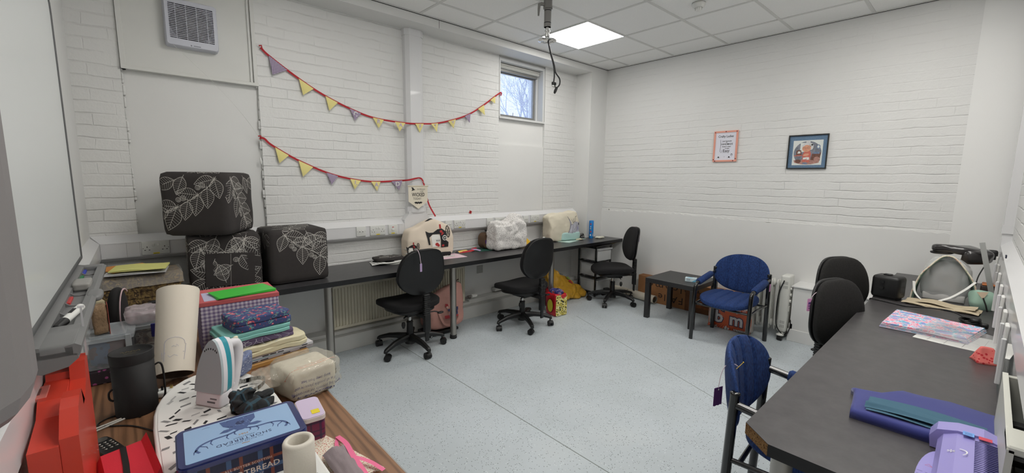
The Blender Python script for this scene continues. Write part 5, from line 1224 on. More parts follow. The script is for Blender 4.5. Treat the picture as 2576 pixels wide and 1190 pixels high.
single('loose_thread', 'loose pale threads hanging from the purple folded cloth', 'thread', b, mat('thread_white', (196, 196, 200), .8), loc=(PX - .03, PY - .115, TZ + .118), rz=R(8)).__setitem__('kind', 'stuff')

# tabletop ironing board
t = thing('ironing_board', 'tabletop ironing board with white cover printed with grey and black dashes', 'ironing board', (.163, 1.25, TZ))
pts = [(-.148, -.50), (.148, -.50), (.150, .12), (.150, .27)] + [tuple(p) for p in arc((0, .30), .148, 0, PI, 16, .300)] + [(-.150, .27), (-.150, .12)]
pts = [(p[0], min(p[1], .60)) for p in pts]
dm = [mat('cover_white', (224, 223, 219), .9, bump=.2, bscale=400), mat('dash_black', (34, 34, 36), .9), mat('dash_grey', (128, 128, 128), .9), mat('dash_pale', (178, 178, 176), .9)]
b = MB(); b.prism(I4, pts, .036, .052, 0); ins = [(p[0] * .985, p[1] * .99) for p in pts]; b.prism(I4, ins, .052, .0555, 0)
b.tube([(p[0], p[1], .046) for p in pts], .0085, 8, 0, closed=True)
rnd = random.Random(11)
def inside(x, y): return abs(x) < .138 and y > -.48 and (y < .27 or (x / .140) ** 2 + ((y - .28) / .30) ** 2 < .93)
yy = -.47; row = 0
while yy < .58:
    xx = -.15 + (row % 2) * .018
    while xx < .155:
        x, y = xx + rnd.uniform(-.006, .006), yy + rnd.uniform(-.006, .006); a = rnd.choice((.3, .9, -.5, 1.9, 2.4, 0)) + rnd.uniform(-.2, .2); L_, w_ = rnd.uniform(.010, .017), rnd.uniform(.003, .006)
        if rnd.random() > .2 and inside(x, y):
            ca, sa = math.cos(a), math.sin(a); q = [(x + u * ca - v * sa, y + u * sa + v * ca) for u, v in ((-L_, -w_), (L_ - .004, -w_), (L_, w_), (-L_ + .004, w_))]
            b.blot(I4, q, rnd.choice((1, 1, 2, 2, 3)), .0559)
        xx += .036
    yy += .026; row += 1
b.build('padded_cover', dm, t)
for x, y in ((-.12, -.3), (.12, -.3), (-.1, .3), (.1, .3)):
    q = MB(); q.tube([(x, y - .03, .036), (x, y - .02, .005), (x, y + .02, .005), (x, y + .03, .036)], .005, 8); q.build('leg', M_steel, t)
IZ = TZ + .056
# iron, standing on its heel
t = thing('steam_iron', 'white and teal steam iron standing on its heel on the ironing board', 'iron', (.182, 1.585, IZ), R(34))
# local: x = sole normal (towards the viewer/left), z up, y = width
M_teal = mat('iron_teal', (36, 142, 158), .35); M_iw = mat('iron_white', (222, 220, 224), .35); sole = mat('iron_soleplate', (168, 180, 184), .5)
H = .207
def sp(z): # half width of the sole at height z (0 heel .. H tip)
    v = max(0, min(1, (z - .045) / (H - .045))); return .052 * (1 - v ** 2.2) ** .62 if v > 0 else .050
b = MB(); zs = [.045 + (H - .045) * k / 20 for k in range(21)]
O = [(sp(z), z) for z in zs]; out = [(-w, z) for w, z in reversed(O)] + O; lean_ = .18
SH = Matrix(((1, 0, lean_, 0), (0, 1, 0, 0), (0, 0, 1, 0), (0, 0, 0, 1)))
b.T = SH; FS = frame((0, 0, 0), (0, 1, 0), (0, 0, 1), (1, 0, 0))
b.prism(FS, out, -.058, -.050, 0)
for k in range(7): a = -1.1 + k * .36; b.disc(frame((-.0584, 0, 0), (0, -1, 0), (0, 0, 1), (-1, 0, 0)), (.026 * math.sin(a), .162 + .014 * math.cos(a) * 1.2), .0022, .0035, 1, 8, lift=0)
b.build('soleplate', [sole, M_ink], t)
b = MB(); b.T = SH
def body(th0, th1, sc0, sc1, mi):
    o0 = [(y * sc0, .05 + (z - .05) * (1 - (1 - sc0) * .25)) for y, z in out]; o1 = [(y * sc1, .05 + (z - .05) * (1 - (1 - sc1) * .25)) for y, z in out]
    n = len(out); vs = [(th0, y, z) for y, z in o0] + [(th1, y, z) for y, z in o1]
    b.add(vs, [(i, (i + 1) % n, n + (i + 1) % n, n + i) for i in range(n)], mi, True)
body(-.050, -.036, .98, .99, 0); body(-.036, -.016, .99, .90, 1); body(-.016, .006, .90, .62, 0); body(.006, .012, .62, .05, 0)
b.box((-.056, -.050, .0), (-.012, .050, .048), 0, .008); b.box((-.0568, -.03, .015), (-.0562, .0, .020), 2); b.box((-.0568, -.035, .026), (-.0562, -.01, .030), 2)
b.build('iron_body', [M_iw, M_teal, mat('grey_text', (110, 110, 114), .6)], t)
b = MB(); b.T = SH; b.tube(smooth_path([(.005, 0, .172), (.030, 0, .168), (.044, 0, .145), (.046, 0, .10), (.040, 0, .04), (.032, 0, .008)]), [.014] * 31, 12, 0); b.tube([(-.005, 0, .03), (.036, 0, .035)], .012, 10, 0); b.build('handle', M_iw, t)
b = MB(); b.T = SH; b.soft((.03, .0, .182), (.016, .012, .012), 2.5, 5); b.build('steam_button', mat('cream_button', (226, 222, 196), .5), t)
# tape measure
b = MB()
def tape(pts, w=.014):
    P = smooth_path(pts, 8); b.v and None
    for i in range(len(P) - 1):
        a, c = P[i], P[i + 1]; up = V((0, 0, w / 2)); b.add([a - up, c - up, c + up, a + up], [(0, 1, 2, 3), (3, 2, 1, 0)], 0, True)
        if i % 2 == 0:
            m = (a + c) / 2; d = (c - a).normalized(); n_ = d.cross(V((0, 0, 1))).normalized()
            for s in (-1, 1): b.add([m - d * .0007 + n_ * .0005 * s + up * .0, m + d * .0007 + n_ * .0005 * s + up * .0, m + d * .0007 + n_ * .0005 * s + up * .6, m - d * .0007 + n_ * .0005 * s + up * .6], [(0, 1, 2, 3) if s < 0 else (3, 2, 1, 0)], 1)
tape([(-.06, -.03, .012), (-.02, .02, .012), (.04, .035, .014), (.075, .02, .012), (.06, -.03, .010), (.02, -.06, .008)]); b2 = b; b = MB(); tape([(-.07, .03, .012), (-.03, .06, .016), (-.02, .09, .035), (-.025, .085, .07)], .016)
t = thing('tape_measure', 'white sewing tape measure curled on the ironing board behind the iron', 'tape measure', (.235, 1.62, IZ), R(-10)); b.build('tape', [M_paper, M_ink], t); b2.build('tape', [M_paper, M_ink], t)
b = MB(); b.box((.010, -.066, .001), (.034, -.052, .014), 0); b.build('tape_end', mat('gold_tip', (206, 176, 80), .5), t)
# patterned offcut and folded craft scraps between iron and pile
cloth('fabric_scrap', 'crumpled blue patterned scrap behind the tape measure', 'fabric', (.262, 1.735, IZ - .0), R(30), (.07, .045, .07), [pattern_mat('blue_speckle', 'spots', [(120, 130, 160), (70, 84, 130), (200, 204, 214), (90, 100, 140)], 160)], 4, 1, 3.5, .03)
b = MB(); b.soft((0, 0, .018), (.105, .075, .034), 5, 14, lambda p, q: tuple(V(p) + nv(p, 34, .016, 8))); b.soft((-.02, .02, .044), (.05, .05, .034), 6, 8, lambda p, q: tuple(V(p) + nv(p, 50, .016, 3))); b.soft((.045, .0, .030), (.05, .035, .020), 2.5, 8, lambda p, q: tuple(V(p) + nv(p, 40, .006, 6)))
single('fabric_scrap', 'crumpled dark tartan cloth scrap beside the blue tin', 'fabric', b, pattern_mat('dark_tartan', 'tartan', [(34, 36, 38), (44, 74, 88), (20, 22, 24)], 22, axes=(0, 1)), loc=(.242, 1.455, IZ - .003), rz=R(25))
# shortbread tin
def tin(label, loc, rz, w, d, h, mats, lidh, rad=.018): pass
SX, SY = .1690, 1.176
t = thing('biscuit_tin', 'long blue shortbread tin with stag lid on the ironing board', 'tin', (SX, SY, IZ), R(-3.2))
w_, d_, h_ = .262, .182, .088
navy = mat('tin_navy', (30, 40, 96), .3, coat=.5)
tart = pattern_mat('tin_tartan', 'tartan', [(26, 32, 62), (66, 96, 140), (132, 66, 44)], 16, axes=(0, 2), rough=.35, bump=0)
b = MB(); b.prism(I4, rrect(w_ - .006, d_ - .006, .016, 5), 0, h_ - .014, 0); F = frame((0, -d_ / 2 + .0026, .034), (1, 0, 0), (0, 0, 1), (0, -1, 0)); 
b.text('SHORTBREAD', .0195, F @ Matrix.Translation((.0, -.006, .0)), 1, space=1.06, bold=.0003); b.text('ALL BUTTER SCOTTISH', .0085, F @ Matrix.Translation((.0, .0125, 0)), 1, space=1.1); b.text('ASSORTMENT', .0085, F @ Matrix.Translation((0, -.0205, 0)), 1, space=1.1)
b.build('tin_body', [tart, mat('tin_lettering', (214, 196, 186), .4)], t)
b = MB(); b.prism(I4, rrect(w_, d_, .018, 5), h_ - .014, h_ - .003, 0); b.prism(I4, rrect(w_ - .006, d_ - .006, .016, 5), h_ - .003, h_, 0); b.prism(I4, rrect(w_ - .032, d_ - .028, .004, 2), h_, h_ + .0008, 1)
L = Matrix.Translation((.0, 0, h_ + .0011)) @ Matrix.Rotation(PI, 4, 'Z')
stag, pale = 2, 3
b.blot(L, [(-.035, -.072), (.042, -.072), (.036, -.045), (.022, -.028), (.0, -.022), (-.02, -.028), (-.034, -.048)], 2)
b.disc(L, (.0, -.026), .017, .021, 2, 20, lift=.0001); b.disc(L, (.0, -.043), .010, .009, 4, 14, lift=.0002)
for s in (-1, 1):
    b.blot(L, [(s * .014, -.018), (s * .03, -.012), (s * .046, -.016), (s * .036, -.026), (s * .018, -.026)], 2, .0002)
    m_ = [(s * .008, -.008), (s * .03, .0), (s * .06, .002), (s * .084, .012), (s * .094, .030), (s * .088, .044)]
    P = smooth_path([(p[0], p[1], 0) for p in m_], 5); b.ink(L, [(p.x, p.y) for p in P], .0058, 2)
    for q in ([(.03, 0), (.034, .012), (.03, .022)], [(.016, -.004), (.017, .006), (.013, .012)], [(.062, .003), (.066, .016), (.062, .027)], [(.086, .016), (.074, .026), (.072, .036)], [(.093, .028), (.098, .036), (.099, .046)]):
        b.ink(L, [(s * x, y) for x, y in q], [.0036, .0028, .0012], 2)
for k in range(26):
    r = random.Random(k); x, y = r.uniform(-.03, .03), r.uniform(-.068, -.02); b.ink(L @ Matrix.Translation((0, 0, .0003)), [(x, y), (x + r.uniform(-.005, .005), y - .006)], .0012, 3 if k % 2 else 4)
b.text('SHORTBREAD', .0165, L @ Matrix.Translation((0, .040, 0)), 4, space=1.15); b.text('ALL BUTTER SCOTTISH', .0062, L @ Matrix.Translation((0, .052, 0)), 4, space=1.2); b.text('ASSORTMENT', .0062, L @ Matrix.Translation((0, .029, 0)), 4, space=1.2); b.text('M&S', .011, L @ Matrix.Translation((0, .016, 0)), 5); b.text('~', .03, L @ Matrix.Translation((0, .062, 0)), 5)
b.ink(L, [(.062, -.064), (.07, -.066), (.078, -.064)], .0008, 4)
b.build('lid', [navy, mat('tin_pale_blue', (148, 180, 216), .35, coat=.3), mat('stag_blue', (72, 92, 140), .45), mat('stag_pale', (120, 146, 190), .45), mat('stag_dark', (40, 52, 92), .45), mat('tin_gold', (196, 150, 90), .35, .5)], t)
# lilac topped tartan tin
t = thing('biscuit_tin', 'smaller tin with lilac lid and plum tartan sides beside the blue tin', 'tin', (.3635, 1.305, TZ), R(-6))
b = MB(); b.prism(I4, rrect(.062, .126, .014, 5), 0, .066, 0); b.build('tin_body', pattern_mat('plum_tartan', 'tartan', [(110, 30, 68), (40, 34, 66), (60, 30, 60)], 24, axes=(0, 2), rough=.35, bump=0), t)
b = MB(); b.prism(I4, rrect(.066, .132, .016, 5), .064, .076, 0); b.prism(I4, rrect(.062, .127, .014, 5), .076, .078, 1); b.box((-.002, -.045, .0785), (.020, -.020, .0789), 2); b.build('lid', [mat('cream_rim', (214, 204, 200), .4), mat('lilac_lid', (204, 188, 214), .4), M_yel], t)
# roll of interfacing
b = MB(); b.lathe([(.022, .004), (.022, .118), (.0235, .122), (.031, .121), (.0335, .116), (.0335, .004), (.022, .004)], 36, 0)
single('interfacing_roll', 'short upright roll of white interfacing in front of the blue tin', 'roll', b, mat('interfacing', (214, 208, 196), .85, bump=.5, bscale=160, bdist=.001), loc=(.2485, .992, IZ))
# floral mat, mesh pouch, pink strap
b = MB(); b.T = Matrix.Rotation(0, 4, 'Z'); b.prism(I4, [(-.09, -.18), (.10, -.20), (.045, .01), (.005, .14), (-.05, .15)], 0, .004)
single('fabric_mat', 'cream cloth scattered with tiny red dots under the tins', 'fabric', b, pattern_mat('cream_dots', 'spots', [(224, 214, 196), (188, 90, 80), (170, 120, 90), (200, 110, 100)], 210), loc=(.355, 1.20, TZ))
t = thing('mesh_pouch', 'grey mesh pouch with bright pink zip trim at the table edge', 'pouch', (.345, 1.03, TZ + .004))
b = MB(); b.grid(lambda u, v: (-.003 + .063 * u, -.12 + .23 * v, .012 + .012 * math.sin(u * PI) + nz((u, v, 0), 6, .005)), 14, 14); b.build('mesh', pattern_mat('mesh_grey', 'checks', [(136, 122, 126), (150, 138, 140), (112, 100, 104)], 420, bump=0), t)
b = MB(); b.strip(smooth_path([(.062, .175, .010), (.066, .12, .014), (.058, .05, .018), (.055, -.02, .016), (.05, -.12, .016)]), .014, (0, 0, 1), 0); b.strip(smooth_path([(.058, .04, .018), (.085, .0, .012), (.10, -.05, .008)]), .012, (0, 0, 1), 0); b.strip(smooth_path([(.062, .175, .008), (.045, .13, .006), (.05, .06, .006)]), .010, (0, 0, 1), 0); b.build('zip_trim', mat('hot_pink', (232, 110, 150), .6), t)
# plastic bag of wadding
t = thing('plastic_bag', 'clear printed plastic bag of white wadding at the edge of the wooden table', 'bag', (.432, 1.60, TZ), R(8))
def wad(p, q):
    p = V(p) + nv(p, 9, .012, 2); return tuple(p)
b = MB(); b.soft((0, 0, .054), (.165, .165, .104), 9, 18, wad); mk = b.mark()
F = frame((0, -.0865, .05), (1, 0, 0), (0, .12, 1), (0, -1, .12))
F2 = frame((0, -.062, .1035), (1, 0, 0), (0, 1, .12), (0, -.12, 1))
for k, tx in enumerate(('Please recycle me again at', 'this bag protects our environment', 'if at all possible please re use', 'keep away from heat')): b.text(tx, .013, F @ Matrix.Translation((.0, -.028 + k * .0155, .010)) @ Matrix.Rotation(PI, 4, 'Z'), 2, sx=.95)
for k, tx in enumerate(('To avoid suffocation keep this bag away from babies', 'Max weight for this bag is 9 kilos')): b.text(tx, .010, F2 @ Matrix.Translation((.0, k * .015 - .012, .008)) @ Matrix.Rotation(R(3), 4, 'Z'), 1, sx=.78)
b.conform(mk, (0, .5, -.5), .0015)
b.build('wadding', [mat('wadding_cream', (212, 205, 186), .7, coat=.35, bump=.5, bscale=40, bdist=.004), mat('print_orange', (206, 112, 84), .6), mat('print_navy', (60, 62, 120), .6)], t)
b = MB(); b.soft((.008, .005, .060), (.20, .20, .124), 5, 30, lambda p, q: tuple(V(p) * (1 + cr(p, 16, .16, 2)) + nv(p, 50, .004, 5))); b.soft((-.105, .03, .075), (.10, .12, .045), 4, 18, lambda p, q: tuple(V(p) * (1 + cr(p, 22, .12, 3)) + nv(p, 60, .005, 2))); b.build('bag_film', clear_mat('bag_film', (216, 210, 194), .30, .12), t)
# red pouch and remote
t = thing('red_pouch', 'bright red zipped fabric pouch at the near edge of the wooden table', 'pouch', (-.045, 1.325, TZ), R(6))
b = MB(); b.prism(frame((0, 0, 0), (1, 0, 0), (0, 0, 1), (0, -1, 0)), [(-.058, 0), (.052, 0), (.050, .055), (.046, .096), (.034, .078), (-.044, .072), (-.056, .05)], -.095, .105, 0); b.build('pouch_body', mat('pouch_red', (204, 40, 58), .8, bump=.3, bscale=300), t)
b = MB(); b.strip([(-.002, .094, .0765), (-.006, .0, .0762), (-.014, -.1055, .0755)], .012, (0, 0, 1), 0); b.strip([(-.014, -.1065, .075), (-.03, -.107, .0)], .012, (0, -1, 0), 0); b.strip([(.052, -.08, .02), (.0515, .06, .05)], .006, (1, 0, 0), 0); b.build('zip', M_black, t)
t = thing('remote_control', 'black remote control lying between the red case and red pouch', 'remote control', (-.092, 1.575, TZ), R(20))
b = MB(); b.soft((0, 0, .010), (.044, .14, .020), 5, 8); b.build('handset', M_black, t)
b = MB(); b.disc(Matrix.Translation((0, .045, .0205)), (0, 0), .014, mi=0)
for i in range(3):
    for j in range(4): b.soft((-.012 + i * .012, .02 - j * .014, .0205), (.007, .005, .003), 3, 3)
b.build('buttons', M_steel, t)
# ------------------------------------------------------------------ things on the long bench
def bumpfn(sc, amp, seed, shear=None):
    def g(p, q):
        p = V(p) + nv(V(p), sc, amp, seed)
        return tuple(shear(p, q)) if shear else tuple(p)
    return g
# folded leaf-print cloth with papers
t = thing('folded_fabric', 'folded charcoal leaf print cloth with white papers under it on the bench', 'fabric', (1.735, 3.585, ZT), R(-8), 'x'); del t['group']
b = MB(); b.soft((0, .01, .042), (.26, .17, .030), 6, 14, bumpfn(16, .008, 4)); CUBE_LIM = .115
M = Matrix.Translation((0, .0, .060)); leaf(b, M, -.09, -.05, .12, .5); leaf(b, M, .0, -.06, .12, 1.2); leaf(b, M, .03, -.02, .1, .1); leaf(b, M, -.02, .0, .11, 2.4)
b.build('cloth', [cg, lfm], t)
b = MB()
for k in range(4): b.T = Matrix.Translation((.02 * k - .02, -.01, .004 + .005 * k)) @ Matrix.Rotation(R(5 * k - 8), 4, 'Z'); b.grid(lambda u, v: (-.14 + .29 * u, -.10 + .19 * v, .002 + .004 * math.sin(u * 7 + k) + .003 * math.sin(v * 5)), 12, 6)
b.T = I4; b.soft((0.0, -.0, .012), (.26, .17, .020), 6, 8, bumpfn(14, .006, 2), 1)
b.build('papers', [M_paper, mat('dark_cloth', (52, 50, 52), .9)], t)
b = MB(); b.soft((0, 0, .022), (.19, .15, .04), 3, 12, bumpfn(22, .012, 8)); single('plastic_bag', 'crumpled clear grey plastic bag beside the folded leaf print cloth', 'bag', b, clear_mat('bag_grey', (186, 186, 182), .5, .12), loc=(1.845, 3.67, ZT + .002))
# sewing machine cover with printed machine
t = thing('sewing_machine_cover', 'cream cloth sewing machine cover printed with a black vintage sewing machine', 'sewing machine cover', (2.155, 3.595, ZT), R(-2))
def covfn(peak, hl, hr, seed, amp=.012, pinch=.16):
    def g(p, q):
        u = q.x
        top = (p[2] > 0)
        x, y, z = p
        if z > 0:
            f = hl + (1 - hl) * math.exp(-((u - peak) / .75) ** 2) if u < peak else hr + (1 - hr) * math.exp(-((u - peak) / .55) ** 2)
            z *= (2 * f - 1) if f > .5 else .1
            y *= 1 - pinch * max(0, q.z)
            x *= 1 - .10 * max(0, q.z)
        v = V((x, y, z)) + nv((x, y * .6, z * .5), 11, amp, seed)
        return (v.x, v.y, max(v.z, -p[2] if False else v.z))
    return g
b = MB(); b.soft((0, 0, .187), (.50, .17, .37), 8, 28, covfn(.25, .78, .80, 3, .011, .3)); mk = b.mark()
F = frame((0, -.1035, .17), (1, 0, 0), (0, .035, 1), (0, -1, .035))
def machine(b, M, s=1, flip=1):
    def q(pts): return [(flip * x * s, y * s) for x, y in pts]
    b.blot(M, q([(-.105, .085), (-.095, .03), (-.085, -.03), (-.07, -.03), (-.075, .03), (-.045, .055), (.02, .055), (.03, .0), (.03, -.06), (.10, -.06), (.105, -.02), (.075, .0), (.085, .03), (.08, .075), (.045, .10), (.0, .095), (-.04, .07), (-.075, .07)]), 1)
    b.blot(M, q([(-.06, .04), (-.055, -.05), (.022, -.05), (.022, .04), (.0, .052), (-.04, .052)]), 3, .0003)
    for k in range(8): b.ink(M @ Matrix.Translation((0, 0, .0006)), q([(.105, .07), (.105 + .018 * math.cos(k * PI / 4), .07 + .045 * math.sin(k * PI / 4))]), .004 * s, 1)
    b.ink(M @ Matrix.Translation((0, 0, .0006)), [(flip * s * (.105 + .020 * math.cos(k * PI / 8)), s * (.07 + .048 * math.sin(k * PI / 8))) for k in range(17)], .007 * s, 1)
    b.blot(M, q([(.022, .10), (.04, .10), (.04, .135), (.022, .135)]), 2, .0005); b.disc(M, (flip * .065 * s, .02 * s), .022 * s, mi=3, lift=.0006); b.disc(M, (flip * .065 * s, .02 * s), .017 * s, mi=1, lift=.0008); b.disc(M, (flip * .065 * s, .02 * s), .007 * s, mi=3, lift=.001)
    for x, y, r in ((.035, .075, .014), (.05, .06, .010), (-.01, -.03, .018), (.005, -.04, .014), (.05, -.045, .012), (.04, .05, .008)): b.disc(M, (flip * x * s, y * s), r * s, r * .8 * s, 2, 9, lift=.0009)
    for x in (-.012, .0, .014): b.disc(M, (flip * x * s, .0), .003 * s, .010 * s, 1, 8, .3, .001)
machine(b, F @ Matrix.Translation((.06, .0, 0)), 1.15)
b.blot(F, [(.10, -.115), (.20, -.12), (.215, -.135), (.205, -.165), (.09, -.165)], 1, .0004)
F2 = frame((-.215, -.1025, .09), (1, .0, 0), (0, .035, 1), (0, -1, .0)); machine(b, F2, .62, 1)
b.conform(mk, (0, 1, 0), .0015)
b.build('cover', [mat('cream_cotton', (222, 208, 190), .85, bump=.4, bscale=300), M_ink, mat('print_red', (176, 50, 50), .8), mat('print_white', (232, 230, 224), .8)], t)
b = MB(); b.strip(smooth_path([(-.035, -.02, .352), (-.0, -.025, .372), (.03, -.02, .378), (.035, -.02, .368)]), .020, (0, -.5, 1), 0); b.tube([(.03, -.03, .372), (.04, -.03, .366), (.05, -.03, .368)], .006, 6); b.build('carry_strap', M_black, t)
b = MB(); b.box((-.02, -.115, -.0), (.24, -.095, .014), 0, .003, 1); b.build('machine_base', mat('base_white', (196, 192, 188), .5), t)
b = MB(); b.grid(lambda u, v: (-.19 + .38 * u, -.12 + .24 * v, .0022 + .001 * math.sin(u * 6)), 6, 3); b.box((-.19, -.12, 0), (.19, .12, .0016)); single('pink_paper', 'sheet of pale pink paper under the printed sewing machine cover', 'paper', b, mat('pink_paper', (226, 196, 206), .8), loc=(2.29, 3.51, ZT + .0005), rz=R(-6))
# ribbons
t = thing('ribbon_bundle', 'loose red, yellow and lilac ribbons and trimmings on the bench', 'ribbons', (2.66, 3.62, ZT))
for nme, c, pts in (('red_ribbon', (196, 48, 42), [(-.13, -.02, .006), (-.04, -.05, .012), (.04, -.03, .016), (.10, .05, .012), (.14, .04, .02)]), ('yellow_ribbon', (232, 200, 110), [(-.16, .0, .006), (-.08, -.01, .016), (0, .01, .01)]), ('lilac_ribbon', (170, 150, 190), [(.0, -.02, .006), (.07, -.02, .018), (.12, -.06, .006)]), ('dark_ribbon', (44, 40, 50), [(-.18, -.03, .004), (-.10, .01, .014), (-.03, -.01, .006)])):
    b = MB(); b.strip(smooth_path(pts), .035, (0, -.3, 1), 0); b.build(nme, mat(nme, c, .6), t)
# leaf print bag and neighbours
t = thing('sewing_machine_cover', 'white cloth cover with small grey leaf print standing on the bench', 'sewing machine cover', (3.10, 3.50, ZT + .008), R(-3))
def lf2(p, q):
    x, y, z = p; u = q.x
    if z > 0: f = .80 + .20 * math.exp(-((u - .55) / .42) ** 2); z *= 2 * f - 1; x *= 1 - .10 * q.z
    if q.z > .6: y *= .75
    v = V((x, y, z)); return tuple(v + nv((x, y * .5, z), 9, .010, 6) + V((q.x, q.y, q.z)) * cr(v, 9, .022, 4))
b = MB(); b.soft((0, 0, .19), (.45, .21, .385), 10, 32, lf2); b.build('cover', pattern_mat('grey_leaf_print', 'spots', [(226, 223, 220), (176, 172, 170), (192, 188, 186), (160, 158, 158)], 78), t)
b = MB(); b.prism(frame((0, 0, 0), (1, 0, 0), (0, 0, 1), (0, -1, 0)), rrect(.15, .17, .06, 5, 0, .088), -.05, .05, 0, True); b.box((-.05, -.051, .06), (.07, -.0495, .10), 1); b.box((-.03, -.052, .155), (.08, .01, .166), 2); b.box((-.02, -.052, .19), (.07, .0, .21), 3)
single('craft_bag', 'dark brown bag with purple print half hidden behind the leaf print cover', 'bag', b, [mat('brown_bag', (96, 74, 56), .6), mat('purple_print', (84, 52, 140), .5), M_paper, M_black], loc=(2.93, 3.655, ZT + .004))
b = MB(); b.box((-.15, -.09, 0), (.15, .09, .003), 0, .001, 1); single('cutting_mat', 'dark green cutting mat corner under the leaf print cover', 'cutting mat', b, mat('mat_green', (38, 88, 76), .6), loc=(2.89, 3.60, ZT + .0005), rz=R(-8))
b = MB(); b.add([(-.05, -.04, 0), (.07, -.05, 0), (.06, .05, 0), (-.05, .05, 0), (-.03, .0, .13), (.0, .01, .09)], [(3, 2, 1, 0), (0, 1, 5, 4), (1, 2, 5), (2, 3, 4, 5), (3, 0, 4)], 0); b.soft((.0, -.04, .012), (.14, .03, .02), 3, 6)
single('yellow_pouch', 'yellow folded cloth pouch right of the leaf print cover', 'pouch', b, mat('pouch_yellow', (214, 172, 44), .8, bump=.5, bscale=40, bdist=.004), loc=(3.44, 3.53, ZT + .003))
b = MB(); b.soft((0, 0, .025), (.08, .06, .05), 2.6, 8, bumpfn(40, .012, 3)); b.soft((.005, -.01, .06), (.035, .03, .03), 2.5, 6, None, 1); b.tube([(-.03, 0, .02), (-.036, 0, .075)], .003, 5, 1)
single('pincushion', 'small pink and white pincushion left of the cream tote', 'pincushion', b, [mat('pink_bit', (222, 80, 140), .6), M_white], loc=(3.74, 3.56, ZT))
b = MB(); b.soft((0, 0, .02), (.16, .09, .035), 3, 8, bumpfn(30, .01, 5)); single('brown_scrap', 'small tan cloth scrap at the foot of the leaf print cover', 'fabric', b, mat('tan_scrap', (140, 104, 78), .85), loc=(3.41, 3.43, ZT - .001))
t = thing('tote_bag', 'cream canvas tote with grey cartoon outline print and mint base in the corner', 'bag', (4.08, 3.57, ZT + .008), R(-5))
def tf(p, q):
    x, y, z = p; u = q.x
    if z > 0: f = .88 + .12 * (u + 1) / 2; z *= 2 * f - 1; y *= 1 - .3 * max(0, q.z); x += -.02 * q.z
    return tuple(V((x, y, z)) + nv((x, y * .5, z), 10, .012, 11) + nv((x, y, z), 30, .004, 12))
b = MB(); b.soft((0, 0, .185), (.50, .19, .375), 8, 28, tf); mk = b.mark()
F = frame((.06, -.104, .17), (1, 0, 0), (0, .05, 1), (0, -1, .05))
b.blot(F, [(-.02, .12), (.03, .06), (.04, .02), (.10, .06), (.14, .06), (.17, .02), (.18, -.06), (.15, -.10), (.06, -.12), (-.0, -.12), (-.05, -.10), (.0, -.03), (.01, .04)], 2, .0002)
for pts, w in (([(-.03, .13), (.01, .07), (.02, .02), (-.01, -.05), (-.04, -.10)], .006), ([(-.05, -.105), (.02, -.105), (.08, -.09), (.12, -.05), (.135, .02)], .005), ([(.02, .02), (.05, .03), (.06, .0), (.04, -.06), (.05, -.10)], .004), ([(.04, .09), (.07, .05), (.08, .10)], .004), ([(.075, .05), (.11, .085), (.105, .12), (.14, .13)], .004), ([(.07, .05), (.10, .06), (.125, .03), (.10, -.02), (.07, -.04)], .003)):
    P = smooth_path([(x, y, 0) for x, y in pts], 5); b.ink(F @ Matrix.Translation((0, 0, .0006)), [(p.x, p.y) for p in P], w, 1)
b.disc(F, (.165, .03), .014, .018, 1, 14, lift=.0006); b.disc(F, (.15, -.03), .022, .03, 3, 16, lift=.0005); b.disc(F, (.09, -.085), .016, .014, 1, 12, lift=.0007)
b.conform(mk, (0, 1, 0), .0015)
b.build('bag_body', [mat('cream_canvas', (218, 210, 190), .85, bump=.4, bscale=300), mat('grey_ink', (74, 74, 84), .8), mat('lilac_grey_print', (180, 180, 190), .85), mat('lilac_print', (168, 168, 196), .85)], t)
b = MB(); b.soft((.09, -.006, .05), (.34, .205, .10), 7, 16, bumpfn(12, .010, 11)); b.build('mint_base', mat('mint_canvas', (170, 202, 198), .85, bump=.4, bscale=300), t)
b = MB(); b.grid(lambda u, v: (-.24 + .48 * u, -.09 + .18 * v, .0025 + .0015 * math.sin(u * 9)), 8, 3); b.box((-.24, -.09, 0), (.24, .09, .0015)); single('mint_cloth', 'thin mint green cloth spread under the cream tote', 'fabric', b, mat('mint_cloth', (186, 212, 204), .85), loc=(4.20, 3.49, ZT + .0004), rz=R(14))
b = MB()
for k in range(5): b.tube([(.035 * math.cos(a * .42) * (1 - .12 * k), .03 * math.sin(a * .42) * (1 - .1 * k), .008 + .011 * k + .012 * math.sin(a * .42 + k)) for a in range(15)], .0035, 6, closed=True)
single('coiled_cable', 'coiled black cable between the cream tote and the blue can', 'cable', b, M_black, loc=(4.42, 3.50, ZT + .008))
t = thing('spray_can', 'tall bright blue can standing in the corner at the end of the bench', 'can', (4.555, 3.455, ZT))
b = MB(); b.lathe([(0, 0), (.028, 0), (.03, .004), (.03, .225), (.028, .235), (.0, .237)], 32, 0)
for a, z, r, m in ((-2.75, .19, .012, 2), (-2.8, .13, .010, 3), (-2.7, .09, .013, 2), (-2.8, .045, .012, 1), (-2.75, .155, .008, 1)):
    c, s = math.cos(a), math.sin(a); b.disc(frame((.0302 * c, .0302 * s, z), (-s, c, 0), (0, 0, 1), (c, s, 0)), (0, 0), r * .8, r, m, 10)
for z in (.03, .04, .05, .06): a = -1.75; c, s = math.cos(a), math.sin(a); F = frame((.0306 * c, .0306 * s, z), (-s, c, 0), (0, 0, 1), (c, s, 0)); b.ink(F, [(-.009, 0), (.009, 0)], .003, 1)
b.build('can_body', [mat('can_blue', (30, 128, 206), .35), M_paper, mat('can_red', (180, 70, 70), .5), mat('can_cream', (214, 190, 150), .5)], t)
b = MB(); b.soft((0, 0, .014), (.14, .075, .026), 3, 10, bumpfn(30, .007, 4)); single('white_cloth', 'small folded white cloth in front of the blue can', 'cloth', b, mat('white_cloth', (224, 222, 206), .9), loc=(4.63, 3.37, ZT), rz=R(-8))
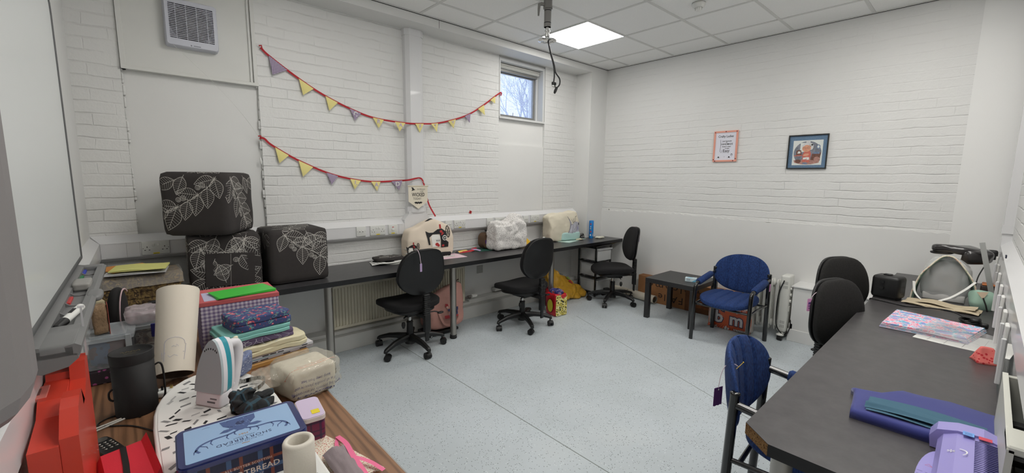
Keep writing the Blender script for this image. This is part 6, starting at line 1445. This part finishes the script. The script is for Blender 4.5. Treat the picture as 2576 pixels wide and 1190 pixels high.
b = MB(); b.soft((0, 0, .008), (.11, .06, .014), 2.6, 8, bumpfn(40, .006, 9)); single('white_cloth', 'crumpled cream cloth at the foot of the cream tote', 'cloth', b, mat('cream_cloth2', (214, 206, 180), .9), loc=(4.28, 3.43, ZT + .004))

# ------------------------------------------------------------------ bags under the bench
t = thing('holdall', 'pink cloth holdall with sewing lady print under the bench behind the office chair', 'bag', (2.21, 3.455, .055), R(-3))
def hf(p, q):
    x, y, z = p; u = q.x
    top = .62 + .38 * (u + 1) / 2
    zz = max(0, z / .46 + .5) * top; z = zz * .46
    y *= 1 - .75 * zz ** 1.5
    x = x * (1 - .10 * (1 - zz)) + .02 * (1 - zz)
    return tuple(V((x, y, z)) + nv((x, y * .5, z), 9, .014, 3) + nv((x, y, z), 28, .005, 2))
pkb = mat('holdall_pink', (180, 134, 124), .75, bump=.3, bscale=200, var=.04, vscale=8)
b = MB(); b.soft((0, 0, 0), (.45, .23, .46), 5, 26, hf); mk = b.mark()
F = frame((.045, -.1, .17), (1, 0, 0), (0, .45, 1), (0, -1, .45))
fig = [[(-.055, .05), (-.045, .075), (-.02, .07), (-.018, .045), (-.035, .035)], [(.03, .06), (.05, .09), (.075, .075), (.07, .05), (.045, .045)], [(-.04, .02), (.03, .03), (.085, .03), (.08, .0), (.05, -.02), (.01, .0), (-.03, -.0)], [(.03, .02), (.075, .015), (.07, -.04), (.04, -.045)], [(-.08, -.035), (-.02, -.035), (-.02, -.065), (-.08, -.065)], [(-.02, -.05), (.07, -.045), (.07, -.06), (-.02, -.065)], [(-.03, -.03), (-.0, -.03), (.0, -.06), (-.03, -.06)]]
for pts, m in zip(fig, (2, 4, 1, 1, 2, 2, 3)): b.blot(F, pts, m, .012)
b.disc(F, (-.033, .04), .012, .012, 4, 12, lift=.0125)
b.conform(mk, (0, 1, 0), .0015)
b.build('bag_body', [pkb, mat('print_navy2', (44, 48, 84), .8), mat('print_red2', (160, 50, 56), .8), mat('print_blue2', (90, 120, 160), .8), mat('print_skin', (206, 170, 156), .8)], t)
b = MB(); b.strip(smooth_path([(-.09, -.095, .21), (-.07, -.125, .12), (-.03, -.135, .06), (.06, -.135, .05), (.13, -.12, .10), (.11, -.09, .20), (.07, -.07, .27)]), .022, (0, -1, .4), 0); b.build('strap', pkb, t)
b = MB(); b.tube(smooth_path([(-.21, 0, .27), (-.05, 0, .33), (.12, 0, .41), (.20, .0, .445)]), .006, 6); b.build('zip', mat('zip_dark', (92, 68, 62), .6), t)
t = thing('trolley_base', 'low black wheeled base under the pink holdall', 'trolley', (2.17, 3.45, 0))
b = MB(); b.box((-.17, -.10, .022), (.17, .10, .048), 0, .005); b.build('platform', M_black, t)
for x in (-.13, .13):
    for y in (-.08, .08): b = MB(); b.cyl((x, y - .008, .014), (x, y + .008, .014), .014, n=14); b.cyl((x, y - .010, .014), (x, y - .008, .014), .009, n=12, mi=1); b.build('wheel', [M_black, M_chrome], t)
# red shopping bag
t = thing('shopping_bag', 'glossy red shopping bag with yellow and black patterned side panel on the floor', 'bag', (3.485, 3.095, 0), R(-6))
def sf(p, q):
    x, y, z = p; k = 1 + .05 * q.z - .06 * (1 - q.z ** 2); return tuple(V((x * k, y * k, z)) + nv((x, y, z), 16, .007, 5))
b = MB(); b.soft((0, 0, .125), (.17, .17, .25), 12, 20, sf)
b.build('bag_body', mat('bag_red', (196, 26, 38), .28, coat=.3, bump=.3, bscale=60, bdist=.003), t)
b = MB(); b.grid(lambda u, v: (-.078 + .160 * u, -.088 - .004 * math.sin(u * 7), .006 + .235 * v), 8, 8); b.build('side_panel', pattern_mat('yellow_black_print', 'blobs', [(30, 28, 30), (220, 206, 60), (226, 222, 190), (216, 198, 50), (40, 40, 60), (224, 208, 70)], 34, rough=.4), t)
b = MB(); F = frame((-.0905, -.005, .115), (0, -1, 0), (0, 0, 1), (-1, 0, 0)); b.disc(F, (0, .0), .050, .078, 1, 24); b.disc(F, (0, .0), .044, .072, 0, 24, lift=.0006); b.build('oval_panel', [mat('oval_yellow', (214, 200, 60), .4), M_ink], t)
b = MB(); b.soft((.0, .0, .255), (.13, .17, .07), 2.6, 12, bumpfn(24, .020, 6)); b.build('contents', pattern_mat('navy_mix', 'blobs', [(30, 28, 62), (38, 38, 96), (48, 46, 110), (120, 110, 140), (170, 60, 70)], 26), t)
b = MB(); b.strip(smooth_path([(-.084, .06, .24), (-.094, .05, .285), (-.085, .03, .27)]), .02, (1, 0, 0), 0); b.build('handle', MATS['bag_red'], t)
b = MB(); b.soft((0, 0, .12), (.10, .12, .24), 4, 12, bumpfn(14, .012, 9)); single('shopping_bag', 'dark red bag slumped between the glossy red bag and the yellow bag', 'bag', b, mat('bag_dark_red', (120, 28, 40), .5), loc=(3.655, 3.345, 0))
# yellow bag
t = thing('shopping_bag', 'crumpled mustard yellow carrier bag slumped against the wall under the bench', 'bag', (4.02, 3.44, 0), R(-4))
def yfn(p, q):
    x, y, z = p; u = q.x; s = max(0, z / .46 + .5); top = 1.0 - .78 * ((u + 1) / 2) ** .9; z = s * .50 * top; y *= (1 - .65 * s ** 1.5); 
    q2 = V((x, y, z)); return tuple(q2 + V((q.x, q.y, q.z)) * cr(q2, 9, .045, 3) + nv(q2, 9, .016, 7) + nv(q2, 30, .006, 2))
b = MB(); b.soft((0, 0, 0), (.66, .24, .46), 4.5, 34, yfn); mk = b.mark(); F = frame((.03, -.085, .24), (.80, 0, -.5), (.5, .5, .8))
for i, (x, y, r, m) in enumerate(((-.05, .05, .03, 1), (-.02, .055, .025, 1), (.0, .02, .03, 2), (.03, .015, .022, 2), (-.11, .03, .012, 3), (-.02, .02, .02, 2))): b.disc(F, (x, y), r, r * .5, m, 12, .2, .02)
b.conform(mk, (0, .7, -.7), .002)
b.build('bag_body', [mat('bag_mustard', (190, 144, 40), .45, bump=.5, bscale=30, bdist=.006, var=.08, vscale=10), mat('print_green', (130, 160, 60), .6), mat('print_crimson', (170, 40, 60), .6), M_ink], t)
# carrier bag by the heater
t = thing('shopping_bag', 'orange shop carrier bag with white lettering standing behind the blue armchair', 'bag', (4.468, 1.60, 0), 0)
b = MB(); b.soft((0, 0, .145), (.085, .42, .29), 8, 18, bumpfn(10, .010, 3)); mk = b.mark()
F = frame((-.060, 0, .14), (0, -1, 0), (0, 0, 1), (-1, 0, 0))
b.blot(F, [(-.20, -.13), (.205, -.135), (.205, .10), (-.20, .12)], 1)
for k in range(26):
    a = PI + k * PI / 25; c, s = math.cos(a), math.sin(a)
    r0, r1 = .055, .11 if abs(c) < .8 else .16; x1 = max(-.2, min(.2, c * .24)); 
    b.blot(F, [(c * .12, -.055 + s * .018), (x1 - .003, max(-.133, -.06 + s * .12)), (x1 + .004, max(-.133, -.06 + s * .12))], 2, .0006)
[(b.text(c_, .17, F @ Matrix.Translation((x_, -.02, .001)), 2, bold=.013), b.text(c_, .17, F @ Matrix.Translation((x_, -.02, .002)), 3, bold=.005)) for c_, x_ in (('b', -.10), ('m', .07))]; b.text('&', .07, F @ Matrix.Translation((-.035, -.04, .003)), 1, bold=.002)
b.blot(F, [(-.12, .115), (-.09, .05), (-.05, .03), (.0, .05), (.03, .115)], 2, .0008); b.text('AT', .045, F @ Matrix.Translation((-.04, .065, .002)), 3); b.text('SHOP', .045, F @ Matrix.Translation((.10, .085, .002)), 3, sx=.9); 
b.conform(mk, (1, 0, 0), .0012)
b.build('bag_body', [mat('bag_white', (196, 190, 182), .4), mat('bag_orange', (204, 88, 44), .35), mat('bag_navy', (40, 30, 64), .4), mat('bag_lettering', (206, 200, 200), .4)], t)
b = MB(); b.soft((.0, -.0, .30), (.075, .38, .10), 3, 14, bumpfn(14, .020, 8)); b.build('contents', mat('bag_paper', (192, 190, 182), .8), t)

# ------------------------------------------------------------------ right bench things
BZ = .74
t = thing('fan_heater', 'small black cube shaped heater on the far part of the right bench', 'heater', (3.725, .365, BZ), R(-12))
b = MB(); b.box((-.062, -.075, .006), (.062, .075, .155), 0, .022, 4); b.box((-.05, -.06, 0), (.05, .06, .01), 0)
for k in range(9): b.box((-.035, -.0756, .05 + k * .0085), (.035, -.0748, .0535 + k * .0085), 1)
b.build('housing', [M_black, mat('grille_dark', (60, 60, 62), .5)], t)
b = MB(); b.box((-.018, -.012, .155), (.018, .03, .163), 0, .004); b.build('handle', M_black, t)
for z in (.115, .075): b = MB(); b.cyl((-.061, .015, z), (-.070, .015, z), .012, n=16); b.build('dial', M_black, t)
# mint sewing machine cover lying open
t = thing('sewing_machine', 'sewing machine under an open mint lined fabric cover at the bench end', 'sewing machine', (4.0, .115, BZ), R(2))
mint = mat('mint_lining', (152, 182, 166), .85, bump=.3, bscale=200); flo = pattern_mat('cream_floral', 'spots', [(220, 212, 192), (206, 168, 150), (190, 196, 170), (212, 180, 160)], 50)
# arch shell facing -x
def arch(k, s): # k 0..1 around, s scale
    y = .165 * math.cos(PI * k) * (1 - .42 * math.sin(PI * k) ** 2) * s; z = .305 * math.sin(PI * k) ** .85 * s; return y * .9, z
b = MB()
def outer(u, v):
    y, z = arch(v, 1 - .10 * u); wob = nz((u * 2, v * 4, 1), 2, .012, 3); return (-.16 + .30 * u + .03 * math.sin(v * PI), y + wob, z + wob * .4)
b.grid(outer, 14, 26, 1); b.grid(lambda u, v: tuple(V(outer(u, 1 - v)) * 1 + V((0, 0, -.004)) - V((0, arch(1 - v, 1)[0] * .03, 0))), 14, 26, 0)
P = [outer(0, k / 26) for k in range(27)]; b.tube(P, .0045, 6, 1)
b.build('fabric_cover', [mint, flo], t)
b = MB(); b.soft((.03, .0, .125), (.16, .15, .24), 6, 14, bumpfn(10, .010, 4)); b.box((-.09, -.10, .0), (-.05, .10, .05), 0, .008); b.build('machine_body', mat('machine_white', (208, 206, 204), .4), t)
b = MB(); b.soft((-.035, .0, .145), (.13, .235, .275), 4, 16, lambda p, q: tuple(V(p) * 1 + nv(p, 14, .012, 7) - V((0, p[1] * .25 * max(0, q.z), 0)))); b.build('dust_bag', clear_mat('dust_bag', (206, 208, 208), .55, .12), t)
b = MB(); b.strip(smooth_path([(-.16, .145, .12), (-.19, .13, .05), (-.23, .08, .008), (-.27, .0, .004), (-.30, -.06, .004), (-.26, -.085, .004), (-.34, -.07, .003), (-.38, -.03, .003)]), .014, (0, 0, 1), 0); b.strip(smooth_path([(-.15, -.13, .16), (-.18, -.09, .11), (-.20, -.03, .05), (-.22, .04, .01)]), .012, (-.7, 0, .7), 0); b.build('cotton_tape', M_paper, t)
b = MB(); b.soft((0, 0, .055), (.12, .115, .13), 3, 14, lambda p, q: tuple(V(p) + nv(p, 14, .016, 5) - V((0, 0, 0)))); b.blot(frame((-.062, .01, .10), (0, -1, 0), (0, 0, 1), (-1, 0, 0)), [(-.02, .01), (.03, .02), (.01, -.03)], 1); b.tube([(-.064, .0, .08), (-.07, -.015, .04), (-.07, -.025, .0)], .0035, 6, 2)
single('fabric_bag', 'mint green cloth bag slumped between sewing machine and wall', 'bag', b, [mint, mat('peach_lining', (216, 196, 172), .85), M_black], loc=(3.86, -.060, BZ), rz=0)
b = MB(); b.box((-.05, -.04, 0), (.05, .03, .06), 0, .006); b.box((-.051, -.035, .06), (.051, .025, .068), 1, .003, 1); single('craft_box', 'small dark box with orange rim in clear film behind the mint cloth bag', 'box', b, [mat('dark_box', (52, 40, 40), .5), mat('orange_rim', (196, 112, 52), .5)], loc=(4.10, -.075, BZ + .06))
bpy.data.objects['craft_box'].location.z = BZ + .055
b = MB(); b.box((-.07, -.05, 0), (.07, .05, .055), 0, .004); single('cardboard_box', 'plain grey carton supporting the small dark box behind the mint bag', 'box', b, mat('grey_carton', (150, 148, 144), .8), loc=(4.12, -.08, BZ))
b = MB(); b.soft((0, 0, 0), (.13, .27, .060), 3.2, 16, lambda p, q: tuple(V(p) + nv(p, 12, .012, 3) + V((0, 0, -.05 * max(0, -q.y - .3) ** 1.2)))); b.soft((-.025, -.085, -.035), (.10, .14, .10), 3.5, 12, lambda p, q: tuple(V(p) + nv(p, 16, .012, 6))); b.soft((.0, .08, -.03), (.05, .11, .022), 3, 8, lambda p, q: tuple(V(p) + nv(p, 16, .01, 8)))
single('black_bag', 'shiny black folded bag lying on top of the covered sewing machine', 'bag', b, mat('black_pvc', (24, 20, 22), .3, coat=.5, bump=.3, bscale=40, bdist=.004), loc=(4.13, .075, BZ + .325), rz=0)
b = MB(); b.box((-.002, -.013, 0), (.002, .013, .40)); single('ruler', 'long grey ruler leaning upright against the wall trunking behind the mint bag', 'ruler', b, mat('ruler_grey', (168, 170, 168), .35), loc=(4.02, -.098, BZ + .001), rx=R(-11) * 0, ry=R(-4))
bpy.data.objects['ruler'].rotation_euler = (R(-13), R(-3), 0); bpy.data.objects['ruler'].location = (4.05, -.112, BZ + .003)
b = MB(); 
for k, (w, d, c) in enumerate(((.34, .16, 0), (.30, .12, 0))): b.grid(lambda u, v: (-d / 2 + d * u + .02 * k, -w / 2 + w * v, .006 + .012 * k + .006 * math.sin(v * 9 + k * 2) + .004 * math.sin(u * 7)), 8, 18)
b.soft((0, 0, .006), (.14, .33, .012), 4, 12, bumpfn(16, .006, 3))
single('calico_cloth', 'crumpled natural calico cloth lying in front of the covered sewing machine', 'fabric', b, mat('calico', (186, 172, 146), .9, bump=.4, bscale=200), loc=(3.70, .11, BZ), rz=R(-6))
b = MB(); b.tube(smooth_path([(3.64, .44, -.02), (3.60, .43, .006), (3.58, .36, .005), (3.54, .25, .005), (3.50, .14, .028), (3.50, .05, .028), (3.46, -.01, .006), (3.36, -.06, .006)]), .0042, 6); single('trailing_cable', 'long black cord trailing across the right bench toward the heater', 'cable', b, M_black, loc=(0, 0, BZ))
b = MB()
for k in range(3): b.tube([(.07 * math.cos(a * .45) * (1 - .15 * k), .04 * math.sin(a * .45) * (1 - .1 * k) + .01 * k, .006 + .006 * k) for a in range(14)], .0035, 6, closed=True)
b.soft((.0, -.01, .02), (.07, .045, .034), 3, 8); b.soft((-.05, -.045, .012), (.035, .03, .024), 4, 6)
single('foot_pedal_cable', 'black coiled lead and plug on the bench behind the floral fabric', 'cable', b, M_black, loc=(3.40, -.03, BZ))
# floral fabric, pattern paper, plastic
pol = [(-.20, .155), (.19, .16), (.13, -.21), (-.18, -.17)]
fl = pattern_mat('pastel_floral', 'blobs', [(140, 140, 200), (112, 184, 206), (206, 214, 226), (226, 130, 156), (236, 196, 206), (110, 176, 204), (154, 150, 200)], 24)
b = MB()
for k in range(4):
    s = 1 - .015 * k; b.prism(I4, [(x * s + .004 * (k % 2), y * s) for x, y in pol], .002 + .0065 * k, .0065 + .0065 * k, 0, mi_side=1 if k < 3 else 0)
single('folded_fabric', 'folded pastel pink and blue floral fabric on the right bench', 'fabric', b, [fl, mat('fabric_white_edge', (206, 200, 214), .85)], loc=(3.12, .135, BZ), rz=R(-4))
b = MB(); b.grid(lambda u, v: (-.14 + .30 * u, -.15 + .26 * v, .034 + .010 * math.sin(u * 5) * math.sin(v * 4) - .022 * max(0, .35 - v) / .35), 12, 12); single('plastic_sleeve', 'clear plastic pattern sleeve lying over the floral fabric', 'plastic sleeve', b, clear_mat('sleeve_clear', (205, 205, 205), .42, .1), loc=(2.995, .035, BZ), rz=R(-14))
b = MB(); b.grid(lambda u, v: (-.13 + .28 * u, -.17 + .32 * v, .0012 + .0008 * math.sin(v * 8)), 6, 8)
for k in range(5): b.ink(Matrix.Translation((0, 0, .0026)), [(-.12, -.14 + k * .06), (.12, -.13 + k * .055)], .0012, 1)
b.box((-.13, -.17, 0), (.15, .15, .0008)); b.ink(Matrix.Translation((0, 0, .0027)), [(-.08, -.16), (.02, -.02), (.13, .1)], .0012, 1)
single('pattern_paper', 'white dressmaking pattern sheet with thin lines under the floral fabric', 'paper', b, [M_paper, mat('pattern_line', (150, 150, 150), .8)], loc=(2.97, -.0, BZ + .0002), rz=R(-8))
# red bean bag
t = thing('pattern_weight', 'small red heart patterned triangular beanbag on the right bench', 'beanbag', (2.70, -.082, BZ), R(20))
b = MB(); A = [V((-.045, -.035, .0)), V((.05, -.03, 0)), V((.035, .045, 0)), V((-.04, .045, 0)), V((-.012, .03, .075)), V((.012, -.02, .068))]
bm = bmesh.new(); vv = [bm.verts.new(p) for p in A]
for f in ((3, 2, 1, 0), (0, 1, 5), (1, 2, 4, 5), (2, 3, 4), (3, 0, 5, 4)): bm.faces.new([vv[i] for i in f])
bmesh.ops.subdivide_edges(bm, edges=bm.edges[:], cuts=5, use_grid_fill=True)
for v_ in bm.verts: c = v_.co - V((0, 0, .03)); v_.co = V((0, 0, .03)) + c * (1.0 + .10 * (1 - min(1, c.length / .06))) + nv(v_.co, 30, .004, 2)
bmesh.ops.smooth_vert(bm, verts=bm.verts[:], factor=.5, use_axis_x=True, use_axis_y=True, use_axis_z=True)
for v_ in bm.verts: v_.co.z = max(0, v_.co.z - .002)
b.bm(bm, 0, True); b.build('beanbag_body', pattern_mat('red_hearts', 'spots', [(226, 116, 110), (200, 50, 58), (196, 44, 54), (206, 60, 64)], 70), t)
# navy and teal fabric
def flat_cloth(name, label, pts, th_, m, loc, rz, seed, amp=.004):
    b = MB(); bm = bmesh.new(); vv = [bm.verts.new((x, y, 0)) for x, y in pts]; f = bm.faces.new(vv)
    r = bmesh.ops.extrude_face_region(bm, geom=[f]); 
    for e in r['geom']:
        if isinstance(e, bmesh.types.BMVert): e.co.z += th_
    bmesh.ops.recalc_face_normals(bm, faces=bm.faces[:]); bmesh.ops.bevel(bm, geom=[e for e in bm.edges if abs((e.verts[0].co - e.verts[1].co).z) < 1e-6 and e.verts[0].co.z > 0], offset=th_ * .45, segments=4, profile=.5, affect='EDGES')
    bmesh.ops.triangulate(bm, faces=[f for f in bm.faces if len(f.verts) > 4]); bmesh.ops.subdivide_edges(bm, edges=[e for e in bm.edges if e.calc_length() > .05], cuts=3, use_grid_fill=False); bmesh.ops.triangulate(bm, faces=bm.faces[:])
    for v_ in bm.verts:
        if v_.co.z > .001: v_.co += nv((v_.co.x, v_.co.y, 0), 12, amp, seed)
    b.bm(bm, 0, True); return single(name, label, 'fabric', b, m, loc, rz)
flat_cloth('folded_fabric', 'thick folded navy blue fabric on the near part of the right bench', [(-.15, .135), (.04, .155), (.055, .165), (.08, .09), (.155, .04), (.175, -.08), (.165, -.20), (-.10, -.215), (-.145, -.06)], .030, mat('navy_fabric', (48, 54, 122), .85, sheen=.2, bump=.3, bscale=500), (1.85, .085, BZ), 0, 3, .004)
b = MB(); b.grid(lambda u, v: (-.085 + .105 * u + .008 * math.sin(v * 3) + .02 * v, .105 - .27 * v, .004 + .010 * math.exp(-((u - .2 - .1 * v) / .09) ** 2) + .004 * math.sin(u * 6 + v * 4)), 22, 22)
b.grid(lambda u, v: (-.095 + .10 * u + .02 * v, .10 - .25 * v, .001 + .003 * math.sin(u * 5 + v * 6)), 12, 12)
single('fabric_strip', 'strip of slate teal fabric lying on the folded navy fabric', 'fabric', b, mat('slate_teal', (60, 98, 118), .85, bump=.3, bscale=500), loc=(1.82, .085, BZ + .034), rz=0)
# laminator
t = thing('laminator', 'lilac laminator with slotted vents at the near end of the right bench', 'laminator', (1.50, -.04, BZ))
lil = mat('lilac_plastic', (150, 142, 204), .38, coat=.2); b = MB()
FL = frame((0, 0, 0), (0, 1, 0), (0, 0, 1), (1, 0, 0))   # profile in (y, z), extruded along x
pr = [(-.062, .002), (.052, .002), (.056, .03), (.046, .052), (.02, .066), (-.03, .07), (-.056, .062), (-.063, .045)]
b.prism(FL, pr, -.20, .225, 0, False); 
for x in (.205,): b.prism(FL, [(-.062, .002), (.070, .002), (.074, .035), (.060, .060), (.02, .073), (-.03, .076), (-.058, .066), (-.065, .045)], x - .02, x + .04, 0)
for k in range(34): b.box((-.19 + k * .0105, -.056, .0655), (-.186 + k * .0105, -.014, .0704), 1)
L = Matrix.Translation((.06, .018, .0672)) @ Matrix.Rotation(-.33, 4, 'X') @ Matrix.Rotation(-PI / 2, 4, 'Z'); b.ink(L, arc((0, 0), .020, -.9, 1.3, 12), .0028, 2); b.text('*', .04, L @ Matrix.Translation((-.01, -.006, 0)), 2)
b.box((.165, -.045, .0758), (.185, -.020, .0764), 3); b.box((.165, -.012, .0758), (.19, .010, .0764), 4); [b.ink(Matrix.Translation((.170 + k * .006, -.008, .0766)), [(0, 0), (0, .014)], .0014, 1) for k in range(3)]
b.build('housing', [lil, mat('slot_indigo', (62, 60, 110), .6), M_white, mat('label_red', (196, 60, 80), .5), mat('label_blue', (110, 160, 224), .5)], t)
b = MB(); o = [(-.20, .045)] + [(.0 + .17 * math.cos(a) - .04, .045 + .040 * math.sin(a)) for a in [PI - k * PI / 16 for k in range(17)]] + [(.15, .045)]
b.prism(I4, o, .004, .020, 0); L = Matrix.Translation((-.03, .082, .0203)) @ Matrix.Rotation(-PI / 2, 4, 'Z')
for i in range(6):
    for j in range(2): b.ink(Matrix.Translation((-.11 + i * .018, .056 + j * .016, .0203)), [(0, 0), (0, .011)], .0014, 1)
b.ink(Matrix.Translation((.02, .056, .0203)), [(0, 0), (.012, .007), (0, .014), (0, 0)], .0012, 2)
b.build('feed_tray', [lil, MATS['slot_indigo'], MATS['label_red']], t)
# white plastic organiser at the right edge
t = thing('plastic_organiser', 'white plastic drawer organiser with dark interior at the right edge', 'organiser', (1.86, -.125, BZ), 0)
b = MB(); b.box((-.42, -.036, 0), (.10, -.030, .20), 1); 
b.prism(frame((0, .018, 0), (1, 0, 0), (0, 0, 1), (0, 1, 0)), [(-.42, 0), (-.42, .165), (-.30, .175), (.10, .19), (.10, 0)], 0, .012, 0); b.box((-.42, -.03, .155), (-.30, .03, .175), 0, .004, 1); b.box((.085, -.036, 0), (.10, .03, .185), 0, .003, 1)
b.build('case', [mat('organiser_white', (206, 206, 196), .4), M_dark], t)
b = MB(); b.box((-.40, -.030, .01), (-.05, .016, .02), 0); b.box((-.40, -.030, .08), (-.05, .016, .088), 0)
for k in range(6): b.box((-.39 + k * .06, -.028, .088), (-.36 + k * .06, .012, .105), 1, .003, 1)
b.build('shelf', [MATS['organiser_white'], M_black], t)
# ------------------------------------------------------------------ light, world, camera
sc = bpy.context.scene
w = bpy.data.worlds.new('sky'); sc.world = w; w.use_nodes = True
bg = w.node_tree.nodes['Background']; bg.inputs[0].default_value = rgb(196, 214, 246); bg.inputs[1].default_value = 2.3
cam = bpy.data.cameras.new('camera'); co = bpy.data.objects.new('camera', cam); COL.objects.link(co)
r_ = V((0.74147787, -0.6708841, 0.01118419)); u_ = V((0.08205596, 0.10720849, 0.99084467)); f_ = V((0.66594098, 0.73377167, -0.13454276))
M = Matrix.Identity(4)
for i in range(3): M[i][0] = r_[i]; M[i][1] = u_[i]; M[i][2] = -f_[i]
M[0][3], M[1][3], M[2][3] = 0, 0, 1.5027
co.matrix_world = M
cam.sensor_fit = 'HORIZONTAL'; cam.sensor_width = 36; cam.lens = 36 * 1072.0875 / 2576; cam.clip_start = .01; cam.clip_end = 60
sc.camera = co
sc.view_settings.view_transform = 'Standard'; sc.view_settings.look = 'None'; sc.view_settings.gamma = 1; sc.view_settings.use_curve_mapping = False
sc.view_settings.exposure = 0
